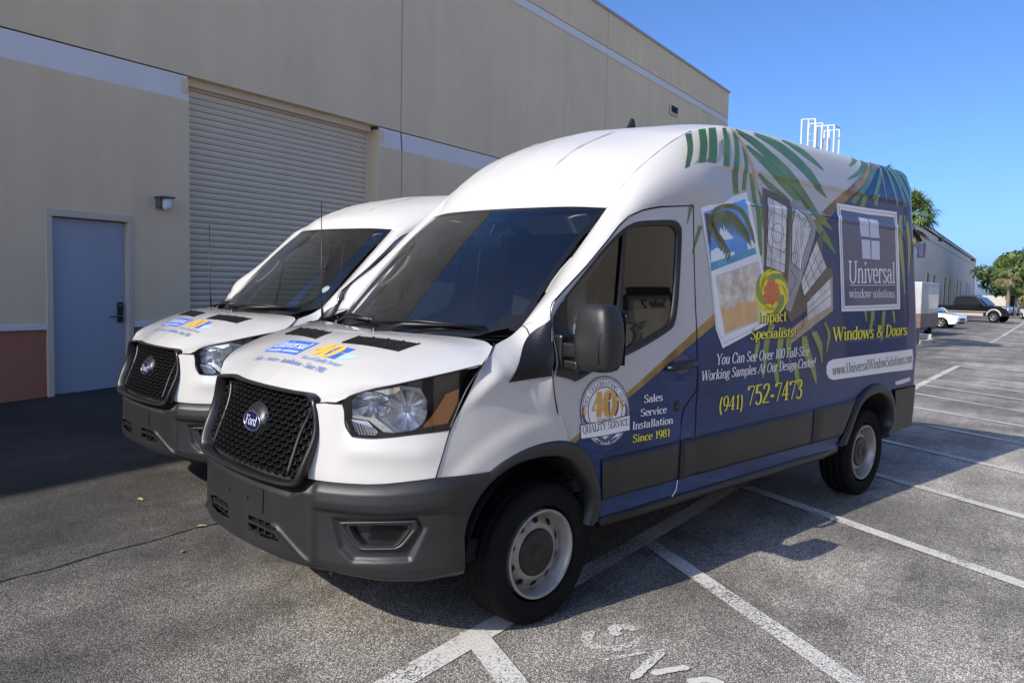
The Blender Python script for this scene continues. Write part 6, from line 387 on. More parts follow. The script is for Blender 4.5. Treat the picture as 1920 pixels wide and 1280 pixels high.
# ---------------------------------------------------------------- materials of the vans
WHITE = mat('white_paint', (.535, .525, .51), .20, coat=1.0)
def wrap_paint():
    m = mat('wrapped_paint', (.8, .8, .8), .30, coat=.3, spec=.2); t, b = nodes(m); tc = N(t, 'ShaderNodeTexCoord'); sp = N(t, 'ShaderNodeSeparateXYZ')
    t.links.new(tc.outputs['Object'], sp.inputs[0]); y, z = sp.outputs[1], sp.outputs[2]
    d = math_node(t, 'SUBTRACT', math_node(t, 'ADD', math_node(t, 'MULTIPLY', y, .478), .837), z)          # below the stripe's upper edge
    w = math_node(t, 'MINIMUM', math_node(t, 'MAXIMUM', math_node(t, 'ADD', math_node(t, 'MULTIPLY', y, .040), .012), .03), .085)
    gold = math_node(t, 'GREATER_THAN', d, 0.0); blue = math_node(t, 'GREATER_THAN', d, w)
    # blue film: cloudy navy with faint pale sheet lines
    no = N(t, 'ShaderNodeTexNoise', Scale=2.2, Detail=4); t.links.new(tc.outputs['Object'], no.inputs['Vector'])
    cr = N(t, 'ShaderNodeValToRGB'); e = cr.color_ramp.elements; e[0].position = .3; e[1].position = .75; e[0].color = (.001, .019, .085, 1); e[1].color = (.002, .044, .19, 1)
    t.links.new(no.outputs[0], cr.inputs[0])
    vo = N(t, 'ShaderNodeTexVoronoi', Scale=4.5, feature='DISTANCE_TO_EDGE'); mp = N(t, 'ShaderNodeMapping'); mp.inputs['Scale'].default_value = (0, 1, 1.6); mp.inputs['Rotation'].default_value = (.5, 0, 0)
    t.links.new(tc.outputs['Object'], mp.inputs[0]); t.links.new(mp.outputs[0], vo.inputs['Vector'])
    ln = math_node(t, 'MULTIPLY', math_node(t, 'LESS_THAN', vo.outputs['Distance'], .012), .35)
    mb = N(t, 'ShaderNodeMix', data_type='RGBA'); t.links.new(ln, mb.inputs[0]); t.links.new(cr.outputs[0], mb.inputs[6]); mb.inputs[7].default_value = (.03, .08, .20, 1)
    # gold band with a brushed run of tone
    n2 = N(t, 'ShaderNodeTexNoise', Scale=5, Detail=2); t.links.new(tc.outputs['Object'], n2.inputs['Vector'])
    cg = N(t, 'ShaderNodeValToRGB'); e = cg.color_ramp.elements; e[0].position = .35; e[1].position = .7; e[0].color = (.20, .105, .03, 1); e[1].color = (.50, .33, .10, 1); t.links.new(n2.outputs[0], cg.inputs[0])
    m1 = N(t, 'ShaderNodeMix', data_type='RGBA'); t.links.new(gold, m1.inputs[0]); m1.inputs[6].default_value = (.535, .525, .51, 1); t.links.new(cg.outputs[0], m1.inputs[7])
    m2 = N(t, 'ShaderNodeMix', data_type='RGBA'); t.links.new(blue, m2.inputs[0]); t.links.new(m1.outputs[2], m2.inputs[6]); t.links.new(mb.outputs[2], m2.inputs[7])
    t.links.new(m2.outputs[2], b.inputs['Base Color']); return m
WRAP = wrap_paint()
PLASTIC = noisy('grey_plastic', (.013, .0135, .0142), (.019, .0193, .020), 3, .42, .12, 700)
DARKPL = mat('black_plastic', (.009, .009, .0095), .38)
GLOSSBK = mat('gloss_black', (.008, .008, .009), .18)
HOUSING = mat('lamp_black', (.022, .023, .026), .35)
RUBBER = noisy('tyre_rubber', (.005, .005, .005), (.010, .0098, .0095), 9, .85, .2, 200)
nodes(RUBBER)[1].inputs['Specular IOR Level'].default_value = .18
SEAM = mat('seam_dark', (.006, .006, .007), .8)
STEEL = noisy('wheel_steel', (.26, .245, .215), (.40, .39, .36), 11, .36, .05, 90, metal=.35)
CHROME = mat('chrome', (.85, .86, .88), .08, 1)
REFL = mat('reflector_silver', (.88, .88, .89), .24, 1)
AMBER = mat('amber_lens', (.85, .27, .02), .2, coat=1)
EMBLUE = mat('emblem_blue', (.006, .012, .055), .22, coat=1)
CABIN = mat('cabin_grey', (.016, .016, .017), .7)
CREAM = mat('cabin_cream', (.62, .58, .50), .7)
SEATM = noisy('seat_cloth', (.016, .016, .017), (.024, .024, .026), 20, .9)
DARKIN = mat('underbody', (.010, .010, .010), .9)
WSGLASS = glass('windshield_glass', (.82, .90, .88), .70, 0, 1.25)
SIDEGL = glass('side_glass', (.70, .76, .72), .6, 0, 1.0)
LENSGL = glass('lens_glass', (.95, .96, .97), .97, 0, .9)
LINER = mat('arch_liner', (.30, .30, .29), .7)
def film(n, c, **k): return mat(n, c, .3, coat=.35, spec=.25, **k)
PM = {'leaf_green': noisy('leaf_green', (0.0462, 0.139, 0.0264), (0.125, 0.264, 0.0396), 3.5, .32, coat=.35), 'leaf_dark': noisy('leaf_dark', (0.0528, 0.158, 0.0528), (0.158, 0.264, 0.0462), 4, .32, coat=.35),
      'leaf_lime': noisy('leaf_lime', (0.132, 0.224, 0.0396), (0.317, 0.383, 0.066), 5, .32, coat=.35), 'leaf_olive': noisy('leaf_olive', (0.066, 0.0924, 0.0264), (0.158, 0.185, 0.0528), 9, .32, coat=.35),
      'gold': film('print_gold_stem', (0.554, 0.356, 0.106)), 'gold_print': noisy('print_gold', (0.554, 0.264, 0.0396), (0.871, 0.502, 0.119), 6, .32, coat=.35), 'frame_white': film('print_white', (0.88, 0.88, 0.88)), 'frame_grey': film('print_frame_grey', (0.607, 0.62, 0.634)),
      'print_sky': noisy('print_sky', (0.0396, 0.224, 0.686), (0.172, 0.475, 0.88), 4, .32, coat=.35), 'print_sea': noisy('print_sea', (0.0264, 0.211, 0.449), (0.066, 0.396, 0.581), 8, .32, coat=.35), 'print_foam': noisy('print_foam', (0.475, 0.383, 0.277), (0.871, 0.792, 0.686), 14, .32, coat=.35),
      'print_sand': noisy('print_sand', (0.66, 0.383, 0.145), (0.818, 0.528, 0.238), 7, .32, coat=.35), 'print_cloud': film('print_cloud', (0.818, 0.88, 0.88)), 'print_trunk': film('print_trunk', (0.119, 0.0594, 0.0264)), 'print_brown': noisy('print_brown', (0.0594, 0.0449, 0.0343), (0.099, 0.0766, 0.0594), 3, .32, coat=.35),
      'print_tan': noisy('print_tan', (0.343, 0.251, 0.158), (0.475, 0.37, 0.251), 4, .32, coat=.35), 'print_glass': noisy('print_glass', (0.449, 0.449, 0.449), (0.818, 0.805, 0.792), 7, .32, coat=.35), 'print_grey': film('print_grey', (0.317, 0.323, 0.317)), 'print_line': film('print_line', (0.0158, 0.0172, 0.0264)),
      'print_orange': film('print_orange', (0.88, 0.396, 0.0264)), 'print_red': noisy('print_red', (0.594, 0.0792, 0.0264), (0.818, 0.185, 0.0396), 9, .32, coat=.35), 'print_yellow': film('print_yellow_swirl', (0.88, 0.739, 0.0396)), 'print_navy': noisy('print_navy', (0.0462, 0.0554, 0.132), (0.066, 0.0766, 0.165), 2, .32, coat=.35),
      'print_pane': film('print_pane', (0.607, 0.66, 0.792)), 'yellow': film('print_yellow', (0.88, 0.792, 0.0528)), 'hood_blue': film('hood_blue', (0.0264, 0.132, 0.66)), 'hood_pale': film('hood_pale', (0.396, 0.594, 0.88)), 'hood_ink': film('hood_ink', (0.132, 0.211, 0.475)), 'hood_gold': film('hood_gold', (0.88, 0.475, 0.066))}
# ---------------------------------------------------------------- the high-roof cargo van
WIN = WIN + [(.30, 1.243), (.145, 1.205), (.115, 1.30), (.118, 1.48)]
YL = sorted(set([round(-.8 + .06 * i, 3) for i in range(95)] + [round(p[k] + d, 4) for p in PANELS for k in (0, 1) for d in (-.02, -.012, -.004, .006, .018)] + [round(p[1] - .13 + .026 * i, 3) for p in PANELS[:2] for i in range(5)] + [round(p[0] + .13 - .026 * i, 3) for p in PANELS[:2] for i in range(5)] + [4.58 + .02 * i for i in range(8)]))
ZL = sorted(set([round(.3 + .035 * i, 3) for i in range(69)] + [w[0] for w in WZ] + [round(p[k] + d, 4) for p in PANELS for k in (2, 3) for d in (-.02, -.012, -.004, .006, .018)]))
def S_norm(y, z):
    e = .004; return Vector((1, -(S(y + e, z) - S(y - e, z)) / (2 * e), -(S(y, z + e) - S(y, z - e)) / (2 * e))).normalized()
def conform(name, polys, off, m, parent, holes=(), mirrored=False, fine=True, normals=True, zk=None):
    """flat (y, z) outlines laid on the body side, off metres proud; cut along the body's own facets"""
    bm = bmesh.new()
    for poly in polys:
        loops = [[Vector((p[0], p[1], 0)) for p in poly]] + [[Vector((p[0], p[1], 0)) for p in h] for h in holes]
        pts = [p for l in loops for p in l]; vs = [bm.verts.new(p) for p in pts]
        for t in tessellate_polygon(loops):
            try: bm.faces.new([vs[i] for i in t])
            except ValueError: pass
    if fine:
        ys = [v.co.x for v in bm.verts]; zs = [v.co.y for v in bm.verts]
        for L, k, lo, hi in ((YL, 0, min(ys), max(ys)), (ZL, 1, min(zs), max(zs))):
            for c in L:
                if lo + 1e-4 < c < hi - 1e-4:
                    n = (1, 0, 0) if k == 0 else (0, 1, 0); co = (c, 0, 0) if k == 0 else (0, c, 0)
                    bmesh.ops.bisect_plane(bm, geom=bm.verts[:] + bm.edges[:] + bm.faces[:], dist=1e-5, plane_co=co, plane_no=n)
    nm = []
    bm.verts.index_update()
    for v in bm.verts:
        y, z = v.co.x, v.co.y; n = S_norm(y, z); nm.append(n); o = off(y, z) if callable(off) else off
        v.co = (S(y, z) + o, y, z)
    bm.normal_update()
    bad = [f for f in bm.faces if f.normal.x < 0]
    if bad: bmesh.ops.reverse_faces(bm, faces=bad)
    me = bpy.data.meshes.new(name); bm.to_mesh(me)
    me.polygons.foreach_set('use_smooth', [True] * len(me.polygons))
    if normals: me.normals_split_custom_set_from_vertices(nm)
    o = add(name, me, m, parent)
    if mirrored:
        for v in bm.verts: v.co.x *= -1
        bmesh.ops.reverse_faces(bm, faces=bm.faces[:]); m2 = bpy.data.meshes.new(name); bm.to_mesh(m2)
        m2.polygons.foreach_set('use_smooth', [True] * len(m2.polygons))
        if normals: m2.normals_split_custom_set_from_vertices([Vector((-n.x, n.y, n.z)) for n in nm])
        add(name, m2, m, parent)
    bm.free(); return o
def both(name, g, m, parent, keep=None, flip=False):
    a = gobj(name, g, m, parent, keep, flip); b = gobj(name, mirror(g), m, parent, (lambda i, j: keep(i, len(g[0]) - 2 - j)) if keep else None, flip); return a, b
def loop_tube(name, P, r, m, parent, sides=(1, -1), n=5):
    for sg in sides:
        b = MB(); b.tube([(sg * p[0], p[1], p[2]) for p in P], r, n); b.build(name, m, parent, True)
def side_pts(P, o=.001): return [(S(y, z) + o, y, z) for y, z in P]
def sz_grid(fn, ns, nz): return [[Vector(fn(i / (ns - 1), j / (nz - 1))) for i in range(ns)] for j in range(nz)]
def sz_poly(name, polys, off, m, parent, mirrored=True, step=.03, smooth=True):
    """flat (s, z) outlines laid on the nose"""
    objs = []
    for sg in ((1, -1) if mirrored else (1,)):
        bm = bmesh.new()
        for poly in polys:
            vs = [bm.verts.new((p[0], p[1], 0)) for p in poly]
            for t in tessellate_polygon([[Vector((p[0], p[1], 0)) for p in poly]]):
                try: bm.faces.new([vs[i] for i in t])
                except ValueError: pass
        for k in (0, 1):
            v = [q.co[k] for q in bm.verts]; c = math.floor(min(v) / step) * step
            while c < max(v):
                if c > min(v) + 1e-4: bmesh.ops.bisect_plane(bm, geom=bm.verts[:] + bm.edges[:] + bm.faces[:], dist=1e-5, plane_co=(c, 0, 0) if k == 0 else (0, c, 0), plane_no=(1, 0, 0) if k == 0 else (0, 1, 0))
                c += step
        for q in bm.verts:
            s, z = q.co.x, q.co.y; o = off(s, z) if callable(off) else off; p = front(s, z, o); q.co = (sg * p[0], p[1], p[2])
        bm.normal_update(); bad = [f for f in bm.faces if f.normal.y > 0]
        if bad: bmesh.ops.reverse_faces(bm, faces=bad)
        me = bpy.data.meshes.new(name); bm.to_mesh(me); bm.free()
        if smooth: me.polygons.foreach_set('use_smooth', [True] * len(me.polygons))
        objs.append(add(name, me, m, parent))
    return objs
def densify(P, k):
    return [tuple(v) for v in catmull(P, k)]

RAIL_A = [(.80, -.01, 1.46), (.797, .10, 1.565), (.788, .30, 1.756), (.778, .48, 1.928), (.766, .65, 2.09), (.774, .76, 2.215), (.778, .90, 2.33), (.78, 1.05, 2.43), (.78, 1.2, 2.518), (.786, 1.38, 2.60), (.79, 1.7, 2.679)]
RAIL_B = [(.044, 1.51), (.10, 1.612), (.29, 1.75), (.45, 1.882), (.60, 2.01), (.766, 2.082), (.915, 2.11), (1.06, 2.125), (1.241, 2.14), (1.40, 2.142), (1.7, 2.142)]
DOME = {5: [(0, .50, 2.10), (.3, .525, 2.10), (.56, .585, 2.10)], 6: [(0, .565, 2.255), (.3, .595, 2.25), (.56, .675, 2.245)], 7: [(0, .72, 2.39), (.3, .745, 2.38), (.56, .80, 2.36)], 8: [(0, .90, 2.505), (.3, .92, 2.49), (.56, .965, 2.465)],
        9: [(0, 1.12, 2.60), (.3, 1.14, 2.585), (.56, 1.175, 2.56)], 10: [(0, 1.36, 2.68), (.3, 1.37, 2.665), (.56, 1.385, 2.64)], 11: [(0, 1.7, 2.742), (.3, 1.7, 2.73), (.56, 1.7, 2.712)]}
SEC_Z = [2.142, 2.17, 2.19, 2.2, 2.208, 2.216, 2.235, 2.28, 2.33, 2.37, 2.39, 2.398, 2.406, 2.415, 2.43, 2.46, 2.50, 2.55, 2.59, 2.62, 2.65, 2.67, 2.69, 2.70]
BULGE = [.014, .016, .018, .022, .026, .036, .048, .056, .060, .052, .04]
BDIR = [(.6, -.6, .5)] * 4 + [(.75, -.4, .55), (.82, -.2, .5), (.85, -.1, .5), (.88, 0, .45), (.9, 0, .4), (.9, 0, .4), (.9, 0, .4)]
def row_AB(i):                                   # from the roof rail down to the door line
    A = Vector(RAIL_A[i]); y, z = RAIL_B[i]; B = Vector((S(y, z), y, z)); r = []
    for q in reversed(SEC_Z):
        t = (q - SEC_Z[0]) / (SEC_Z[-1] - SEC_Z[0])
        if i == 10: r.append(Vector((S(1.7, q), 1.7, q - .021 * sstep(2.5, 2.7, q)))); continue
        r.append(B.lerp(A, t) + Vector(BDIR[i]) * BULGE[i] * 4 * t * (1 - t))
    return r
def roof_rows():
    st = []
    for i in range(4, 11): st.append(catmull(DOME[i + 1] + [RAIL_A[i]], 12)[:-1] + row_AB(i))
    g = spline_rows(st, 46)
    for y in [1.75 + .05 * k for k in range(57)] + [4.58, 4.61, 4.64, 4.67, 4.7, 4.72, 4.74, 4.755]:
        if y > 4.56 and y not in (4.58, 4.61, 4.64, 4.67, 4.7, 4.72, 4.74, 4.755): continue
        d = .021 * (1 - sstep(1.6, 2.3, y)); e = 0 if y < 4.58 else .16 - math.sqrt(max(0, .16 ** 2 - (min(y, 4.735) - 4.58) ** 2)); e += max(0, y - 4.735) * 3
        top = [(0, 2.765), (.3, 2.754), (.56, 2.735), (.79, 2.70)]; dd = lambda z: d * sstep(2.5, 2.7, z) + e * .75 * sstep(2.3, 2.7, z)
        yy = min(y, 4.72)
        c = [Vector(p) for p in catmull([(x, y, z - dd(z)) for x, z in top], 12)[:-1]]
        g.append(c + [Vector((S(yy, q) - max(0, y - 4.72) * 1.5, y, q - dd(q))) for q in reversed(SEC_Z)])
    return g
def make_roof(name, parent, k=1.0, skin=None):
    g = roof_rows()
    if k != 1: g = [[Vector((p.x, p.y, 2.1 + (p.z - 2.1) * k if p.z > 2.1 else p.z)) for p in r] for r in g]
    full = [[Vector((-p.x, p.y, p.z)) for p in r[::-1]][:-1] + r for r in g]
    return gobj(name, full, skin or WRAP, parent)
VAN_GROUP = 'white wrapped cargo vans'
van = empty('cargo_van', label='tall white and navy wrapped cargo van with palm leaf graphics, parked closest', cat='van', group=VAN_GROUP)
def build_van(R_):
    # ---- roof, pillars, windscreen
    make_roof('roof', R_)
    pil = spline_rows([row_AB(i) for i in range(0, 5)], 30)
    both('pillar', pil, WHITE, R_)
    loop_tube('roof_rail', [RAIL_A[4]] + [(a, b + .0, c + .001) for a, b, c in RAIL_A[5:10]], .004, WHITE, R_)
    for x0 in (.3, -.3):                                                      # pressed beads in the dome
        P = [(x0, .61, 2.267), (x0, .755, 2.389), (x0, .93, 2.498), (x0, 1.15, 2.592), (x0, 1.3, 2.642)]
        b = MB(); b.tube(P, [.002, .007, .008, .007, .002], 6); b.build('roof_bead', WHITE, R_, True)
    wr = []
    for k in range(9):
        v = k / 8; row = []
        for j in range(17):
            x = -1 + j / 8; u = abs(x); xb, xt = .80 * x, .766 * x
            zb = 1.395 + .065 * sstep(.72, 1.0, u); yb = -.345 + .335 * (u ** 2) + (zb - 1.395) * 0.0
            yt = .50 + .15 * u * u; zt = 2.10 - .01 * u ** 4
            b = .022 * 4 * v * (1 - v)
            row.append(Vector((xb + (xt - xb) * v, yb + (yt - yb) * v - b * .65, zb + (zt - zb) * v + b * .75)))
        wr.append(row)
    wg = spline_rows([catmull(r, 49) for r in wr], 33)
    V_, F_ = grid(wg); mi = []
    for i in range(32):
        for j in range(48):
            u = abs(j - 23.5) / 24; v = (i + .5) / 32
            mi.append(1 if v > .955 or u > .97 or v < .05 + .06 * u ** 4 else 0)
    mesh('windshield', V_, F_, [WSGLASS, GLOSSBK], R_, True, mi)
    # ---- hood
    HB = [front(s, z) for s, z in ((.62, 1.133), (.685, 1.161), (.756, 1.191), (.902, 1.225), (1.045, 1.257), (1.178, 1.283), (1.323, 1.309))]
    hr = [[(0, -.987, 1.137), (.2, -.977, 1.138), (.39, -.945, 1.137), (.505, -.962, 1.124), HB[0]],
          [(0, -.955, 1.165), (.22, -.942, 1.166), (.42, -.91, 1.168), (.55, -.905, 1.163), HB[1]],
          [(0, -.89, 1.215), (.24, -.875, 1.216), (.46, -.84, 1.217), (.62, -.845, 1.200), HB[2]],
          [(0, -.80, 1.268), (.26, -.785, 1.268), (.50, -.75, 1.267), (.68, -.765, 1.245), HB[3]],
          [(0, -.70, 1.315), (.28, -.69, 1.315), (.55, -.64, 1.313), (.76, -.635, 1.290), HB[4]],
          [(0, -.58, 1.362), (.3, -.56, 1.362), (.58, -.50, 1.358), (.81, -.50, 1.330), HB[5]],
          [(0, -.47, 1.388), (.3, -.45, 1.387), (.58, -.39, 1.384), (.82, -.38, 1.360), HB[6]],
          [(0, -.37, 1.400), (.3, -.335, 1.400), (.58, -.26, 1.399), (.76, -.23, 1.392), (.875, -.27, 1.374)]]
    hl = patch(hr, 44, 40); hood = [[Vector((-p.x, p.y, p.z)) for p in r[::-1]][:-1] + r for r in hl]
    ho = gobj('hood', hood, WHITE, R_)
    bvh = BVHTree.FromPolygons(*grid(hood))
    def on_hood(x, y, mm):
        h = bvh.ray_cast(Vector((x, y, 3)), Vector((0, 0, -1)))
        return (h[0] + h[1] * (mm * .001) * (1 if h[1].z > 0 else -1)) if h[0] else Vector((x, y, 1.2))
    def hood_poly(name, polys, mm, m):
        bm = bmesh.new()
        for poly in polys:
            vs = [bm.verts.new((p[0], p[1], 0)) for p in poly]
            for t in tessellate_polygon([[Vector((p[0], p[1], 0)) for p in poly]]): bm.faces.new([vs[i] for i in t])
        for it in range(3): bmesh.ops.subdivide_edges(bm, edges=[e for e in bm.edges if e.calc_length() > .03], cuts=1, use_grid_fill=True)
        for v in bm.verts: v.co = on_hood(v.co.x, v.co.y, mm)
        bmesh.ops.triangulate(bm, faces=bm.faces[:])
        me = bpy.data.meshes.new(name); bm.to_mesh(me); bm.free(); return add(name, me, m, R_)
    V1 = [(.134, -.622), (.141, -.52), (.566, -.46), (.545, -.575)]
    for sg in (1, -1):
        P = [(sg * x, y) for x, y in V1]; f = hood_poly('hood_vent', [P], 1.5, DARKPL)
        b = MB()
        for k in range(1, 7):
            t = k / 7; a = on_hood(*[P[0][i] + (P[1][i] - P[0][i]) * t for i in (0, 1)], 3); c = on_hood(*[P[3][i] + (P[2][i] - P[3][i]) * t for i in (0, 1)], 3); mid = on_hood((a.x + c.x) / 2, (a.y + c.y) / 2, 3)
            b.bar(a, mid, .006, .006).bar(mid, c, .006, .006)
        for k in range(5):
            t = k / 4; a = on_hood(*[P[0][i] + (P[3][i] - P[0][i]) * t for i in (0, 1)], 3); c = on_hood(*[P[1][i] + (P[2][i] - P[1][i]) * t for i in (0, 1)], 3); b.bar(a, c, .008, .007)
        b.build('louvre', DARKPL, f)
    hood_poly('hood_logo', [[(-.362, -.662), (-.03, -.655), (-.052, -.78), (-.402, -.776)]], 1.5, PM['hood_blue'])
    put = lambda x, y, mm: on_hood(x, y, mm)
    wd = dict(put=put, parent=R_)
    write('Universal', (-.372, -.737), (-.062, -.730), (-.358, -.672), (-.05, -.668), m=PM['frame_white'], name='lettering', lay=2.6, bold=1.0, **wd)
    write('window solutions', (-.372, -.770), (-.064, -.765), (-.368, -.747), (-.06, -.744), m=PM['frame_white'], name='lettering', lay=2.6, bold=1.1, **wd)
    hood_poly('window_logo', [[(.185, -.655), (.232, -.652), (.222, -.698), (.178, -.70)], [(.24, -.652), (.304, -.650), (.290, -.696), (.23, -.698)], [(.172, -.706), (.22, -.704), (.212, -.755), (.16, -.757)], [(.228, -.704), (.288, -.702), (.275, -.753), (.22, -.755)]], 1.5, PM['hood_blue'])
    hood_poly('window_logo', [[(.30, -.70), (.42, -.69), (.355, -.73), (.30, -.742), (.285, -.73)]], 1.5, PM['hood_pale'])
    write('40', (.015, -.757), (.225, -.755), (.03, -.652), (.245, -.648), m=PM['hood_gold'], name='lettering', lay=2.6, bold=1.9, **wd)
    write('Years of Quality Service!', (.02, -.797), (.372, -.788), (.022, -.772), (.374, -.763), m=PM['hood_ink'], name='lettering', lay=1.6, bold=.8, shear=.15, **wd)
    hood_poly('hood_rule', [[(-.01, -.766), (.385, -.760), (.385, -.762), (-.01, -.768)]], 1.5, PM['hood_pale'])
    write('Sales ~ Service ~ Installation ~ Since 1981', (-.385, -.846), (.325, -.846), (-.385, -.815), (.32, -.815), m=PM['hood_ink'], name='lettering', lay=1.6, bold=1.0, **wd)
    # ---- white nose panel beside the grille
    top = [(.527, 1.122), (.6, 1.131), (.66, 1.131), (.683, 1.06), (.715, .992), (.79, .987), (.907, 1.000), (.995, 1.013), (1.084, 1.023), (1.155, 1.030)]
    bot = [(.505, .79), (.55, .789), (.60, .788), (.66, .788), (.72, .789), (.79, .791), (.87, .797), (.95, .807), (1.02, .815), (1.09, .823)]
    def nose_pt(u, v):
        k = u * 9; i = min(int(k), 8); f = k - i
        a = [top[i][q] + (top[i + 1][q] - top[i][q]) * f for q in (0, 1)]; b = [bot[i][q] + (bot[i + 1][q] - bot[i][q]) * f for q in (0, 1)]
        s, z = a[0] + (b[0] - a[0]) * v, a[1] + (b[1] - a[1]) * v
        return front(s, z, .012 * math.exp(-((z - .93) / .05) ** 2) * sstep(.6, .75, s) * (1 - sstep(1.0, 1.15, s)) + .010 * (1 - sstep(.52, .62, s)) * sstep(.75, .85, z))
    both('nose_panel', sz_grid(nose_pt, 64, 18), WHITE, R_, flip=True)
    # ---- headlights
    LN = [[(.66, 1.135), (.70, 1.168), (.80, 1.202), (.902, 1.224), (1.045, 1.256), (1.178, 1.282), (1.323, 1.308)],
          [(.674, 1.099), (.73, 1.12), (.81, 1.135), (.904, 1.149), (1.028, 1.172), (1.129, 1.186), (1.25, 1.219)],
          [(.682, 1.040), (.73, 1.046), (.80, 1.060), (.906, 1.073), (1.016, 1.094), (1.106, 1.099), (1.201, 1.133)],
          [(.716, .993), (.75, .989), (.82, .990), (.907, 1.001), (.995, 1.014), (1.084, 1.024), (1.155, 1.031)]]
    lg = patch([[Vector((a, b, 0)) for a, b in r] for r in LN], 16, 40)
    for sg in (1, -1):
        mk = lambda o, shrink=0: [[Vector((sg * front(q.x, q.y, o)[0], *front(q.x, q.y, o)[1:])) for q in r] for r in lg]
        L = gobj('headlight', mk(.002), LENSGL, R_, flip=sg > 0)
        hs = mk(-.075); V_, F_ = grid(hs, flip=sg > 0); e0 = mk(.0); ring = lambda g: g[0] + [r[-1] for r in g[1:]] + g[-1][-2::-1] + [r[0] for r in g[-2:0:-1]]
        A, B = ring(e0), ring(hs); b = MB(); b.raw(V_, F_); n = len(A); b.raw(A + B, [[i, (i + 1) % n, n + (i + 1) % n, n + i] for i in range(n)]); b.build('lamp_housing', HOUSING, L)
        b = MB(); b.tube([tuple(p) for p in A + A[:1]], .0045, 5); b.build('lamp_seal', DARKPL, L, True)
        def bowl(s, z, r, o, dep, nm='reflector', sx=1.0):
            c = Vector(front(s, z, o)); x, y, nx, ny = nose(s); n_ = Vector((nx, ny, .05)).normalized(); tx = Vector((-ny, nx, 0)).normalized(); tz = n_.cross(tx).normalized(); V_ = []; F_ = []
            K, M = 7, 28
            for i in range(K + 1):
                rr = r * (i + .22) / (K + .22)
                for j in range(M):
                    a = 2 * math.pi * j / M; p = c + tx * math.cos(a) * rr * sx + tz * math.sin(a) * rr - n_ * dep * (1 - (rr / r) ** 2) + n_ * .004 * math.sin(a * 9) * (rr / r)
                    V_.append((sg * p.x, p.y, p.z))
            for i in range(K):
                for j in range(M): F_.append([i * M + j, i * M + (j + 1) % M, (i + 1) * M + (j + 1) % M, (i + 1) * M + j])
            mesh(nm, V_, F_, REFL, L, False)
            b = MB(); q = c - n_ * dep * .6; b.lathe([(0, -.016), (.010, -.012), (.014, 0), (.010, .012), (0, .016)], 12, 'y', (sg * q.x, q.y, q.z)); b.build('lamp_bulb', mat('bulb_glass', (.8, .8, .78), .1, coat=1), L, True)
        sz_ = [x for x in sz_poly_one('lamp_cavity', [[(.688, 1.118), (.72, 1.160), (.80, 1.190), (.93, 1.216), (1.02, 1.204), (1.055, 1.15), (1.045, 1.08), (.975, 1.018), (.89, 1.008), (.82, 1.065), (.69, 1.078)]], -.048, mat('lamp_silver', (.86, .87, .88), .35, .15), L, sg)]
        bowl(.957, 1.114, .090, -.012, .035, sx=.98); bowl(.795, 1.133, .056, -.014, .03, sx=1.6)
        sz = lambda nm, polys, o, m: [x for x in sz_poly_one(nm, polys, o, m, L, sg)]
        sz('reflector', [[(.72, 1.165), (.80, 1.19), (.92, 1.212), (.93, 1.19), (.75, 1.15)], [(.70, 1.08), (.80, 1.082), (.88, 1.03), (.90, 1.012), (.85, 1.015), (.78, 1.062), (.70, 1.068)]], -.03, CHROME)
        sz('running_lamp', [[(.695, 1.062), (.775, 1.058), (.825, 1.012), (.81, .998), (.735, .998), (.705, 1.02)]], -.03, REFL)
        sz('turn_signal', [[(1.032, 1.041), (1.102, 1.128), (1.139, 1.184), (1.205, 1.205), (1.197, 1.146), (1.145, 1.055)]], -.012, AMBER)
        b = MB()
        for k in range(8): s = .70 + .014 * k; b.bar([sg * q if i == 0 else q for i, q in enumerate(front(s, 1.055 - .003 * k, -.022))], [sg * q if i == 0 else q for i, q in enumerate(front(s + .02, 1.0, -.022))], .004, .004)
        b.build('lamp_flute', CHROME, L)
    # ---- bumper
    def zt(s): return lerp_tab([(0, .748), (.42, .75), (.50, .788), (.75, .790), (.9, .798), (1.09, .822), (1.4, .826)], s)
    def zb(s): return lerp_tab([(0, .385), (.256, .385), (.557, .375), (.85, .352), (1.02, .350), (1.2, .365), (1.4, .40)], s)
    def send(z): return lerp_tab([(.35, 1.235), (.55, 1.225), (.70, 1.25), (.76, 1.31), (.84, 1.375)], z)
    FOG = [(.640, .628), (1.012, .650), (1.05, .61), (.985, .462), (.735, .450), (.675, .50)]
    def fogd(s, z):
        d = 1e9; n = len(FOG)
        for i in range(n):
            a, b = Vector(FOG[i]), Vector(FOG[i - 1]); p = Vector((s, z)); t = max(0, min(1, (p - a).dot(b - a) / (b - a).length_squared)); d = min(d, (p - a.lerp(b, t)).length)
        return -d if inside((s, z), FOG) else d
    def boff(s, z):
        c = sstep(.535, .578, s); T_, B_ = zt(s), zb(s); v = (T_ - z) / (T_ - B_)
        cen = lerp_tab([(0, -.012), (.05, .008), (.14, .030), (.6, .034), (.68, .034), (.86, .036), (.94, .030), (1, -.02)], v)
        cor = lerp_tab([(0, -.004), (.03, .014), (.09, .034), (.20, .040), (.27, .036), (.315, .016), (.6, .014), (.85, .018), (.95, .008), (1, -.03)], v)
        o = cen + (cor - cen) * c
        o -= .018 * (1 - sstep(-.012, .010, fogd(s, z)))
        o += .010 * math.exp(-((z - (.545 - max(0, s - .34) * .62)) / .010) ** 2) * (1 if s > .30 else 0) * (1 - sstep(.56, .60, s)) * (1 if z > .4 else 0)   # flared crease
        return o * (1 - .8 * sstep(1.12, 1.3, s))
    FOGH = [(.70, .606), (.975, .624), (.985, .598), (.928, .522), (.775, .512), (.732, .552)]
    OPEN = [(.105, .552), (.335, .545), (.365, .535), (.352, .478), (.108, .474)]
    ns, nz = 130, 54; bg_ = []
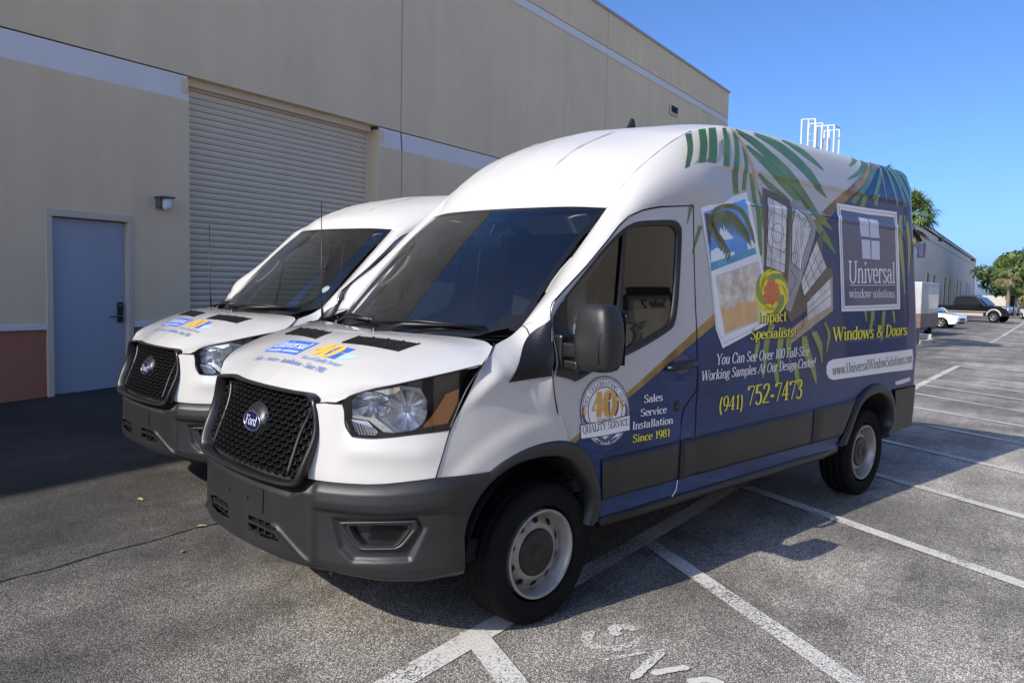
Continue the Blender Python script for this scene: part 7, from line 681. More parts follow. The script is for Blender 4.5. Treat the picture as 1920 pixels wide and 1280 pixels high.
    for j in range(nz):
        r = []
        for i in range(ns):
            u = i / (ns - 1); s = u * 1.3; z = zt(s) + (zb(s) - zt(s)) * j / (nz - 1); s = u * send(z); z = zt(s) + (zb(s) - zt(s)) * j / (nz - 1)
            r.append((s, z))
        bg_.append(r)
    pts = [[Vector(front(s, z, boff(s, z))) for s, z in r] for r in bg_]
    def kp(i, j):
        s = sum(bg_[i + a][j + b][0] for a in (0, 1) for b in (0, 1)) / 4; z = sum(bg_[i + a][j + b][1] for a in (0, 1) for b in (0, 1)) / 4
        return not (inside((s, z), FOGH) or inside((s, z), OPEN))
    V1_, F1_ = grid(pts, kp, True); b = MB(); b.raw(V1_, F1_); b.raw([(-x, y, z) for x, y, z in V1_], [f[::-1] for f in F1_])
    bo = b.build('bumper', PLASTIC, R_, True)
    for sg in (1, -1):
        fm = lambda s, z, o: (lambda p: (sg * p[0], p[1], p[2]))(front(s, z, o))
        cx, cz = sum(p[0] for p in FOGH) / 6, sum(p[1] for p in FOGH) / 6
        ringp = lambda k, o: [fm(cx + (p[0] - cx) * k, cz + (p[1] - cz) * k, o) for p in catmull2(FOGH, 42)]
        R0 = [ringp(1.30, .004), ringp(1.26, .014), ringp(1.12, .017), ringp(1.08, .006), ringp(1.03, .004), ringp(.98, .012), ringp(.94, .008), ringp(.86, -.03)]; n = len(R0[0]); b = MB()
        b.raw([p for r in R0 for p in r], [[i * n + j, i * n + (j + 1) % n, (i + 1) * n + (j + 1) % n, (i + 1) * n + j] for i in range(len(R0) - 1) for j in range(n)])
        b.raw(ringp(.9, -.035), [list(range(n))]); fz = b.build('fog_lamp_bezel', PLASTIC, bo, True)
        b = MB()
        for k in range(15): s = .80 + .012 * k; b.bar(fm(s - .008, .535, -.028), fm(s + .012, .60, -.028), .0035)
        for k in range(5): z = .54 + .013 * k; b.bar(fm(.79, z, -.027), fm(.965, z + .006, -.027), .0035)
        b.build('bezel_mesh', DARKPL, fz)
        b = MB(); n = 5; b.raw([fm(s, z, .02) for s, z in OPEN] + [fm(s, z, -.09) for s, z in OPEN], [[i, (i + 1) % n, n + (i + 1) % n, n + i] for i in range(n)] + [[5, 6, 7, 8, 9]]); b.build('air_intake', SEAM, bo)
        b = MB(); b.bar(fm(.105, .52, .015), fm(.345, .510, .012), .04, .012)
        for s in (.16, .22, .28, .33): b.bar(fm(s, .548, .0), fm(s, .478, .0), .012, .03)
        b.tube([fm(.335, .512, -.01), fm(.335, .508, .03)], .021, 12); b.build('intake_bar', PLASTIC, bo)
        b = MB(); b.tube([fm(.098, .634, .02), fm(.098, .634, .041)], .010, 10); b.build('bumper_bolt', SEAM, bo)
    b = MB(); P = [front(s, .70, .0315) for s in (-.235, -.08, .08, .235)]; Q = [front(s, .585, .0345) for s in (-.235, -.08, .08, .235)]
    b.raw([(p[0], p[1] - .003, p[2]) for p in P + Q], [(0, 4, 5, 1), (1, 5, 6, 2), (2, 6, 7, 3)]); b.build('plate_mount', PLASTIC, bo)
    # ---- grille
    GO = [(.0, 1.150), (.25, 1.150), (.488, 1.148), (.527, 1.115), (.546, 1.056), (.552, .975), (.532, .878), (.510, .80), (.469, .758), (.25, .752), (0, .752)]
    half = densify([(a, b, 0) for a, b in GO], 60); lp = [(p[0], p[1]) for p in half] + [(-p[0], p[1]) for p in half[-2:0:-1]]
    gz = .951
    class of:                                  # flat grille plane, deeper than the bumper's curve at the top, prouder below
        def __init__(s_, base): s_.b = base
        def __call__(s_, z, s=0.0): w = sstep(.40, .535, abs(s)); return s_.b + (1 - w) * (-.055 + .28 * (1.135 - max(.74, z))) + w * .050 * sstep(1.06, .77, z)
    def rg(k, o): return [front(p[0] * (1 - k * .06), gz + (p[1] - gz) * (1 - k * .085), o(p[1], p[0])) for p in lp]
    RR = [rg(-.02, of(-.02)), rg(-.02, of(.006)), rg(.15, of(.020)), rg(.6, of(.022)), rg(.95, of(.010)), rg(1.0, of(-.03))]; n = len(lp); b = MB()
    b.raw([p for r in RR for p in r], [[i * n + j, i * n + (j + 1) % n, (i + 1) * n + (j + 1) % n, (i + 1) * n + j] for i in range(len(RR) - 1) for j in range(n)])
    gr = b.build('grille', mat('grille_black', (.010, .010, .011), .36), R_, True)
    b = MB(); b.raw(rg(.5, of(-.05)), [list(range(n))]); b.build('grille_back', SEAM, gr)
    inn = [(p[0] * .937, gz + (p[1] - gz) * .912) for p in lp]
    b = MB(); rows = 16; pitch = .061; dzr = (1.122 - .778) / (rows - 1)
    clip = lambda s, z: inside((s, z), inn)
    for r in range(rows):
        z0 = .792 + r * dzr; sh = (r % 2) * pitch / 2; s = -.56 + sh
        while s < .56:
            q = [(s, z0), (s + pitch * .16, z0 + dzr * .20), (s + pitch * .5 - pitch * .16, z0 + dzr * .20), (s + pitch * .5, z0), (s + pitch * .66, z0 - dzr * .2), (s + pitch * .84, z0 - dzr * .2), (s + pitch, z0)]
            for (a, c) in zip(q, q[1:]):
                if clip(*a) and clip(*c): b.raw([front(a[0], a[1] - .003, of(-.022)(a[1], a[0])), front(c[0], c[1] - .003, of(-.022)(c[1], c[0])), front(c[0], c[1] + .003, of(-.022)(c[1], c[0])), front(a[0], a[1] + .003, of(-.022)(a[1], a[0])),
                    front(a[0], a[1] - .003, of(-.045)(a[1], a[0])), front(c[0], c[1] - .003, of(-.045)(c[1], c[0])), front(c[0], c[1] + .003, of(-.045)(c[1], c[0])), front(a[0], a[1] + .003, of(-.045)(a[1], a[0]))], [(0, 1, 2, 3), (4, 5, 1, 0), (3, 2, 6, 7)])
            a, c = (s + pitch * .0, z0 + .0), (s + pitch * .0 + 0, z0 + dzr)
            for aa in (s + pitch * .25,):
                p0, p1 = (aa, z0 + dzr * .2), (aa, z0 + dzr * .8)
                if clip(*p0) and clip(*p1): b.raw([front(p[0] + d, p[1], of(o)(p[1], p[0])) for p in (p0, p1) for d in (-.0025, .0025) for o in (-.014, -.045)], [(0, 2, 6, 4), (0, 4, 5, 1), (2, 3, 7, 6)])
            s += pitch
    tag(b.build('grille_mesh', DARKPL, gr), kind='stuff')
    for sg in (1, -1):
        b = MB(); P = [(sg * s, z) for s, z in ((.462, 1.115), (.43, 1.05), (.405, .98), (.398, .90), (.395, .785))]; b.tube([front(s, z, of(-.022)(z, s)) for s, z in densify2(P, 12)], .011, 6); b.build('grille_bracket', DARKPL, gr, True)
    b = MB(); V_ = []; F_ = []; M = 32
    for k, (w, h, o) in enumerate(((.116, .092, -.04), (.108, .082, -.026), (.096, .062, -.014), (.089, .052, -.010), (.085, .048, -.007))):
        for j in range(M): a = 2 * math.pi * j / M; p = front(math.cos(a) * w, .975 + math.sin(a) * h, of(o)(.975)); V_.append(p)
    for k in range(4): F_ += [[k * M + j, k * M + (j + 1) % M, (k + 1) * M + (j + 1) % M, (k + 1) * M + j] for j in range(M)]
    em = mesh('emblem_pedestal', V_, F_ + [[4 * M + j for j in range(M)]], DARKPL, gr, True)
    b = MB(); b.tube([front(math.cos(2 * math.pi * j / M) * .084, .975 + math.sin(2 * math.pi * j / M) * .047, of(-.006)(.975)) for j in range(M + 1)], .0045, 6, cap=False); b.build('emblem_ring', CHROME, em, True)
    mesh('emblem_oval', [front(math.cos(2 * math.pi * j / M) * .082, .975 + math.sin(2 * math.pi * j / M) * .045, of(-.004)(.975)) for j in range(M)], [list(range(M))], EMBLUE, em)
    write('Ford', (-.058, .956), (.056, .956), (-.058, 1.000), (.056, 1.000), put=lambda x, y, mm: Vector(front(x, y, of(-.004)(.975) + mm * .001)), name='emblem_script', m=PM['print_pane'], parent=em, bold=.75, shear=.35, lay=1.0)
    # ---- fender
    FR = [[front(1.323, 1.309), (.925, -.34, 1.338), (.872, -.262, 1.376), (.835, -.12, 1.415), (.802, -.012, 1.458)],
          [front(1.24, 1.17), (1.000, -.36, 1.245), (.975, -.245, 1.290), (.930, -.10, 1.355), (.895, .0, 1.465)],
          [front(1.17, 1.05), (S(-.40, 1.13), -.40, 1.13), (S(-.24, 1.18), -.24, 1.18), (.985, -.07, 1.27), (S(.042, 1.50), .042, 1.50)],
          [front(1.12, .92), (S(-.44, .98) + .004, -.44, .98), (S(-.25, 1.05) + .004, -.25, 1.05), (S(-.05, 1.12), -.05, 1.12), (S(.006, 1.235), .006, 1.235)],
          [front(1.09, .822), (S(-.42, .80) + .006, -.42, .80), (S(-.23, .89) + .006, -.23, .89), (S(.0, .92) + .006, .0, .92), (S(.11, .895), .112, .895)]]
    ab = row_AB(0); FR[0][4] = tuple(ab[0]); FR[1][4] = tuple(ab[12]); FR[2][4] = tuple(ab[-1])
    fg = patch(FR, 36, 36)
    for r in fg:
        for p in r:
            d = math.hypot(p.y + .06, p.z - .36); w = sstep(1.35, 1.1, p.z); p.x += .013 * w * (1 - sstep(.63, .71, d)) * sstep(1.2, 1.05, p.z)
    both('fender', fg, WHITE, R_)
    ftree = BVHTree.FromPolygons(*grid(fg))
    tri = [(-.287, 1.222), (-.005, 1.233), (.022, 1.283), (.044, 1.508)]
    V_ = [Vector((S(y, z) + .010, y, z)) for y, z in tri]
    for sg in (1, -1):
        b = MB(); Q = [[(-.287, 1.222), (-.01, 1.233)], [(-.15, 1.337), (.014, 1.33)], [(.01, 1.478), (.042, 1.505)]]
        g = patch([[(0, y, z) for y, z in r] for r in Q], 14, 12); g = [[fender_pt(ftree, p.y, p.z, .006) for p in r] for r in g]
        g = [[Vector((sg * p.x, p.y, p.z)) for p in r] for r in g]; gobj('pillar_trim', g, DARKPL, R_, flip=sg < 0)
    # ---- arch trims, wells
    for OUTL, INL in ((ARCH_F_OUT, ARCH_F_IN), (ARCH_R_OUT, ARCH_R_IN)):
        o_ = catmull([(0, y, z) for y, z in OUTL], 50); i_ = catmull([(0, y, z) for y, z in INL], 50)
        def ed(p, q, t, x): r = p.lerp(q, t); return Vector((x(r.y, r.z) if callable(x) else x, r.y, r.z))
        g = [[ed(a, b, t, x) for a, b in zip(o_, i_)] for t, x in ((0, lambda y, z: S(y, z) + .002), (.02, lambda y, z: S(y, z) + .014), (.25, lambda y, z: S(y, z) + .030), (.85, lambda y, z: S(y, z) + .033), (1.0, lambda y, z: S(y, z) + .024), (1.04, .97), (1.04, .90))]
        both('arch_trim', g, PLASTIC, R_)
        yc = 0 if OUTL is ARCH_F_OUT else 3.75
        for sg in (1, -1):
            V_ = []; F_ = []; b = MB()
            for k in range(25):
                a = math.radians(8 + 164 * k / 24); V_ += [(sg * x, yc + .46 * math.cos(a) - .05 * (yc < 1), .36 + .475 * math.sin(a)) for x in (.985, .58)]
            F_ = [[2 * k, 2 * k + 1, 2 * k + 3, 2 * k + 2] for k in range(24)]; b.raw(V_, F_); b.raw([V_[2 * k + 1] for k in range(25)], [list(range(25))]); b.build('wheel_well', DARKIN, R_)
    for sg in (1, -1): b = MB(); b.raw([(sg * .80, .30, .76), (sg * .985, .33, .74), (sg * .985, .37, .42), (sg * .80, .34, .42)], [(0, 1, 2, 3)]); b.build('mud_flap', LINER, R_)
    # ---- front doors
    DO = [(.385, .56), (1.076, .56), (1.076, .90), (1.098, .97), (1.203, 1.06), (1.219, 1.165), (1.214, 1.6), (1.236, 2.136)] + [(y + .004, z - .006) for y, z in reversed(DOORTOP[3:-1])] + [(.068, 1.578), (.05, 1.545), (.048, 1.505), (.026, 1.283), (.006, 1.235), (.018, 1.12), (.063, .98), (.113, .893), (.246, .84), (.333, .717), (.378, .60)]
    conform('front_door', [DO], 0, WRAP, R_, holes=[WIN], mirrored=True)
    cw = (sum(p[0] for p in WIN) / len(WIN), sum(p[1] for p in WIN) / len(WIN)); wl = [tuple(v)[:2] for v in catmull([(a, b, 0) for a, b in WIN + WIN[:1]], 90)[:-1]]
    def inset(k): return [(cw[0] + (y - cw[0]) * (1 - k / .46), cw[1] + (z - cw[1]) * (1 - k / .37)) for y, z in wl]
    for sg in (1, -1):
        rr = [(inset(-.006), .004), (inset(.004), .007), (inset(.016), .002), (inset(.028), -.004), (inset(.032), -.022)]; n = len(wl); b = MB()
        b.raw([(sg * (S(y, z) + o), y, z) for r, o in rr for y, z in r], [[i * n + j, i * n + (j + 1) % n, (i + 1) * n + (j + 1) % n, (i + 1) * n + j] for i in range(4) for j in range(n)])
        b.build('window_seal', DARKPL, R_, True)
        b = MB(); b.raw([(sg * (S(y, z) - .002), y, z) for y, z in PILLAR] , [(0, 1, 2, 3)]); b.build('window_divider', DARKPL, R_)
    conform('mirror_sail', [[(.052, 1.51), (.10, 1.57), (.158, 1.615), (.150, 1.50), (.165, 1.20), (.012, 1.235), (.03, 1.283)]], .009, DARKPL, R_, mirrored=True)
    conform('door_window', [inset(.02)], -.014, SIDEGL, R_, mirrored=True)
    # ---- flanks
    SP = [(1.244, 2.142), (1.222, 1.6), (1.227, 1.165), (1.211, 1.055), (1.106, .965), (1.084, .90), (1.084, .555), (3.21, .555)] + [tuple(v)[1:] for v in catmull([(0, y, z) for y, z in ARCH_R_OUT[1:-2]], 24)] + [(4.14, .835), (4.72, .832), (4.72, 2.142)]
    conform('side_panel', [SP], 0, WRAP, R_, mirrored=True)
    conform('sill', [[(.385, .462), (3.165, .462), (3.20, .553), (.385, .553)]], 0, WRAP, R_, mirrored=True)
    conform('rear_bumper', [[(4.13, .46), (4.60, .475), (4.72, .53), (4.72, .828), (4.135, .831), (4.185, .70), (4.185, .56)]], .018, PLASTIC, R_, mirrored=True)
    for sg in (1, -1):
        b = MB(); b.tube([(sg * .97, .42, .43), (sg * .985, .8, .435), (sg * .985, 2.9, .44), (sg * .96, 3.2, .445)], .035, 8); b.build('sill_step', DARKPL, R_, True)
    mt = lambda y: .770 + .0155 * y
    prof = [(0, .000), (.03, .018), (.12, .025), (.5, .026), (.84, .025), (.95, .017), (1, .0)]
    for y0, y1, e in ((.40, 1.071, -.03), (1.083, 1.222, 0), (1.234, 2.705, 0), (2.72, 3.42, -.26)):
        ys = [y0 + (y1 - y0) * k / 10 for k in range(11)]
        g = [[Vector((0, 0, 0)) for _ in ys] for _ in prof]
        for a, (t, o) in enumerate(prof):
            for k, y in enumerate(ys):
                yy = y
                if e == -.03 and k == 0: yy = y - .02 * t
                if e == -.26: yy = y0 + (y1 - (1 - t) * .22 - y0) * k / 10
                z = .556 + (mt(yy) - .556) * t; en = 1 if 0 < k < 10 else .3; g[a][k] = Vector((S(yy, z) + o * en + .001, yy, z))
        both('side_moulding', g, PLASTIC, R_, flip=False)
    # ---- back of the van
    zs = [.83 + (2.66 - .83) * k / 20 for k in range(21)]
    g = [[Vector((S(4.72, z), 4.72, z)), Vector((S(4.72, z) - .035, 4.748, z)), Vector((S(4.72, z) - .08, 4.765, z)), Vector((S(4.72, z) - .16, 4.772, z)), Vector((.35, 4.775, z)), Vector((.004, 4.775, z))] for z in zs]
    both('rear_door', g, WRAP, R_, flip=True)
    b = MB(); b.box((0, 4.74, .64), (1.86, .14, .38)); b.box((0, 4.70, .45), (1.7, .2, .1)); b.build('rear_step', PLASTIC, R_, bevel=.03)
    for sg in (1, -1):
        b = MB(); b.box((sg * .875, 4.775, 1.22), (.09, .03, .42)); b.build('tail_lamp', mat('tail_red', (.35, .01, .012), .2, coat=1), R_, bevel=.012)
        for z in (1.25, 2.02): b = MB(); b.box((sg * .945, 4.745, z), (.05, .07, .14)); b.build('door_hinge', PM['print_navy'], R_, bevel=.012)
    # ---- shut lines and a painted shade line
    def gap(P, o=.0004, r=.0030): loop_tube('gap_and_shade_line', [(p[0] + o, p[1], p[2]) for p in P], r, SEAM, R_)
    front_line = [(.042, 1.508), (.022, 1.283), (0, 1.235), (.013, 1.12), (.058, .98), (.11, .897)]
    gap([(S(y, z), y, z) for y, z in DOORTOP]); gap(side_pts(densify2(front_line, 30)))
    gap(side_pts(densify2([(1.24, 2.14), (1.226, 1.9), (1.218, 1.6), (1.222, 1.3), (1.223, 1.165)], 40))); gap(side_pts([(1.223, 1.165), (1.207, 1.058), (1.15, 1.01), (1.102, .968), (1.08, .90), (1.08, .80)]))
    gap(side_pts(densify2([(1.223, 1.165), (1.226, 1.0), (1.228, .80)], 12)), r=.003)
    gap([front(s, z) for s, z in ((1.155, 1.03), (1.12, .92), (1.09, .823))]); gap([(x, y, z) for x, y, z in [front(s, z, .001) for s, z in ((.535, 1.124), (.58, 1.13), (.66, 1.133))]], r=.005)
    gap([(p.x, p.y, p.z) for p in catmull([front(1.323, 1.309), (.925, -.34, 1.338), (.872, -.262, 1.376), (.865, -.25, 1.382), (.845, -.235, 1.388)], 16)], r=.0035)
    gap([(p.x, p.y, p.z + .002) for p in catmull([(.80, -.01, 1.46), (.86, -.04, 1.452), (.915, -.06, 1.405), (.955, -.055, 1.365)], 12)], r=.0022)
    gap(side_pts(densify2([(1.30, 2.19), (2.6, 2.19), (4.5, 2.19)], 60), -.002), r=.004)  # dark line painted for shade cast by the lower panels' edge
    # ---- handle, lock, mirrors
    for sg in (1, -1):
        b = MB(); c = [(y, z) for y, z in ((1.06 + .085 * math.cos(a), 1.228 + .055 * math.sin(a)) for a in (2 * math.pi * k / 24 for k in range(24)))]
        b.raw([(sg * (S(y, z) + .0025), y, z) for y, z in c], [list(range(24))]); h = b.build('handle_cup', PM['print_navy'], R_)
        b = MB(); b.tube([(sg * (S(y, 1.22) + o), y, z) for y, z, o in ((.905, 1.214, .012), (.93, 1.217, .036), (1.0, 1.222, .046), (1.08, 1.228, .046), (1.15, 1.232, .036), (1.175, 1.234, .012))], [.014, .018, .019, .019, .018, .014], 10); b.build('door_handle', DARKPL, R_, True)
        b = MB(); b.lathe([(.034, 0), (.03, .006), (.012, .008), (0.0, .008)], 20, 'x', (sg * (S(1.03, .993)), 1.03, .993)) if sg > 0 else b.lathe([(.034, 0), (.03, -.006), (.012, -.008), (0, -.008)], 20, 'x', (-(S(1.03, .993)), 1.03, .993))
        b.build('door_lock', DARKPL, R_, True)
        if sg < 0: continue
        b = MB(); P = [Vector((x, y, z)) for z, s in ((-.155, .80), (-.12, .97), (.02, 1.0), (.12, .94), (.158, .80)) for x, y in ()]
        secs = [(-.160, .55, .5), (-.148, .80, .75), (-.115, .95, .93), (0, 1.0, 1.0), (.07, .93, .95), (.12, .80, .84), (.146, .68, .68), (.157, .50, .45)]; V_ = []; M = 28
        for dz, wx, wy in secs:
            for j in range(M):
                a = 2 * math.pi * j / M; ca, sa = math.cos(a), math.sin(a); p_ = lambda v: math.copysign(abs(v) ** .5, v)
                V_.append((sg * (1.195 + p_(ca) * .112 * wx - dz * .10 * 0), .115 + p_(sa) * .085 * wy, 1.428 + dz))
        F_ = [[i * M + j, i * M + (j + 1) % M, (i + 1) * M + (j + 1) % M, (i + 1) * M + j] for i in range(len(secs) - 1) for j in range(M)] + [[j for j in range(M)][::-1], [(len(secs) - 1) * M + j for j in range(M)]]
        mo = mesh('wing_mirror', V_, F_, PLASTIC, R_, True)
        b = MB(); b.box((sg * 1.055, .095, 1.358), (.15, .075, .075)); b.box((sg * 1.045, .10, 1.285), (.12, .07, .05)); b.box((sg * .99, .10, 1.33), (.06, .11, .20)); b.build('mirror_arm', DARKPL, mo, bevel=.012)
        b = MB(); b.tube([(sg * 1.296, .06, 1.45), (sg * 1.272, .037, 1.455), (sg * 1.262, .033, 1.43), (sg * 1.260, .032, 1.31), (sg * 1.272, .036, 1.30), (sg * 1.294, .05, 1.296)], .0025, 5); b.build('mirror_lamp_edge', SEAM, mo)
        mesh('mirror_glass', [(sg * (1.195 + x), .202, 1.428 + z) for x, z in ((-.09, -.13), (.09, -.13), (.09, .12), (-.09, .12))], [(0, 1, 2, 3)], CHROME, mo)
    # ---- wheels
    def wheel():
        w = bpy.data.objects.new('wheel', None); COL.objects.link(w); w.parent = R_
        pr = [(.232, -.085), (.245, -.11), (.290, -.124), (.325, -.118), (.344, -.098), (.351, -.085)]
        for x in (-.055, 0, .055): pr += [(.352, x - .012), (.343, x - .008), (.343, x + .008), (.352, x + .012)]
        pr += [(.351, .085), (.344, .098), (.335, .110), (.318, .118), (.312, .1165), (.306, .119), (.285, .121), (.25, .112), (.236, .095)]
        b = MB(); b.lathe(pr, 72, 'x'); ty = b.build('tyre', RUBBER, w, True)
        b = MB(); b.lathe([(.222, .108), (.216, .112), (.208, .108), (.204, .09), (.196, .072), (.190, .04), (.186, .028), (.178, .034), (.168, .046), (.146, .060), (.126, .068), (.114, .066), (.106, .05)], 64, 'x'); b.lathe([(.222, .108), (.222, .09), (.214, -.09)], 48, 'x'); b.lathe([(.186, .03), (.16, -.05), (.0, -.06)], 32, 'x'); ri = b.build('rim', STEEL, w, True)
        for k in range(10):
            a = 2 * math.pi * k / 10 + .2; c, s = math.cos(a), math.sin(a); nrm = Vector((.86, .5 * c, .5 * s)).normalized(); t1 = Vector((0, -s, c)); t2 = nrm.cross(t1)
            ctr = Vector((0.0515, c * .1625, s * .1625)); b = MB(); b.raw([ctr + t1 * 0.0205 * math.cos(q) + t2 * .019 * math.sin(q) for q in (2 * math.pi * j / 14 for j in range(14))], [list(range(14))]); b.build('rim_hole', SEAM, ri)
        b = MB(); b.lathe([(.119, .066), (.117, .074), (.104, .080), (.085, .076), (.06, .080), (.052, .088), (.046, .086), (.04, .080), (.0, .081)], 40, 'x')
        b.build('hub_cap', DARKPL, ri, True); return w
    w0 = wheel(); w0.location = (.868, 0, .347)
    for (x, y, f) in ((.860, 3.75, 0), (-.868, 0, 1), (-.860, 3.75, 1)):
        w = copy_tree(w0, R_); w.location = (x, y, .347); w.rotation_euler.z = math.pi if f else 0; w.rotation_euler.x = .3
    w0.rotation_euler.x = .12
    # ---- underside and cabin
    b = MB(); b.box((0, 1.9, .42), (1.75, 5.2, .10)); b.box((0, -.5, .46), (1.2, .9, .2)); b.box((0, 3.75, .36), (1.5, .12, .12)); b.box((.35, 2.2, .34), (.5, 1.4, .16)); b.build('underbody', DARKIN, R_)
    b = MB(); b.box((0, 1.52, 1.35), (1.82, .03, 1.55)); b.build('bulkhead', mat('bulkhead_grey', (.04, .04, .043), .6), R_)
    b = MB(); b.box((0, .9, .64), (1.9, 1.3, .06)); b.build('cabin_floor', CABIN, R_)
    b = MB(); b.box((-.18, 1.49, 1.50), (.17, .02, .85)); b.build('pale_strip', mat('strip_pale', (.62, .70, .72), .5), R_)  # pale upright strip standing before the bulkhead
    b = MB(); b.box((.02, 1.485, 1.55), (.035, .03, .95)); b.build('chrome_strip', CHROME, R_)  # thin chrome strip beside the pale one
    dg = patch([[(-.84, -.02, 1.41), (-.5, -.19, 1.395), (0, -.28, 1.385), (.5, -.19, 1.395), (.84, -.02, 1.41)], [(-.88, .18, 1.39), (-.5, .12, 1.385), (0, .10, 1.38), (.5, .12, 1.40), (.88, .18, 1.40)], [(-.88, .34, 1.33), (-.5, .32, 1.31), (0, .30, 1.30), (.45, .32, 1.36), (.88, .34, 1.33)], [(-.86, .36, 1.0), (-.5, .34, .95), (0, .32, .9), (.5, .34, .95), (.86, .36, 1.0)]], 20, 30)
    gobj('dashboard', dg, CABIN, R_)
    b = MB(); hc = Vector((.42, .50, 1.23)); ax = Vector((0, -.80, -.6)).normalized(); t1 = Vector((1, 0, 0)); t2 = ax.cross(t1)
    b.tube([hc + (t1 * math.cos(a) + t2 * math.sin(a)) * .19 for a in (2 * math.pi * k / 32 for k in range(33))], .014, 8, cap=False); b.tube([hc + t1 * .18, hc, hc - t1 * .18], .018, 6); b.tube([hc, hc + ax * .22], .035, 8); b.build('steering_wheel', DARKPL, R_, True)
    for x in (.45, -.45):
        b = MB(); b.box((x, 1.05, .98), (.52, .52, .18)); b.box((x, 1.36, 1.35), (.48, .13, .66), rx=-.12); b.box((x, 1.42, 1.76), (.27, .09, .18), rx=-.1); b.build('seat', SEATM, R_, True, bevel=.05)
    for sg in (1, -1):
        g = [[Vector((sg * (p.x - .035 - .02 * k), p.y + .02, p.z - .035)) for p in catmull([(RAIL_A[i][0] + .04 + .05 * k, RAIL_A[i][1] + .01 + .05 * k, RAIL_A[i][2] - .01) for i in range(5)], 16)] for k in (0, 1, 2)]
        gobj('pillar_lining', g, CREAM, R_, flip=sg < 0)
        b = MB(); P = [(.765, .22, 1.62), (.735, .235, 1.625), (.715, .30, 1.68), (.712, .37, 1.745), (.73, .42, 1.80), (.76, .43, 1.81)]; b.tube([(sg * x, y, z) for x, y, z in P], .014, 8); b.build('grab_handle', mat('grab_cream', (.62, .62, .58), .5), R_, True)
        b = MB(); b.box((sg * .36, .70, 2.01), (.56, .02, .15), rx=.9); b.build('sun_visor', CREAM, R_, bevel=.01)
    b = MB(); b.box((0, 1.1, 2.06), (1.62, .72, .02)); b.build('headliner', CREAM, R_)
    b = MB(); b.box((0, .47, 1.90), (.24, .03, .075)); b.tube([(0, .48, 1.93), (0, .53, 2.03)], .014, 6); b.box((0, .56, 2.03), (.14, .10, .08), rx=.7); b.build('rear_view_mirror', DARKPL, R_, bevel=.01)
    for sg in (1, -1): b = MB(); b.box((sg * .90, .80, .98), (.03, 1.1, .66)); b.build('door_lining', CABIN, R_)
    # ---- cowl, wipers, aerial
    cg = [[Vector((x, -.365 + .335 * (abs(x) / .80) ** 2 + d, z)) for x in [-.8 + .08 * k for k in range(21)]] for d, z in ((-.02, 1.385), (.02, 1.384), (.06, 1.40), (.10, 1.43))]
    gobj('cowl', cg, DARKPL, R_)
    def ws(x, v): k = (x / .80); return Vector((x, -.345 + .335 * k * k + (.845 - .185 * k * k) * v - .025, 1.395 + .705 * v + .022))
    for x0, x1 in ((-.66, -.06), (-.02, .62)):
        b = MB(); piv = ws(x0 + .12 if x0 < -.5 else x0 + .1, -.03); tip = ws(x1, .045); b.tube([piv, piv.lerp(tip, .3) + Vector((0, -.01, .03)), tip], [.014, .011, .007], 6); b.tube([piv + Vector((0, 0, -.03)), piv + Vector((0, 0, .02))], .02, 8)
        b.tube([ws(x0, .03), ws((x0 + x1) / 2, .06), ws(x1 + .03, .045)], .008, 5); b.build('wiper', DARKPL, R_, True)
    b = MB(); b.tube([(-.76, -.215, 1.375), (-.76, -.215, 1.40)], [.03, .018], 12); b.tube([(-.76, -.215, 1.40), (-.76, -.217, 1.47), (-.76, -.22, 1.52), (-.76, -.225, 2.12)], [.008, .007, .0035, .0028], 6); b.build('aerial', DARKPL, R_, True)
    b = MB(); P = [(-.03, 0), (.06, 0), (.045, .035), (.02, .075), (.0, .08), (-.015, .04)]
    b.raw([(x, 1.78 + d, 2.742 + z) for x in (-.012, .012) for d, z in ((-.05, 0), (.10, 0), (.06, .02), (.035, .085), (.015, .09), (-.02, .03))], [tuple(range(6))[::-1], tuple(range(6, 12))] + [(i, (i + 1) % 6, 6 + (i + 1) % 6, 6 + i) for i in range(6)])
    b.build('roof_antenna', DARKPL, R_, bevel=.006)
def ws_point(x, v): k = x / .80; return Vector((x, -.345 + .335 * k * k + (.845 - .185 * k * k) * v - .022 * 4 * v * (1 - v) * .65 - .006, 1.395 + .705 * v + .022 * 4 * v * (1 - v) * .75 + .006))
def densify2(P, n): return [tuple(v)[:2] for v in catmull([(a, b, 0) for a, b in P], n)]
def catmull2(P, n):
    o = []; m = len(P); k = n // m
    for i in range(m):
        a, b, c = Vector(P[i - 1]), Vector(P[i]), Vector(P[(i + 1) % m]); r = min((a - b).length, (c - b).length) * .3
        p0, p1 = b + (a - b).normalized() * r, b + (c - b).normalized() * r
        for j in range(k): t = j / (k - 1); o.append(tuple(p0 * (1 - t) ** 2 + b * 2 * t * (1 - t) + p1 * t * t))
    return o
def sz_poly_one(nm, polys, o, m, L, sg):
    r = sz_poly(nm, polys, o, m, L, mirrored=False)
    if sg < 0:
        for x in r: x.data.transform(Matrix.Scale(-1, 4, (1, 0, 0))); x.data.flip_normals()
    return r
def fender_pt(tree, y, z, o):
    h = tree.ray_cast(Vector((2, y, z)), Vector((-1, 0, 0))); return Vector(((h[0].x if h[0] else S(y, z)) + o, y, z))
build_van(van)
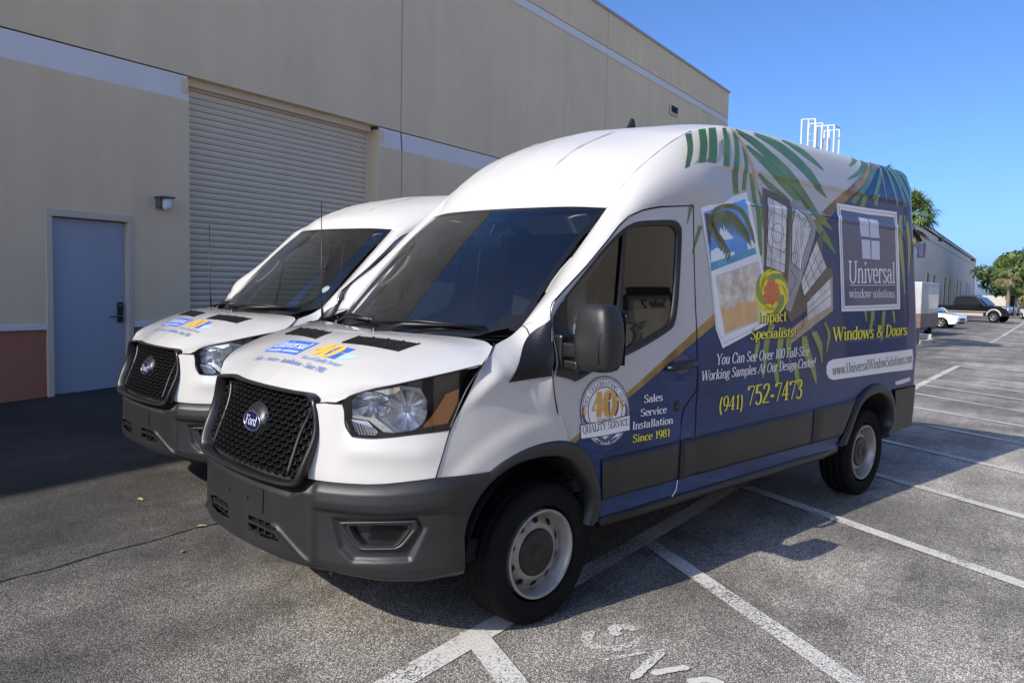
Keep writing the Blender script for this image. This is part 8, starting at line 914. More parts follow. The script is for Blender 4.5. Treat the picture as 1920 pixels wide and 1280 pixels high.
def side_graphics(R_):
    for name, mk, lay, polys, lab in DECALS:
        if name == 'leadlight_print': tag(conform(name, polys, lay * .001, PM[mk], R_), kind='stuff'); continue
        for pl_ in polys: conform(name, [pl_], lay * .001, PM[mk], R_)
    put = lambda y, z, mm: Vector((S(y, z) + mm * .001, y, z))
    for s, mk, A, B, C, D, sh, bold, lay, shadow, lab in TEXTS:
        if shadow: write(s, A, B, C, D, put, 'lettering_shadow', PM[shadow], R_, bold * 1.25, sh, lay - 1.2, (.010, -.008))
        write(s, A, B, C, D, put, 'lettering', PM[mk], R_, bold, sh, lay)
    V_ = []; F_ = []
    for ch, a, b, c, d in ARC_TEXT:
        w, st = glyph(ch, 1.0)
        for i, s in enumerate(st):
            k0 = len(V_)
            for l, r in s:
                for u, v in (l, r): u /= w; V_.append(put(*[(1 - u) * (a[k] + v * (c[k] - a[k])) + u * (b[k] + v * (d[k] - b[k])) for k in (0, 1)], 4.4 + .05 * i))
            F_ += [[k0 + 2 * k, k0 + 2 * k + 1, k0 + 2 * k + 3, k0 + 2 * k + 2] for k in range(len(s) - 1)]
    mesh('lettering', V_, F_, PM['print_line'], R_)
# the second van: same body, lower roof
far = copy_tree(van, None, skip=('roof',))
side_graphics(van)
make_roof('roof', far, .60)
for x0 in (.3, -.3):
    P = [(x0, .61, 2.267), (x0, .755, 2.389), (x0, .93, 2.498), (x0, 1.15, 2.592), (x0, 1.3, 2.642)]
    b = MB(); b.tube([(x, y, 2.1 + (z - 2.1) * .6) for x, y, z in P], [.002, .006, .007, .006, .002], 6); b.build('roof_bead', WHITE, far, True)
b = MB(); b.raw([ws_point(.70 + .024 * math.cos(a), .26 + .036 * math.sin(a)) for a in (6.283 * k / 16 for k in range(16))], [list(range(16))]); b.build('round_sticker', PM['frame_white'], far)
b = MB(); b.tube([(S(1.07, .555) + .004, 1.075, .553), (S(1.07, .52) + .006, 1.068, .50), (S(1.05, .46) + .006, 1.03, .455)], .003, 5); b.build('loose_tie', PM['frame_white'], van)
tag(far, 'lower roofed white cargo van standing between the tall van and the shutter', 'van', VAN_GROUP)
MV = Matrix(((.972, .236, .016), (-.235, .972, -.013), (-.018, .009, 1.0)))
van.rotation_euler = MV.to_euler(); far.rotation_euler = (MV @ Matrix.Rotation(-.004, 3, 'Z')).to_euler(); far.location = MV @ Vector((-2.604, .404, -.041))
# ---------------------------------------------------------------- the lot
def G(x, y):
    """ground height: drains away from the wall, falls gently towards the far end"""
    zy = .013 * y if y < 3 else .039 - .13 * sstep(3, 13, y) - .08 * sstep(13, 45, y)
    if y < -6: zy = -.078
    zx = -.016 * max(-7.0, min(9, x))
    ramp = (.075 + .028 * max(-2, min(3.0, y - 1.0))) * sstep(-4.2, -7.0, x) * sstep(14, 6, y)
    return zx + zy + ramp
def asphalt():
    m = mat('asphalt', (.05, .05, .05), .82); t, b = nodes(m); tc = N(t, 'ShaderNodeTexCoord'); P = tc.outputs['Object']
    fine = N(t, 'ShaderNodeTexVoronoi', Scale=225, feature='F1', Randomness=1); t.links.new(P, fine.inputs['Vector'])
    f2 = N(t, 'ShaderNodeTexNoise', Scale=110, Detail=5, Roughness=.75); t.links.new(P, f2.inputs['Vector'])
    big = N(t, 'ShaderNodeTexNoise', Scale=.55, Detail=5, Roughness=.6); t.links.new(P, big.inputs['Vector'])
    # stones: each cell has its own grey
    sepc = N(t, 'ShaderNodeSeparateColor'); t.links.new(fine.outputs['Color'], sepc.inputs[0])
    cr = N(t, 'ShaderNodeValToRGB'); e = cr.color_ramp.elements; e[0].position = .15; e[0].color = (.055, .052, .047, 1); e[1].position = .97; e[1].color = (.42, .393, .352, 1)
    x = cr.color_ramp.elements.new(.62); x.color = (.112, .105, .094, 1)
    t.links.new(sepc.outputs[0], cr.inputs[0])
    # worn pale patches
    mr = N(t, 'ShaderNodeMapRange'); mr.inputs['From Min'].default_value = .40; mr.inputs['From Max'].default_value = .68; mr.inputs['To Min'].default_value = .62; mr.inputs['To Max'].default_value = 1.45
    t.links.new(big.outputs[0], mr.inputs[0])
    # oil spots, tyre scuffs
    sp = N(t, 'ShaderNodeTexNoise', Scale=2.3, Detail=7, Roughness=.65, Distortion=.6); t.links.new(P, sp.inputs['Vector'])
    ms = N(t, 'ShaderNodeMapRange'); ms.inputs['From Min'].default_value = .30; ms.inputs['From Max'].default_value = .47; ms.inputs['To Min'].default_value = .60; ms.inputs['To Max'].default_value = 1.0; t.links.new(sp.outputs[0], ms.inputs[0])
    wv = N(t, 'ShaderNodeTexNoise', Scale=1.0, Detail=5, Roughness=.7); wm = N(t, 'ShaderNodeMapping'); wm.inputs['Scale'].default_value = (3.2, .22, 1); wm.inputs['Rotation'].default_value = (0, 0, .22); t.links.new(P, wm.inputs[0]); t.links.new(wm.outputs[0], wv.inputs['Vector'])
    mw = N(t, 'ShaderNodeMapRange'); mw.inputs['From Min'].default_value = .35; mw.inputs['From Max'].default_value = .65; mw.inputs['To Min'].default_value = .82; mw.inputs['To Max'].default_value = 1.2; t.links.new(wv.outputs[0], mw.inputs[0])
    wear = math_node(t, 'MULTIPLY', math_node(t, 'MULTIPLY', mr.outputs[0], ms.outputs[0]), mw.outputs[0])
    mx = N(t, 'ShaderNodeMix', data_type='RGBA', blend_type='MULTIPLY'); mx.inputs[0].default_value = 1; t.links.new(cr.outputs[0], mx.inputs[6])
    cb = N(t, 'ShaderNodeCombineColor'); [t.links.new(wear, cb.inputs[i]) for i in range(3)]; t.links.new(cb.outputs[0], mx.inputs[7])
    # building's shade darkened into the colour along its foot; older paler lane out in the open
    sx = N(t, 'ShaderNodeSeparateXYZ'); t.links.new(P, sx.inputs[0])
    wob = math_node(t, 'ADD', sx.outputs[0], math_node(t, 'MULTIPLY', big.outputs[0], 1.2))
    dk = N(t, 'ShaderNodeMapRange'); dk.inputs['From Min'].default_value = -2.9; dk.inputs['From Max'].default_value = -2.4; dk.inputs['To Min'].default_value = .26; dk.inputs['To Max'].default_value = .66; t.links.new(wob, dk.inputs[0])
    d2 = N(t, 'ShaderNodeMapRange'); d2.inputs['From Min'].default_value = -1.6; d2.inputs['From Max'].default_value = 4.2; d2.inputs['To Min'].default_value = .74; d2.inputs['To Max'].default_value = 3.35; t.links.new(wob, d2.inputs[0])  # old pale lane, raised further outward to bounce light
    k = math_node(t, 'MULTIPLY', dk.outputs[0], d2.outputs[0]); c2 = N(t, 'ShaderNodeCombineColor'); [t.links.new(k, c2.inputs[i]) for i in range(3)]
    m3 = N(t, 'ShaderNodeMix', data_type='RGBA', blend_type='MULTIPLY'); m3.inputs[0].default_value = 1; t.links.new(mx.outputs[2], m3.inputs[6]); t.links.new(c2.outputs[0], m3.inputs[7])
    t.links.new(m3.outputs[2], b.inputs['Base Color'])
    bp = N(t, 'ShaderNodeBump', Strength=.55, Distance=.006); h = math_node(t, 'ADD', f2.outputs[0], math_node(t, 'MULTIPLY', fine.outputs['Distance'], -1.2)); t.links.new(h, bp.inputs['Height']); t.links.new(bp.outputs[0], b.inputs['Normal'])
    return m
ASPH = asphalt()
def axis_pts(lo, hi, dense_lo, dense_hi, step, far):
    a = []; x = dense_lo
    while x < dense_hi: a.append(x); x += step
    a.append(dense_hi); x = dense_hi; s = step
    while x < hi: s *= 1.5; x += s; a.append(min(x, hi))
    x = dense_lo; s = step
    while x > lo: s *= 1.5; x -= s; a.insert(0, max(x, lo))
    return a
gx, gy = axis_pts(-900, 900, -9, 12, .5, 0), axis_pts(-700, 1500, -8, 50, .5, 0)
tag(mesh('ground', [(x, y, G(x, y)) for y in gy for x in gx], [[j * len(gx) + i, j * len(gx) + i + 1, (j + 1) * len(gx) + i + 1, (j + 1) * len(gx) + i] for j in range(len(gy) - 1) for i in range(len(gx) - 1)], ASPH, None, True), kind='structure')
def worn_paint(name, keep):
    """white road paint rubbed through to the stones"""
    m = bpy.data.materials.new(name); m.use_nodes = True; t = m.node_tree; b = t.nodes['Principled BSDF']; b.inputs['Roughness'].default_value = .8
    tc = N(t, 'ShaderNodeTexCoord'); n1 = N(t, 'ShaderNodeTexNoise', Scale=85, Detail=4, Roughness=.7); n2 = N(t, 'ShaderNodeTexNoise', Scale=1.6, Detail=3)
    t.links.new(tc.outputs['Object'], n1.inputs['Vector']); t.links.new(tc.outputs['Object'], n2.inputs['Vector'])
    cr = N(t, 'ShaderNodeValToRGB'); e = cr.color_ramp.elements; e[0].position = .25; e[0].color = (.34, .33, .305, 1); e[1].position = .6; e[1].color = (.62, .605, .57, 1); t.links.new(n1.outputs[0], cr.inputs[0]); t.links.new(cr.outputs[0], b.inputs['Base Color'])
    a = math_node(t, 'ADD', math_node(t, 'MULTIPLY', n1.outputs[0], 1.0), math_node(t, 'MULTIPLY', n2.outputs[0], .7)); al = N(t, 'ShaderNodeMapRange'); al.inputs['From Min'].default_value = 1.02 - keep * .4; al.inputs['From Max'].default_value = 1.10 - keep * .4; t.links.new(a, al.inputs[0]); t.links.new(al.outputs[0], b.inputs['Alpha']); return m
PAINT = worn_paint('road_paint', .69); PAINT2 = worn_paint('road_paint_worn', .56); PAINT3 = worn_paint('stencil_paint', .66)
def stripe(a, b, w, m, name='parking_line', n=None, lift=.005):
    a, b = Vector(a), Vector(b); t = (b - a).normalized(); q = Vector((-t.y, t.x)); n = n or max(2, int((b - a).length / .3)); V_ = []
    for i in range(n + 1):
        p = a.lerp(b, i / n)
        for k in (-1, 1): c = p + q * k * w / 2; V_.append((c.x, c.y, G(c.x, c.y) + lift))
    return tag(mesh(name, V_, [[2 * i, 2 * i + 1, 2 * i + 3, 2 * i + 2] for i in range(n)], m), kind='structure')
stripe((.70, -2.6), (.79, -.39), .135, PAINT); stripe((.79, -.39), (.88, 2.2), .13, PAINT); stripe((.88, 2.2), (1.09, 13.75), .13, PAINT); stripe((1.09, 13.75), (1.36, 20.1), .13, PAINT)
stripe((.74, -.52), (1.55, -1.08), .13, PAINT, lift=.009)
for (ax, ay), (bx, by), m in (((.839, 1.267), (2.02, .313), PAINT2), ((.973, 3.036), (2.958, 1.857), PAINT), ((.96, 4.89), (2.943, 3.524), PAINT), ((1.0, 6.80), (2.927, 5.426), PAINT), ((1.03, 8.80), (2.911, 7.5), PAINT), ((1.06, 10.57), (2.897, 9.298), PAINT),
        ((1.08, 12.58), (2.881, 11.272), PAINT), ((1.1, 14.2), (2.864, 13.1), PAINT), ((1.17, 15.65), (2.853, 14.5), PAINT), ((1.24, 17.2), (2.838, 16.15), PAINT), ((1.35, 20.06), (2.817, 18.742), PAINT)):
    k = 5.3 / math.hypot(bx - ax, by - ay); stripe((ax, ay), (ax + (bx - ax) * k, ay + (by - ay) * k), .115, m, lift=.009)
stripe((1.52, 34.5), (2.36, 71.5), .15, PAINT)
for y in (36, 39, 42.5, 46): stripe((1.6 + (y - 34.5) * .023, y), (6.5, y - 3.0), .11, PAINT, lift=.009)
# stencilled letters by the front wheel
STENCIL = [([(1.215, -.165), (1.215, -.235), (1.255, -.295), (1.33, -.305), (1.40, -.25), (1.438, -.16), (1.43, -.07)], .055), ([(1.385, -.03), (1.335, -.025), (1.285, -.075), (1.325, -.15)], .06), ([(1.39, -.40), (1.45, -.31), (1.51, -.222)], .022),
           ([(1.57, -.145), (1.565, -.32), (1.562, -.49)], .045), ([(1.612, -.395), (1.66, -.32), (1.724, -.236)], .045), ([(1.765, -.37), (1.83, -.30), (1.90, -.30)], .05)]
for P_, w_ in STENCIL:
    Q_ = catmull([(x, y, 0) for x, y in P_], 26); V_ = []; rnd = random.Random(int(w_ * 1e4) + len(P_))
    for i, p in enumerate(Q_):
        t = (Q_[min(i + 1, 25)] - Q_[max(i - 1, 0)]).normalized(); q = Vector((-t.y, t.x, 0)); ww = w_ * (.35 + .65 * min(1, i / 2, (25 - i) / 2)) * rnd.uniform(.85, 1.1)
        for k in (-1, 1): c = p + q * k * ww / 2; V_.append((c.x, c.y, G(c.x, c.y) + .007))
    tag(mesh('stencil_mark', V_, [[2 * i, 2 * i + 1, 2 * i + 3, 2 * i + 2] for i in range(25)], PAINT3), kind='structure')
# tar seam and litter in front of the vans
def crack(P, w):
    Q = catmull([(x, y, 0) for x, y in P], 90); V_ = []; rnd = random.Random(3)
    for i, p in enumerate(Q):
        t = (Q[min(i + 1, 89)] - Q[max(i - 1, 0)]).normalized(); q = Vector((-t.y, t.x, 0)); j = rnd.uniform(-.006, .006); ww = w * rnd.uniform(.5, 1.3)
        for k in (-1, 1): c = p + q * (j + k * ww / 2); V_.append((c.x, c.y, G(c.x, c.y) + .003))
    return tag(mesh('pavement_crack', V_, [[2 * i, 2 * i + 1, 2 * i + 3, 2 * i + 2] for i in range(89)], mat('crack_tar', (.008, .008, .008), .7)), kind='structure')
crack([(-1.66, -2.2), (-1.647, -1.469), (-1.62, -1.292), (-1.632, -.942), (-1.604, -.609), (-1.617, -.31), (-1.578, -.135), (-1.56, .6), (-1.60, 1.6)], .016)
LEAFM = noisy('dry_leaf', (.35, .27, .12), (.50, .42, .24), 30, .8)
for k, (x, y, lab, sc) in enumerate(((-2.481, -.198, 'pale dry leaf lying closest to the second van', 1.0), (-1.605, -.315, 'tan dry leaf caught on the pavement crack', .9), (-1.284, -.681, 'small pale leaf scrap between crack and tall van', .6))):
    V_ = [(.035 * sc * math.cos(a) * (1 + .35 * math.cos(a)), .018 * sc * math.sin(a), .008 * abs(math.sin(a)) + .004) for a in (6.283 * j / 12 for j in range(12))]; o = mesh('dry_leaf', V_ + [(0, 0, .003)], [(j, (j + 1) % 12, 12) for j in range(12)], LEAFM, None, True, None, (x, y, G(x, y) + .002)); o.rotation_euler.z = 1.1 * k; tag(o, lab, 'leaf', 'leaf litter on the asphalt')
# ---------------------------------------------------------------- the warehouse on the left
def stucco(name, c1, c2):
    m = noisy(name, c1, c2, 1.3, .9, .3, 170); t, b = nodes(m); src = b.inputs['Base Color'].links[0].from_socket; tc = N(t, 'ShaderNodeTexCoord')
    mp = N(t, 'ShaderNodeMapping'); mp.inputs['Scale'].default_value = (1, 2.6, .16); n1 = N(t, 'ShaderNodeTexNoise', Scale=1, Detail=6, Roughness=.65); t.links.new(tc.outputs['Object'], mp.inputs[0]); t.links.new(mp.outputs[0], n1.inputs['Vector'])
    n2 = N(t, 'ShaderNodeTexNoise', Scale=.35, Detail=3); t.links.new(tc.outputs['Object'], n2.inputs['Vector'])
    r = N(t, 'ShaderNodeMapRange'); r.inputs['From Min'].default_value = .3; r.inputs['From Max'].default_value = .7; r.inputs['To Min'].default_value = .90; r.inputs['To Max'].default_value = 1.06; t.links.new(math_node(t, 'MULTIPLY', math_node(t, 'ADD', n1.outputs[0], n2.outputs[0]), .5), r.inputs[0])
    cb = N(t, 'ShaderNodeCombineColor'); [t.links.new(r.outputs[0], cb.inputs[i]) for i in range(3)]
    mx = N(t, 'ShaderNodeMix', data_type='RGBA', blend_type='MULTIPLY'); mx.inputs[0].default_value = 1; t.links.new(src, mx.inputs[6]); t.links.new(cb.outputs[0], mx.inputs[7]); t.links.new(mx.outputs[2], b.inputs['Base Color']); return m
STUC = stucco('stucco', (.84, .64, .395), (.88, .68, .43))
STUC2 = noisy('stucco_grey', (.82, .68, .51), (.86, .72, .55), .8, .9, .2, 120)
BAND = noisy('band_pale', (.80, .73, .66), (.84, .77, .70), 2, .85, .15, 120)  # paler than the walls; used on the sloped bands and dado ledge
DADO = noisy('dado_paint', (.42, .16, .09), (.46, .18, .11), 1.6, .85, .2, 140)
FRAME = noisy('door_frame_paint', (.62, .52, .38), (.67, .56, .42), 3, .7)
DOORB = noisy('door_blue', (.36, .39, .44), (.39, .42, .48), 1.2, .55, .05, 60)
SHUT = noisy('shutter_paint', (.76, .63, .45), (.80, .67, .49), 2.2, .6, .05, 90)
DARKM = mat('dark_metal', (.03, .03, .032), .5, .3); LOCKM = mat('lock_metal', (.16, .155, .15), .35, .8)
wh = empty('warehouse', (-7, 0, 0), label='tan stucco warehouse with roller shutter and pale stripe along its left wall', cat='building')
Y0, Y1 = -34.0, 26.3
JY = [-20.6, -5.3, 7.87, 16.2]
def wall_strip(name, z0, z1, x, m, y0=Y0, y1=Y1, cuts=()):
    """wall course split at the vertical joints; 25 mm open joints between slabs"""
    ys = [y0] + [j for j in JY if y0 < j < y1] + [y1]; b = MB(); k = .014
    for a, c in zip(ys, ys[1:]):
        a2, c2 = a + (k if a != y0 else 0), c - (k if c != y1 else 0); segs = [(a2, c2)]
        for u, v in cuts:
            segs = [s for p, q in segs for s in ([(p, min(q, u)), (max(p, v), q)] if u < q and v > p else [(p, q)]) if s[1] - s[0] > .001]
        for p, q in segs: mesh(name, [((x0), yy, zz) for x0 in (x, x - .3) for yy in (p, q) for zz in (z0, z1)], [(0, 2, 3, 1), (0, 1, 5, 4), (2, 6, 7, 3), (1, 3, 7, 5), (0, 4, 6, 2)], m, wh)
SHY = (3.42, 7.27); DRY = (1.47, 2.57)
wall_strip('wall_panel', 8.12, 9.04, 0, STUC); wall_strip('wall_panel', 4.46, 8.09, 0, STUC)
b = MB(); b.box((-.19, (Y0 + Y1) / 2, 4.5), (.30, Y1 - Y0, 8.9)); 
# backing kept clear of the two openings
b = MB()
for y0, y1, z0, z1 in ((Y0, DRY[0] - .06, -.3, 9.0), (DRY[1] + .06, SHY[0] - .02, -.3, 9.0), (SHY[1] + .02, Y1 - .02, -.3, 9.0), (DRY[0] - .06, DRY[1] + .06, 2.50, 9.0), (SHY[0] - .02, SHY[1] + .02, 4.5, 9.0)): b.box((-.20, (y0 + y1) / 2, (z0 + z1) / 2), (.30, y1 - y0, z1 - z0))
b.build('wall_core', mat('joint_grey', (.16, .145, .12), .9), wh)
def chamfer(name, y0, y1, z0, z1, x0, x1): mesh(name, [(x0, y0, z1), (x0, y1, z1), (x1, y1, z0), (x1, y0, z0)], [(0, 3, 2, 1)], BAND, wh)
ys = [Y0, -20.6, -5.3, SHY[0]]
for a, c in zip(ys, ys[1:]): chamfer('wall_band', a + .012, c - (.012 if c != SHY[0] else 0), 4.11, 4.44, 0, .03)
for a, c in ((SHY[1], 7.856), (7.884, 16.186), (16.214, Y1)): chamfer('wall_band', a, c, 4.11, 4.44, 0, .03)
for a, c in zip([Y0, -20.6, -5.3, 7.87, 16.2], [-20.6, -5.3, 7.87, 16.2, Y1]): chamfer('wall_band', a + .012, c - .012, 7.90, 8.10, 0, .012)
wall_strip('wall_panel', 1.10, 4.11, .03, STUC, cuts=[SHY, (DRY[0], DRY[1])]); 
wall_strip('dado_panel', -.3, 1.02, .012, DADO, cuts=[SHY, DRY])
b = MB(); b.box((.03, (DRY[0] + DRY[1]) / 2 , 3.29), (.0001, .001, .001))
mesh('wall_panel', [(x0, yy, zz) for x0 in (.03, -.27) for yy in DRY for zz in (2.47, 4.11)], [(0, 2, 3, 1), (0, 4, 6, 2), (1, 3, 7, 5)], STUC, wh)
for a, c in ((Y0, DRY[0]), (DRY[1], SHY[0]), (SHY[1], Y1)): b = MB(); b.box((.02, (a + c) / 2, 1.06), (.05, c - a - .004, .075)); b.build('dado_ledge', BAND, wh, bevel=.008)
b = MB(); b.box((-.16, (Y0 + Y1) / 2, 9.075), (.42, Y1 - Y0 + .1, .07)); b.build('parapet_cap', mat('cap_metal', (.42, .40, .36), .5), wh, bevel=.01)
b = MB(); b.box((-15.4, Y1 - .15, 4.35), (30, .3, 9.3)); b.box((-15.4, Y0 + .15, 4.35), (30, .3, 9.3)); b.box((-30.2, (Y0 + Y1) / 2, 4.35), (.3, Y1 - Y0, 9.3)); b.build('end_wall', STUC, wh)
b = MB(); b.box((-15.2, (Y0 + Y1) / 2, 8.6), (29.6, Y1 - Y0 - .8, .2)); b.build('roof_deck', mat('roof_grey', (.3, .3, .3), .9), wh)
# personnel door
dr = mesh('door', [(x, y, z) for x in (-.03, -.08) for y in (1.545, 2.495) for z in (.235, 2.372)], [(0, 2, 3, 1), (4, 5, 7, 6), (0, 1, 5, 4), (2, 6, 7, 3), (1, 3, 7, 5)], DOORB, wh)
b = MB(); 
for y in (1.5055, 2.5345): b.box((-.02, y, 1.257), (.14, .075, 2.25))
b.box((-.02, 2.02, 2.425), (.14, 1.10, .085)); b.build('door_frame', FRAME, wh, bevel=.006)
b = MB(); b.box((-.02, 2.02, .205), (.10, .95, .05)); b.build('door_threshold', LOCKM, wh)
b = MB(); b.box((-.022, 2.425, 1.22), (.02, .075, .26)); b.build('lock_plate', DARKM, dr, bevel=.006)
b = MB(); b.tube([(-.02, 2.425, 1.17), (.03, 2.425, 1.17), (.036, 2.40, 1.17), (.036, 2.25, 1.17)], .011, 8); b.build('lever_handle', LOCKM, dr, True)
b = MB(); b.tube([(-.02, 2.425, 1.30), (.0, 2.425, 1.30)], .024, 14); b.build('lock_cylinder', LOCKM, dr, True)
for z in (.48, 1.29, 2.1): b = MB(); b.tube([(-.022, 1.543, z - .06), (-.022, 1.543, z + .06)], .012, 8); b.build('door_hinge', LOCKM, dr, True)
# roller shutter, slat by slat
sh = bpy.data.objects.new('roller_shutter', None); COL.objects.link(sh); sh.parent = wh
pit = .0875; W_ = SHY[1] - SHY[0] - .06; pr = [(.0, 0), (.006, .012), (.016, .028), (.018, .045), (.013, .062), (.003, .074), (.0, .080)]
sm = bpy.data.meshes.new('slat'); V_ = [(x, y, z) for y in (0, W_) for x, z in pr]; n = len(pr)
sm.from_pydata(V_, [], [(i, n + i, n + i + 1, i + 1) for i in range(n - 1)]); sm.materials.append(SHUT); sm.polygons.foreach_set('use_smooth', [True] * (n - 1))
for k in range(48):
    o = bpy.data.objects.new('slat', sm); COL.objects.link(o); o.parent = sh; o.location = (-.26, SHY[0] + .03, .22 + k * pit)
mesh('shutter_backing', [(-.265, SHY[0], .1), (-.265, SHY[1], .1), (-.265, SHY[1], 4.5), (-.265, SHY[0], 4.5)], [(0, 1, 2, 3)], mat('shutter_gap', (.10, .085, .06), .9), sh)
for y, nm in ((SHY[0] + .02, 'guide_rail'), (SHY[1] - .02, 'guide_rail')): b = MB(); b.box((-.245, y, 2.2), (.06, .05, 4.4)); b.build(nm, SHUT, sh)
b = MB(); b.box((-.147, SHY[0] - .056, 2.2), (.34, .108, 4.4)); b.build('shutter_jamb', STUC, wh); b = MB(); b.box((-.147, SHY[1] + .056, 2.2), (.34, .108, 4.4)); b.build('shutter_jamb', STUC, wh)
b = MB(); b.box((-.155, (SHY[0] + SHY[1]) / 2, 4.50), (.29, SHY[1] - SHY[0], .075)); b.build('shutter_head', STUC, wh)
b = MB(); b.box((-.2, (SHY[0] + SHY[1]) / 2, 4.41), (.12, SHY[1] - SHY[0] - .1, .10)); b.build('shutter_hood', SHUT, wh)
lamp = empty('wall_lamp', (-6.97, 2.98, 2.64), label='grey wall lamp with white globe beside the roller shutter', cat='lamp')
b = MB(); b.box((.045, 0, .03), (.09, .16, .14)); b.box((.09, 0, .105), (.20, .20, .025)); b.build('lamp_body', mat('lamp_grey', (.12, .12, .125), .5), lamp, bevel=.012)
b = MB(); b.lathe([(.0, -.075), (.035, -.068), (.058, -.04), (.062, 0), (.055, .05), (.05, .08)], 20, 'z', (.11, .02, .01)); b.build('lamp_globe', mat('lamp_white', (.75, .76, .76), .3), lamp, True)
vent = empty('wall_vent', (-6.985, 20.9, 7.35), label='small dark overflow vent high on the tan wall', cat='vent')
b = MB(); b.box((.02, 0, 0), (.04, .62, .30)); b.build('vent_frame', FRAME, vent, bevel=.01); b = MB(); b.box((.045, 0, .03), (.02, .5, .19)); b.build('vent_opening', SEAM, vent)
# ---------------------------------------------------------------- far building, ladder, trees, parked vehicles
fb = empty('far_building', (-6.6, 0, 0), label='long grey concrete building with paired door openings down the lot', cat='building')
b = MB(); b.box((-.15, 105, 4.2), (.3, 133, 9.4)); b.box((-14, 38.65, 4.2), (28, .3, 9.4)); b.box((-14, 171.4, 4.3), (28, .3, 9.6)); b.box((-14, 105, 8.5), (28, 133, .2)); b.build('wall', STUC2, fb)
b = MB(); b.box((-.1, 105, 8.94), (.36, 133.2, .08)); b.build('parapet_cap', mat('cap_pink', (.36, .30, .28), .6), fb)
b = MB(); b.box((.01, 105, 7.6), (.02, 132.8, .05)); b.build('wall_joint', mat('joint_far', (.2, .19, .18), .9), fb)
for k in range(8):
    yc = 36 + 19.4 * k
    for d in (-3.0, 3.2):
        y = yc + d
        if 35.5 < y < 169:
            b = MB(); b.box((.012, y, 2.0), (.03, 2.2, 4.3)); w = b.build('door_opening', mat('opening_dark', (.10, .095, .09), .7), fb)
            b = MB(); b.box((.05, y, 4.22), (.10, 2.5, .16)); b.box((.05, y - 1.18, 2.0), (.1, .14, 4.3)); b.box((.05, y + 1.18, 2.0), (.1, .14, 4.3)); b.build('door_surround', STUC2, w)
for y in (101, 158):
    b = MB(); b.box((.25, y, 8.3), (.5, .8, .45)); tag(b.build('wall_floodlight', DARKM, None, loc=(-6.6, 0, 0), bevel=.03), 'dark floodlight on the grey wall, %s end' % ('near' if y < 120 else 'far'), 'floodlight')
# roof ladder cage above the parapet
LW = mat('ladder_white', (.56, .54, .48), .5); lc = empty('ladder_cage', (-6.3, 38.4, 0), label='white caged roof ladder rising over the van roof', cat='ladder')
b = MB()
def fr(x, y, z0, z1, w, rz, n):
    c, s = math.cos(rz), math.sin(rz); P = [(x + (i / (n - 1) - .5) * w * c, y + (i / (n - 1) - .5) * w * s) for i in range(n)]
    for px_, py in P: b.bar((px_, py, z0), (px_, py, z1), .062)
    for z in (z0, z1): b.bar((P[0][0], P[0][1], z), (P[-1][0], P[-1][1], z), .05)
fr(-.55, -.35, 8.75, 10.25, .62, .25, 3); fr(-.35, .35, 8.75, 10.15, .62, .25, 3); b.build('guard_rail', LW, lc)
b = MB(); fr(.25, -.40, 8.2, 9.85, .85, .1, 4); fr(.42, .35, 8.2, 9.75, .7, .1, 4); b.bar((.62, -.4, 9.85), (.8, .3, 9.8), .05); b.bar((-.1, -.4, 8.7), (.1, .3, 8.7), .05); b.build('cage', LW, lc)
b = MB(); b.bar((-.6, .0, .1), (-.6, .0, 9.9), .06); b.bar((-.2, 0, .1), (-.2, 0, 9.9), .06)
for k in range(30): b.bar((-.6, 0, .3 + .32 * k), (-.2, 0, .3 + .32 * k), .03)
b.build('ladder', LW, lc); b = MB(); b.box((-.35, 0, 8.72), (.9, .8, .05)); b.build('landing', mat('landing_rust', (.25, .14, .09), .8), lc)
# ---- palms
FROND = noisy('palm_frond', (.07, .12, .03), (.19, .25, .07), 2.5, .6); FROND2 = noisy('palm_frond_old', (.14, .13, .045), (.22, .19, .09), 2.5, .7); BARK = noisy('palm_bark', (.16, .13, .10), (.24, .20, .16), 5, .95, .5, 30)
def fan_palm(x, y, h, r, n, seed, label, group='cabbage palms'):
    rnd = random.Random(seed); t = empty('palm_tree', (x, y, G(x, y)), label=label, cat='palm tree', group=group)
    b = MB(); b.tube([(0, 0, -.1), (.03, .02, h * .4), (0, .04, h * .8), (0, 0, h)], [.19, .16, .16, .21], 12); b.build('trunk', BARK, t, True)
    for old in (0, 1):
        b = MB()
        for i in range(n if not old else n // 6):
            a = rnd.uniform(0, 6.283); el = rnd.uniform(-.35, 1.35) if not old else rnd.uniform(-1.1, -.35); L_ = r * rnd.uniform(.45, .62)
            d = Vector((math.cos(a) * math.cos(el), math.sin(a) * math.cos(el), math.sin(el))); c = Vector((0, 0, h)) + d * L_; side = d.cross(Vector((0, 0, 1))).normalized(); up = side.cross(d)
            b.bar((0, 0, h), tuple(c), .025)
            K = 17
            for k in range(K):
                q = (k / (K - 1) - .5) * 2.5; ld = (d * math.cos(q) + side * math.sin(q) + up * .22 * math.cos(q * 2)).normalized(); l = r * .58 * (1 - .22 * abs(q)) * rnd.uniform(.85, 1.05)
                wv = ld.cross(up).normalized() * r * .022; p1 = c + ld * l * .55 + Vector((0, 0, -.03 * r)); p2 = c + ld * l + Vector((0, 0, -.22 * r * rnd.uniform(.5, 1.4)))
                b.raw([c, p1 + wv, p2, p1 - wv], [(0, 1, 2, 3)])
        b.build('old_fronds' if old else 'crown', FROND2 if old else FROND, t)
fan_palm(-.86, 26.5, 4.40, 1.12, 80, 1, 'bushy cabbage palm rising right behind the tall van')
fan_palm(-5.0, 24.5, 5.75, 1.3, 40, 2, 'cabbage palm with only frond tips showing over the van roof, left of the ladder', None)
fan_palm(-1.9, 27.5, 5.35, 1.1, 40, 3, 'cabbage palm with only frond tips showing over the van roof, right of the ladder', None)
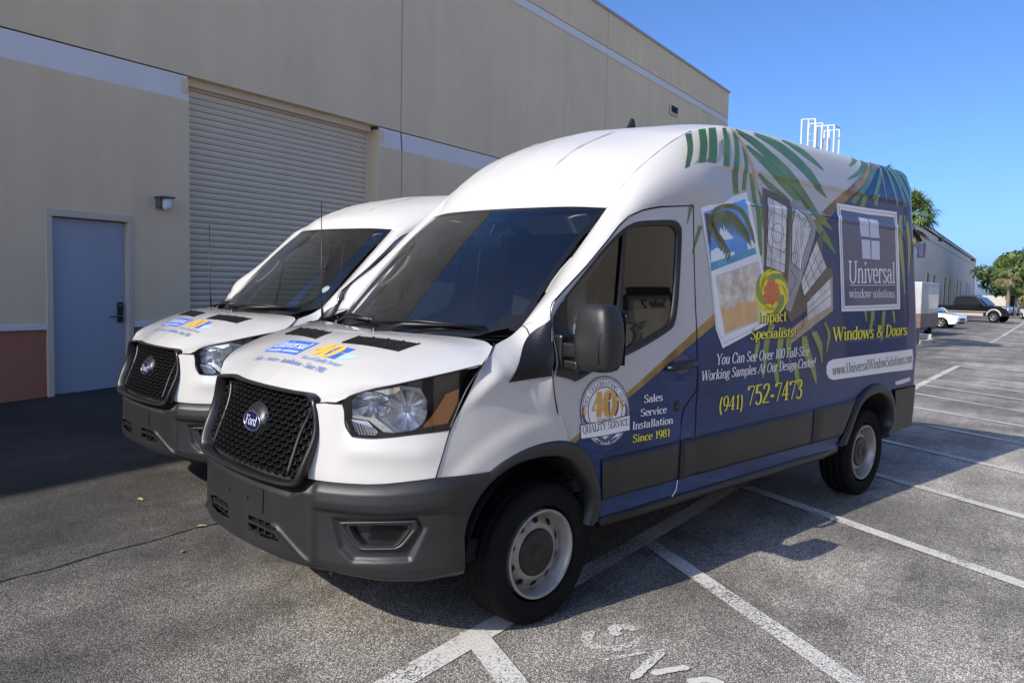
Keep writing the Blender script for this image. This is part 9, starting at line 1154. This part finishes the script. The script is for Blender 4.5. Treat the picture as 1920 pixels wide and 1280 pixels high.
fan_palm(.85, 86, 4.6, 1.7, 60, 5, 'tall cabbage palm on a slim trunk behind the black pickup')
fan_palm(2.7, 87, 3.0, 1.6, 60, 6, 'shorter cabbage palm standing beside the white containers')
# ---- broadleaf trees
LEAF = noisy('oak_leaf', (.022, .050, .012), (.075, .115, .03), .9, .65); OAKB = noisy('oak_bark', (.09, .07, .05), (.15, .12, .09), 4, .95, .6, 20)
def oak(x, y, h, rx, rz_, n, seed, label):
    rnd = random.Random(seed); t = empty('oak_tree', (x, y, -.2), label=label, cat='tree', group='live oaks beyond the lot'); zc = h - rz_
    b = MB(); b.tube([(0, 0, 0), (.1, 0, zc * .5), (0, .1, zc)], [.45, .34, .25], 10)
    cl = []
    for i in range(26):
        a = rnd.uniform(0, 6.283); e = rnd.uniform(-.5, 1.4); k = rnd.uniform(.45, 1.0); p = Vector((math.cos(a) * math.cos(e) * rx * k, math.sin(a) * math.cos(e) * rx * k, zc + math.sin(e) * rz_ * k)); cl.append((p, rnd.uniform(.22, .42) * rx))
        if i < 9: b.tube([(0, 0, zc * .55), tuple(Vector((0, 0, zc * .75)).lerp(p, .5)), tuple(p)], [.16, .10, .05], 6)
    b.build('trunk', OAKB, t, True); V_ = []; F_ = []
    for i in range(n):
        p, r = rnd.choice(cl); d = Vector((rnd.gauss(0, 1), rnd.gauss(0, 1), rnd.gauss(0, 1))).normalized(); c = p + Vector((d.x, d.y, d.z * .75)) * r * rnd.uniform(.55, 1.05)
        s = rnd.uniform(.10, .22) * (1 + rx * .06); u = Vector((rnd.gauss(0, 1), rnd.gauss(0, 1), rnd.gauss(0, 1))).normalized(); w = u.cross(d).normalized() if u.cross(d).length > .1 else Vector((1, 0, 0)); k0 = len(V_)
        V_ += [c - u * s, c + w * s * .6, c + u * s, c - w * s * .6]; F_.append((k0, k0 + 1, k0 + 2, k0 + 3))
    mesh('crown', V_, F_, LEAF, t)
oak(.4, 120, 7.4, 4.2, 3.2, 9000, 1, 'dark oak rising close beside the end of the grey building')
oak(4.5, 112, 8.6, 5.5, 3.8, 11000, 2, 'broad oak behind the two palms')
oak(11.5, 104, 9.8, 6.0, 4.4, 12000, 3, 'large oak with the tallest crown, spreading to the edge behind the containers')
oak(7.6, 108, 8.8, 4.6, 3.8, 9000, 8, 'oak between the broad oak and the large edge oak')
oak(1.8, 116, 7.0, 3.6, 3.0, 7000, 9, 'low oak directly behind the slim palm trunk')
oak(22.0, 112, 10, 6.5, 4.5, 9000, 4, 'oak standing farthest along the row past the containers')
oak(-13.5, 160, 11.2, 5, 2.6, 4000, 5, 'oak top showing over the grey roof line')
oak(3.5, 134, 7.6, 5.0, 3.4, 6000, 6, 'oak filling the gap behind the slim palm')
oak(-18, 128, 10.2, 4, 2.2, 3000, 7, 'small oak top just clearing the grey parapet')
# ---- low things at the far end
b = MB(); b.box((10, 138, 1.0), (46, .4, 2.2)); tag(b.build('boundary_wall', mat('wall_pale', (.52, .50, .46), .9)), 'low pale boundary wall under the oak trees', 'wall')
WBOX = noisy('white_box', (.70, .70, .70), (.76, .76, .75), 3, .5)
def roro(x, y, rz, label):
    t = empty('container', (x, y, G(x, y)), rz, label, 'container', 'white containers at the far end'); b = MB(); b.box((0, 0, 1.75), (3.4, 2.3, 2.4)); b.build('box', WBOX, t, bevel=.03)
    b = MB(); b.box((0, 0, .45), (3.3, 2.0, .2)); b.build('chassis', DARKM, t)
    b = MB()
    for i in (-1, 1):
        for j in (-1, 1): b.lathe([(0, -.12), (.33, -.12), (.36, -.06), (.36, .06), (.33, .12), (0, .12)], 14, 'y', (i * .9, j * .95, .36))
    b.build('wheel', RUBBER, t)
roro(4.6, 82, .75, 'white box trailer standing nearer the palm trunk'); roro(8.6, 83.5, -.25, 'white box trailer at the edge beyond the short palm')
# ---- vehicles
def prism(name, prof, w, m, parent, tuck=None, bev=.05, seg=2):
    """side outline (x, z) drawn across the width, pulled in towards the top"""
    n = len(prof); V_ = []
    for k, sg in enumerate((-1, -.92, .92, 1)):
        for x, z in prof:
            t = (tuck(z) if tuck else 1); V_.append((x * (1 if abs(sg) < 1 else .985), sg * w / 2 * t, z if abs(sg) < 1 else z * .985 + .012))
    F_ = [[k * n + i, k * n + (i + 1) % n, (k + 1) * n + (i + 1) % n, (k + 1) * n + i] for k in range(3) for i in range(n)] + [list(range(n))[::-1], [3 * n + i for i in range(n)]]
    o = mesh(name, V_, F_, m, parent); bv = o.modifiers.new('bevel', 'BEVEL'); bv.width = bev; bv.segments = seg; bv.limit_method = 'ANGLE'; bv.angle_limit = math.radians(25); return o
def road_wheel(parent, x, y, r, wd, rim):
    w = bpy.data.objects.new('wheel', None); COL.objects.link(w); w.parent = parent; w.location = (x, y, r); sg = 1 if y > 0 else -1
    b = MB(); b.lathe([(r * .62, -wd / 2), (r * .9, -wd / 2), (r, -wd * .35), (r, wd * .35), (r * .9, wd / 2), (r * .62, wd / 2)], 28, 'y'); b.build('tyre', RUBBER, w, True)
    b = MB(); b.lathe([(r * .63, sg * wd * .5), (r * .58, sg * wd * .46), (r * .55, sg * wd * .2)], 28, 'y')
    for k in range(6): a = 6.283 * k / 6; b.bar((0, sg * wd * .36, 0), (r * .58 * math.cos(a), sg * wd * .42, r * .58 * math.sin(a)), r * .16, .03)
    b.lathe([(r * .16, sg * wd * .48), (0, sg * wd * .5)], 12, 'y'); b.build('rim', rim, w)
    b = MB(); b.lathe([(r * .6, sg * wd * .15), (0, sg * wd * .15)], 20, 'y'); b.build('brake_disc', SEAM, w)
ALLOY = mat('alloy', (.62, .62, .63), .3, .8); CARGL = mat('car_glass', (.012, .014, .016), .05, coat=1)
BLKP = mat('black_car_paint', (.008, .008, .010), .15, coat=1); TANP = mat('tan_trim_paint', (.42, .40, .34), .35, coat=1); WCAR = mat('white_car_paint', (.78, .78, .78), .2, coat=1)
pk = empty('pickup_truck', (-1.15, 68.5, G(-1.1, 68.5)), -.30, 'black crew cab pickup with tan wheel arch flares parked nose out', 'pickup truck')
lo = [(-2.95, .62), (-2.95, 1.22), (-.95, 1.24), (.95, 1.26), (2.55, 1.20), (2.85, 1.08), (2.92, .75), (2.86, .50), (2.45, .46), (2.38, .75), (2.15, .92), (1.80, .92), (1.55, .75), (1.48, .46), (-1.3, .46), (-1.38, .75), (-1.62, .92), (-1.98, .92), (-2.22, .75), (-2.3, .5)]
body = prism('body', lo, 2.0, BLKP, pk, bev=.04); prism('cab', [(-1.02, 1.2), (-.90, 1.86), (-.6, 1.93), (.55, 1.92), (.75, 1.86), (1.38, 1.24)], 1.78, BLKP, pk, tuck=lambda z: 1.06 - .16 * (z - 1.2) / .7, bev=.05)
for sg in (1, -1):
    for P in ([(-.84, 1.28), (-.76, 1.74), (-.12, 1.78), (-.06, 1.28)], [(.04, 1.28), (-.02, 1.78), (.62, 1.76), (1.12, 1.30)]): b = MB(); b.raw([(x, sg * (.962 - .135 * (z - 1.24) / .7), z) for x, z in P], [(0, 1, 2, 3)]); b.build('side_window', CARGL, pk)
    for xc in (1.97, -1.80):
        b = MB(); b.tube([(xc + .50 * math.cos(a), sg * 1.0, .42 + .54 * math.sin(a)) for a in (math.radians(8 + 164 * k / 14) for k in range(15))], .07, 6); b.build('wheel_arch_flare', TANP, pk, True)
    b = MB(); b.box((-.1, sg * 1.0, .56), (2.7, .05, .22)); b.build('rocker_panel', TANP, pk, bevel=.02); b = MB(); b.box((.02, sg * 1.005, .78), (2.9, .02, .05)); b.build('side_stripe', TANP, pk)
    for x in (1.97, -1.80): road_wheel(pk, x, sg * .86, .40, .27, ALLOY)
    b = MB(); b.box((1.05, sg * 1.12, 1.36), (.13, .24, .2)); b.build('door_mirror', BLKP, pk, bevel=.03)
    b = MB(); b.box((2.86, sg * .78, 1.0), (.10, .32, .20)); b.build('headlight', mat('lamp_clear', (.7, .7, .7), .15, coat=1), pk, bevel=.02)
b = MB(); b.raw([(.80, -.76, 1.84), (.80, .76, 1.84), (1.40, .86, 1.28), (1.40, -.86, 1.28)], [(0, 1, 2, 3)]); o = b.build('windshield', CARGL, pk); o.location.x = .03; o.location.z = .02
b = MB(); b.box((2.93, 0, .95), (.06, 1.05, .34)); b.build('radiator_grille', CHROME, pk, bevel=.02); b = MB(); b.box((3.02, 0, .62), (.14, 1.9, .22)); b.tube([(3.12, -.5, .5), (3.14, -.5, 1.15), (3.14, .5, 1.15), (3.12, .5, .5)], .045, 8); b.tube([(3.12, -.85, .6), (3.12, -.85, .95), (3.14, -.5, 1.0)], .035, 6); b.tube([(3.12, .85, .6), (3.12, .85, .95), (3.14, .5, 1.0)], .035, 6); b.build('bull_bar', BLKP, pk)
b = MB(); b.box((-1.95, 0, 1.20), (1.9, 1.7, .06)); b.build('bed_cover', DARKM, pk)
sdn = empty('white_sedan', (-2.6, 50.2, G(-2.6, 50.2)), -.22, 'white sedan with its nose showing past the trailer', 'car')
lo = [(-2.2, .5), (-2.2, .85), (-1.6, .95), (.5, .95), (1.75, .80), (2.1, .68), (2.18, .45), (2.05, .24), (1.70, .22), (1.64, .45), (1.45, .60), (1.12, .60), (.94, .45), (.88, .22), (-.95, .22), (-1.02, .45), (-1.2, .6), (-1.5, .6), (-1.68, .45), (-1.74, .25)]
prism('body', lo, 1.74, WCAR, sdn, bev=.07, seg=3); prism('cabin', [(-1.7, .90), (-1.0, 1.36), (-.1, 1.40), (.15, 1.34), (1.0, .92)], 1.56, WCAR, sdn, tuck=lambda z: 1.06 - .2 * (z - .9) / .5, bev=.05)
for sg in (1, -1):
    b = MB(); b.raw([(x, sg * (.835 - .16 * (z - .92) / .48), z) for x, z in ((-1.35, .96), (-.9, 1.30), (.1, 1.30), (.72, .96))], [(0, 1, 2, 3)]); b.build('side_window', CARGL, sdn)
    for x in (1.28, -1.35): road_wheel(sdn, x, sg * .77, .32, .21, ALLOY)
    b = MB(); b.box((2.0, sg * .62, .66), (.26, .34, .13), rz=-sg * .5); b.build('headlight', mat('lamp_clear', (.7, .7, .7), .15, coat=1), sdn, bevel=.03)
b = MB(); b.raw([(.22, -.62, 1.31), (.22, .62, 1.31), (1.02, .76, .95), (1.02, -.76, .95)], [(0, 1, 2, 3)]); o = b.build('windshield', CARGL, sdn); o.location = (.02, 0, .02)
b = MB(); b.box((2.165, 0, .52), (.05, .8, .10)); b.build('radiator_grille', SEAM, sdn); b = MB(); b.box((2.14, 0, .34), (.06, .9, .08)); b.build('lower_grille', SEAM, sdn)
sl = empty('silver_car', (3.3, 84, G(3, 84)), -1.2, 'pale car partly hidden behind the pickup bonnet', 'car'); prism('body', lo, 1.74, WCAR, sl, bev=.07, seg=3); prism('cabin', [(-1.7, .90), (-1.0, 1.4), (-.1, 1.45), (.15, 1.38), (1.0, .92)], 1.5, CARGL, sl, tuck=lambda z: 1.06 - .2 * (z - .9) / .5)
for sg in (1, -1):
    for x in (1.28, -1.35): road_wheel(sl, x, sg * .77, .32, .21, ALLOY)
# trailer with printed sides
TRL = noisy('trailer_print', (.34, .35, .36), (.55, .56, .57), 1.1, .4, coat=.5); TRW = noisy('trailer_front', (.66, .67, .68), (.80, .81, .82), .9, .4, coat=.5); TRB = noisy('trailer_base', (.10, .065, .055), (.17, .11, .09), 2, .5)
tr = empty('cargo_trailer', (-1.98, 38.2, G(-1.5, 38) - .1), -.10, 'silver enclosed cargo trailer printed with palm fronds and brown base', 'trailer')
b = MB(); b.box((-.35, .0, 1.52), (2.5, 3.6, 2.05)); b.build('box', TRL, tr, bevel=.04)
b = MB(); b.box((-1.12, -1.815, 1.52), (.98, .03, 1.98)); b.build('front_panel', TRW, tr, bevel=.01); b = MB(); b.box((.42, -1.815, .82), (.98, .03, .64)); b.box((.905, 0, .82), (.03, 3.56, .64)); b.build('base_panel', TRB, tr)
b = MB(); b.box((-.12, -1.82, 1.5), (.06, .06, 2.06)); b.build('corner_trim', LW, tr)
b = MB()
for k in range(13):
    a = .4 + k * .20; c = Vector((-.85, -1.835, 1.95)); d = Vector((math.cos(a), 0, -math.sin(a) * .9 + .35)); q = Vector((-d.z, 0, d.x)) * .035; b.raw([c, c + d * .45 + q, c + d * (.72) + Vector((0, 0, -.12)), c + d * .45 - q], [(0, 1, 2, 3)])
b.build('palm_print', mat('print_frond_grey', (.05, .055, .055), .5), tr)
b = MB(); b.box((-.3, 0, .44), (2.3, 3.4, .12)); b.bar((-.35, -1.8, .42), (-.35, -3.0, .40), .1); b.bar((-.9, -1.8, .42), (-.35, -3.0, .40), .08); b.bar((.2, -1.8, .42), (-.35, -3.0, .40), .08); b.bar((-.35, -2.9, .40), (-.35, -2.9, .0), .06); b.build('chassis', DARKM, tr)
for sg in (1, -1): road_wheel(tr, .0, 0, .34, .2, ALLOY) if False else None
for x in (-1.5, .8):
    b = MB(); b.lathe([(0, -.1), (.3, -.1), (.34, -.05), (.34, .05), (.3, .1), (0, .1)], 20, 'x', (x, .3, .34)); b.build('wheel', RUBBER, tr, True)
# planted island with kerb
KERB = noisy('kerb_concrete', (.40, .37, .32), (.50, .47, .42), 3, .9, .3, 60)
isl = [(-6, 29.5), (-1.2, 29.5), (-.55, 29.9), (-.25, 30.8), (-.3, 32.2), (-.9, 32.9), (-6, 33.2)]; b = MB(); n = len(isl)
inn = [(-6, 29.7), (-1.25, 29.7), (-.72, 30.05), (-.45, 30.8), (-.5, 32.1), (-.95, 32.7), (-6, 33.0)]
gz0 = G(-1, 31); b.raw([(x, y, gz0 - .05) for x, y in isl] + [(x, y, gz0 + .14) for x, y in isl] + [(x, y, gz0 + .14) for x, y in inn] + [(x, y, gz0 + .06) for x, y in inn], [[k * n + i, k * n + (i + 1) % n, (k + 1) * n + (i + 1) % n, (k + 1) * n + i] for k in range(3) for i in range(n)]); tag(b.build('kerb', KERB, None), kind='structure')
b = MB(); b.raw([(x, y, gz0 + .07) for x, y in inn], [list(range(n))]); tag(b.build('planting_bed', noisy('mulch', (.06, .045, .03), (.12, .09, .06), 14, .95, .6, 60)), kind='structure')
sb = empty('shrub', (-1.35, 30.6, gz0 + .05), label='low green shrub on the kerbed island by the trailer', cat='shrub'); rnd = random.Random(9); V_ = []; F_ = []
for i in range(900):
    d = Vector((rnd.gauss(0, 1), rnd.gauss(0, 1), abs(rnd.gauss(0, 1)))).normalized(); c = Vector((d.x * .55, d.y * .5, d.z * .5)) * rnd.uniform(.5, 1.05); u = Vector((rnd.gauss(0, 1), rnd.gauss(0, 1), rnd.gauss(0, 1))).normalized() * .06; w = u.cross(d) * .5; k0 = len(V_); V_ += [c - u, c + w, c + u, c - w]; F_.append((k0, k0 + 1, k0 + 2, k0 + 3))
mesh('foliage', V_, F_, LEAF, sb); b = MB(); b.tube([(0, 0, -.1), (0, 0, .3)], .03, 6); b.build('stem', OAKB, sb)
b = MB(); b.box((-.62, 32.0, gz0 + .21), (.5, .5, .2)); tag(b.build('concrete_block', KERB, bevel=.03), 'pale concrete block on the kerbed island end', 'block')
# ---------------------------------------------------------------- the suite building across the lot, mirrored in the van's glass
ob = empty('office_building', (14.2, 0, 0), label='sunlit tan suite building across the lot, mirrored in the van door glass', cat='building')
b = MB(); b.box((5, 5, 3.0), (10, 90, 7.2)); b.build('wall', noisy('office_stucco', (.56, .47, .36), (.60, .51, .40), 1, .9), ob)
for k in range(7):
    y = -33.5 + 10.9 * k; b = MB(); b.box((-.05, y - 2.0, 1.5), (.10, .22, 3.6)); b.box((-.05, y + 2.0, 1.5), (.10, .22, 3.6)); b.box((-.05, y, 3.38), (.10, 3.78, .20)); w = b.build('entrance_frame', DARKM, ob)
    if k != 4: b = MB(); b.box((-.02, y, 1.35), (.05, 3.7, 2.6)); b.build('shop_window', CARGL, w)
write('Suite 2', (11.3, 2.86), (9.0, 2.86), (11.3, 3.08), (9.0, 3.08), lambda y, z, mm: Vector((-.012 - mm * .001, y, z)), 'lettering', DARKM, ob, bold=1.5, lay=3)
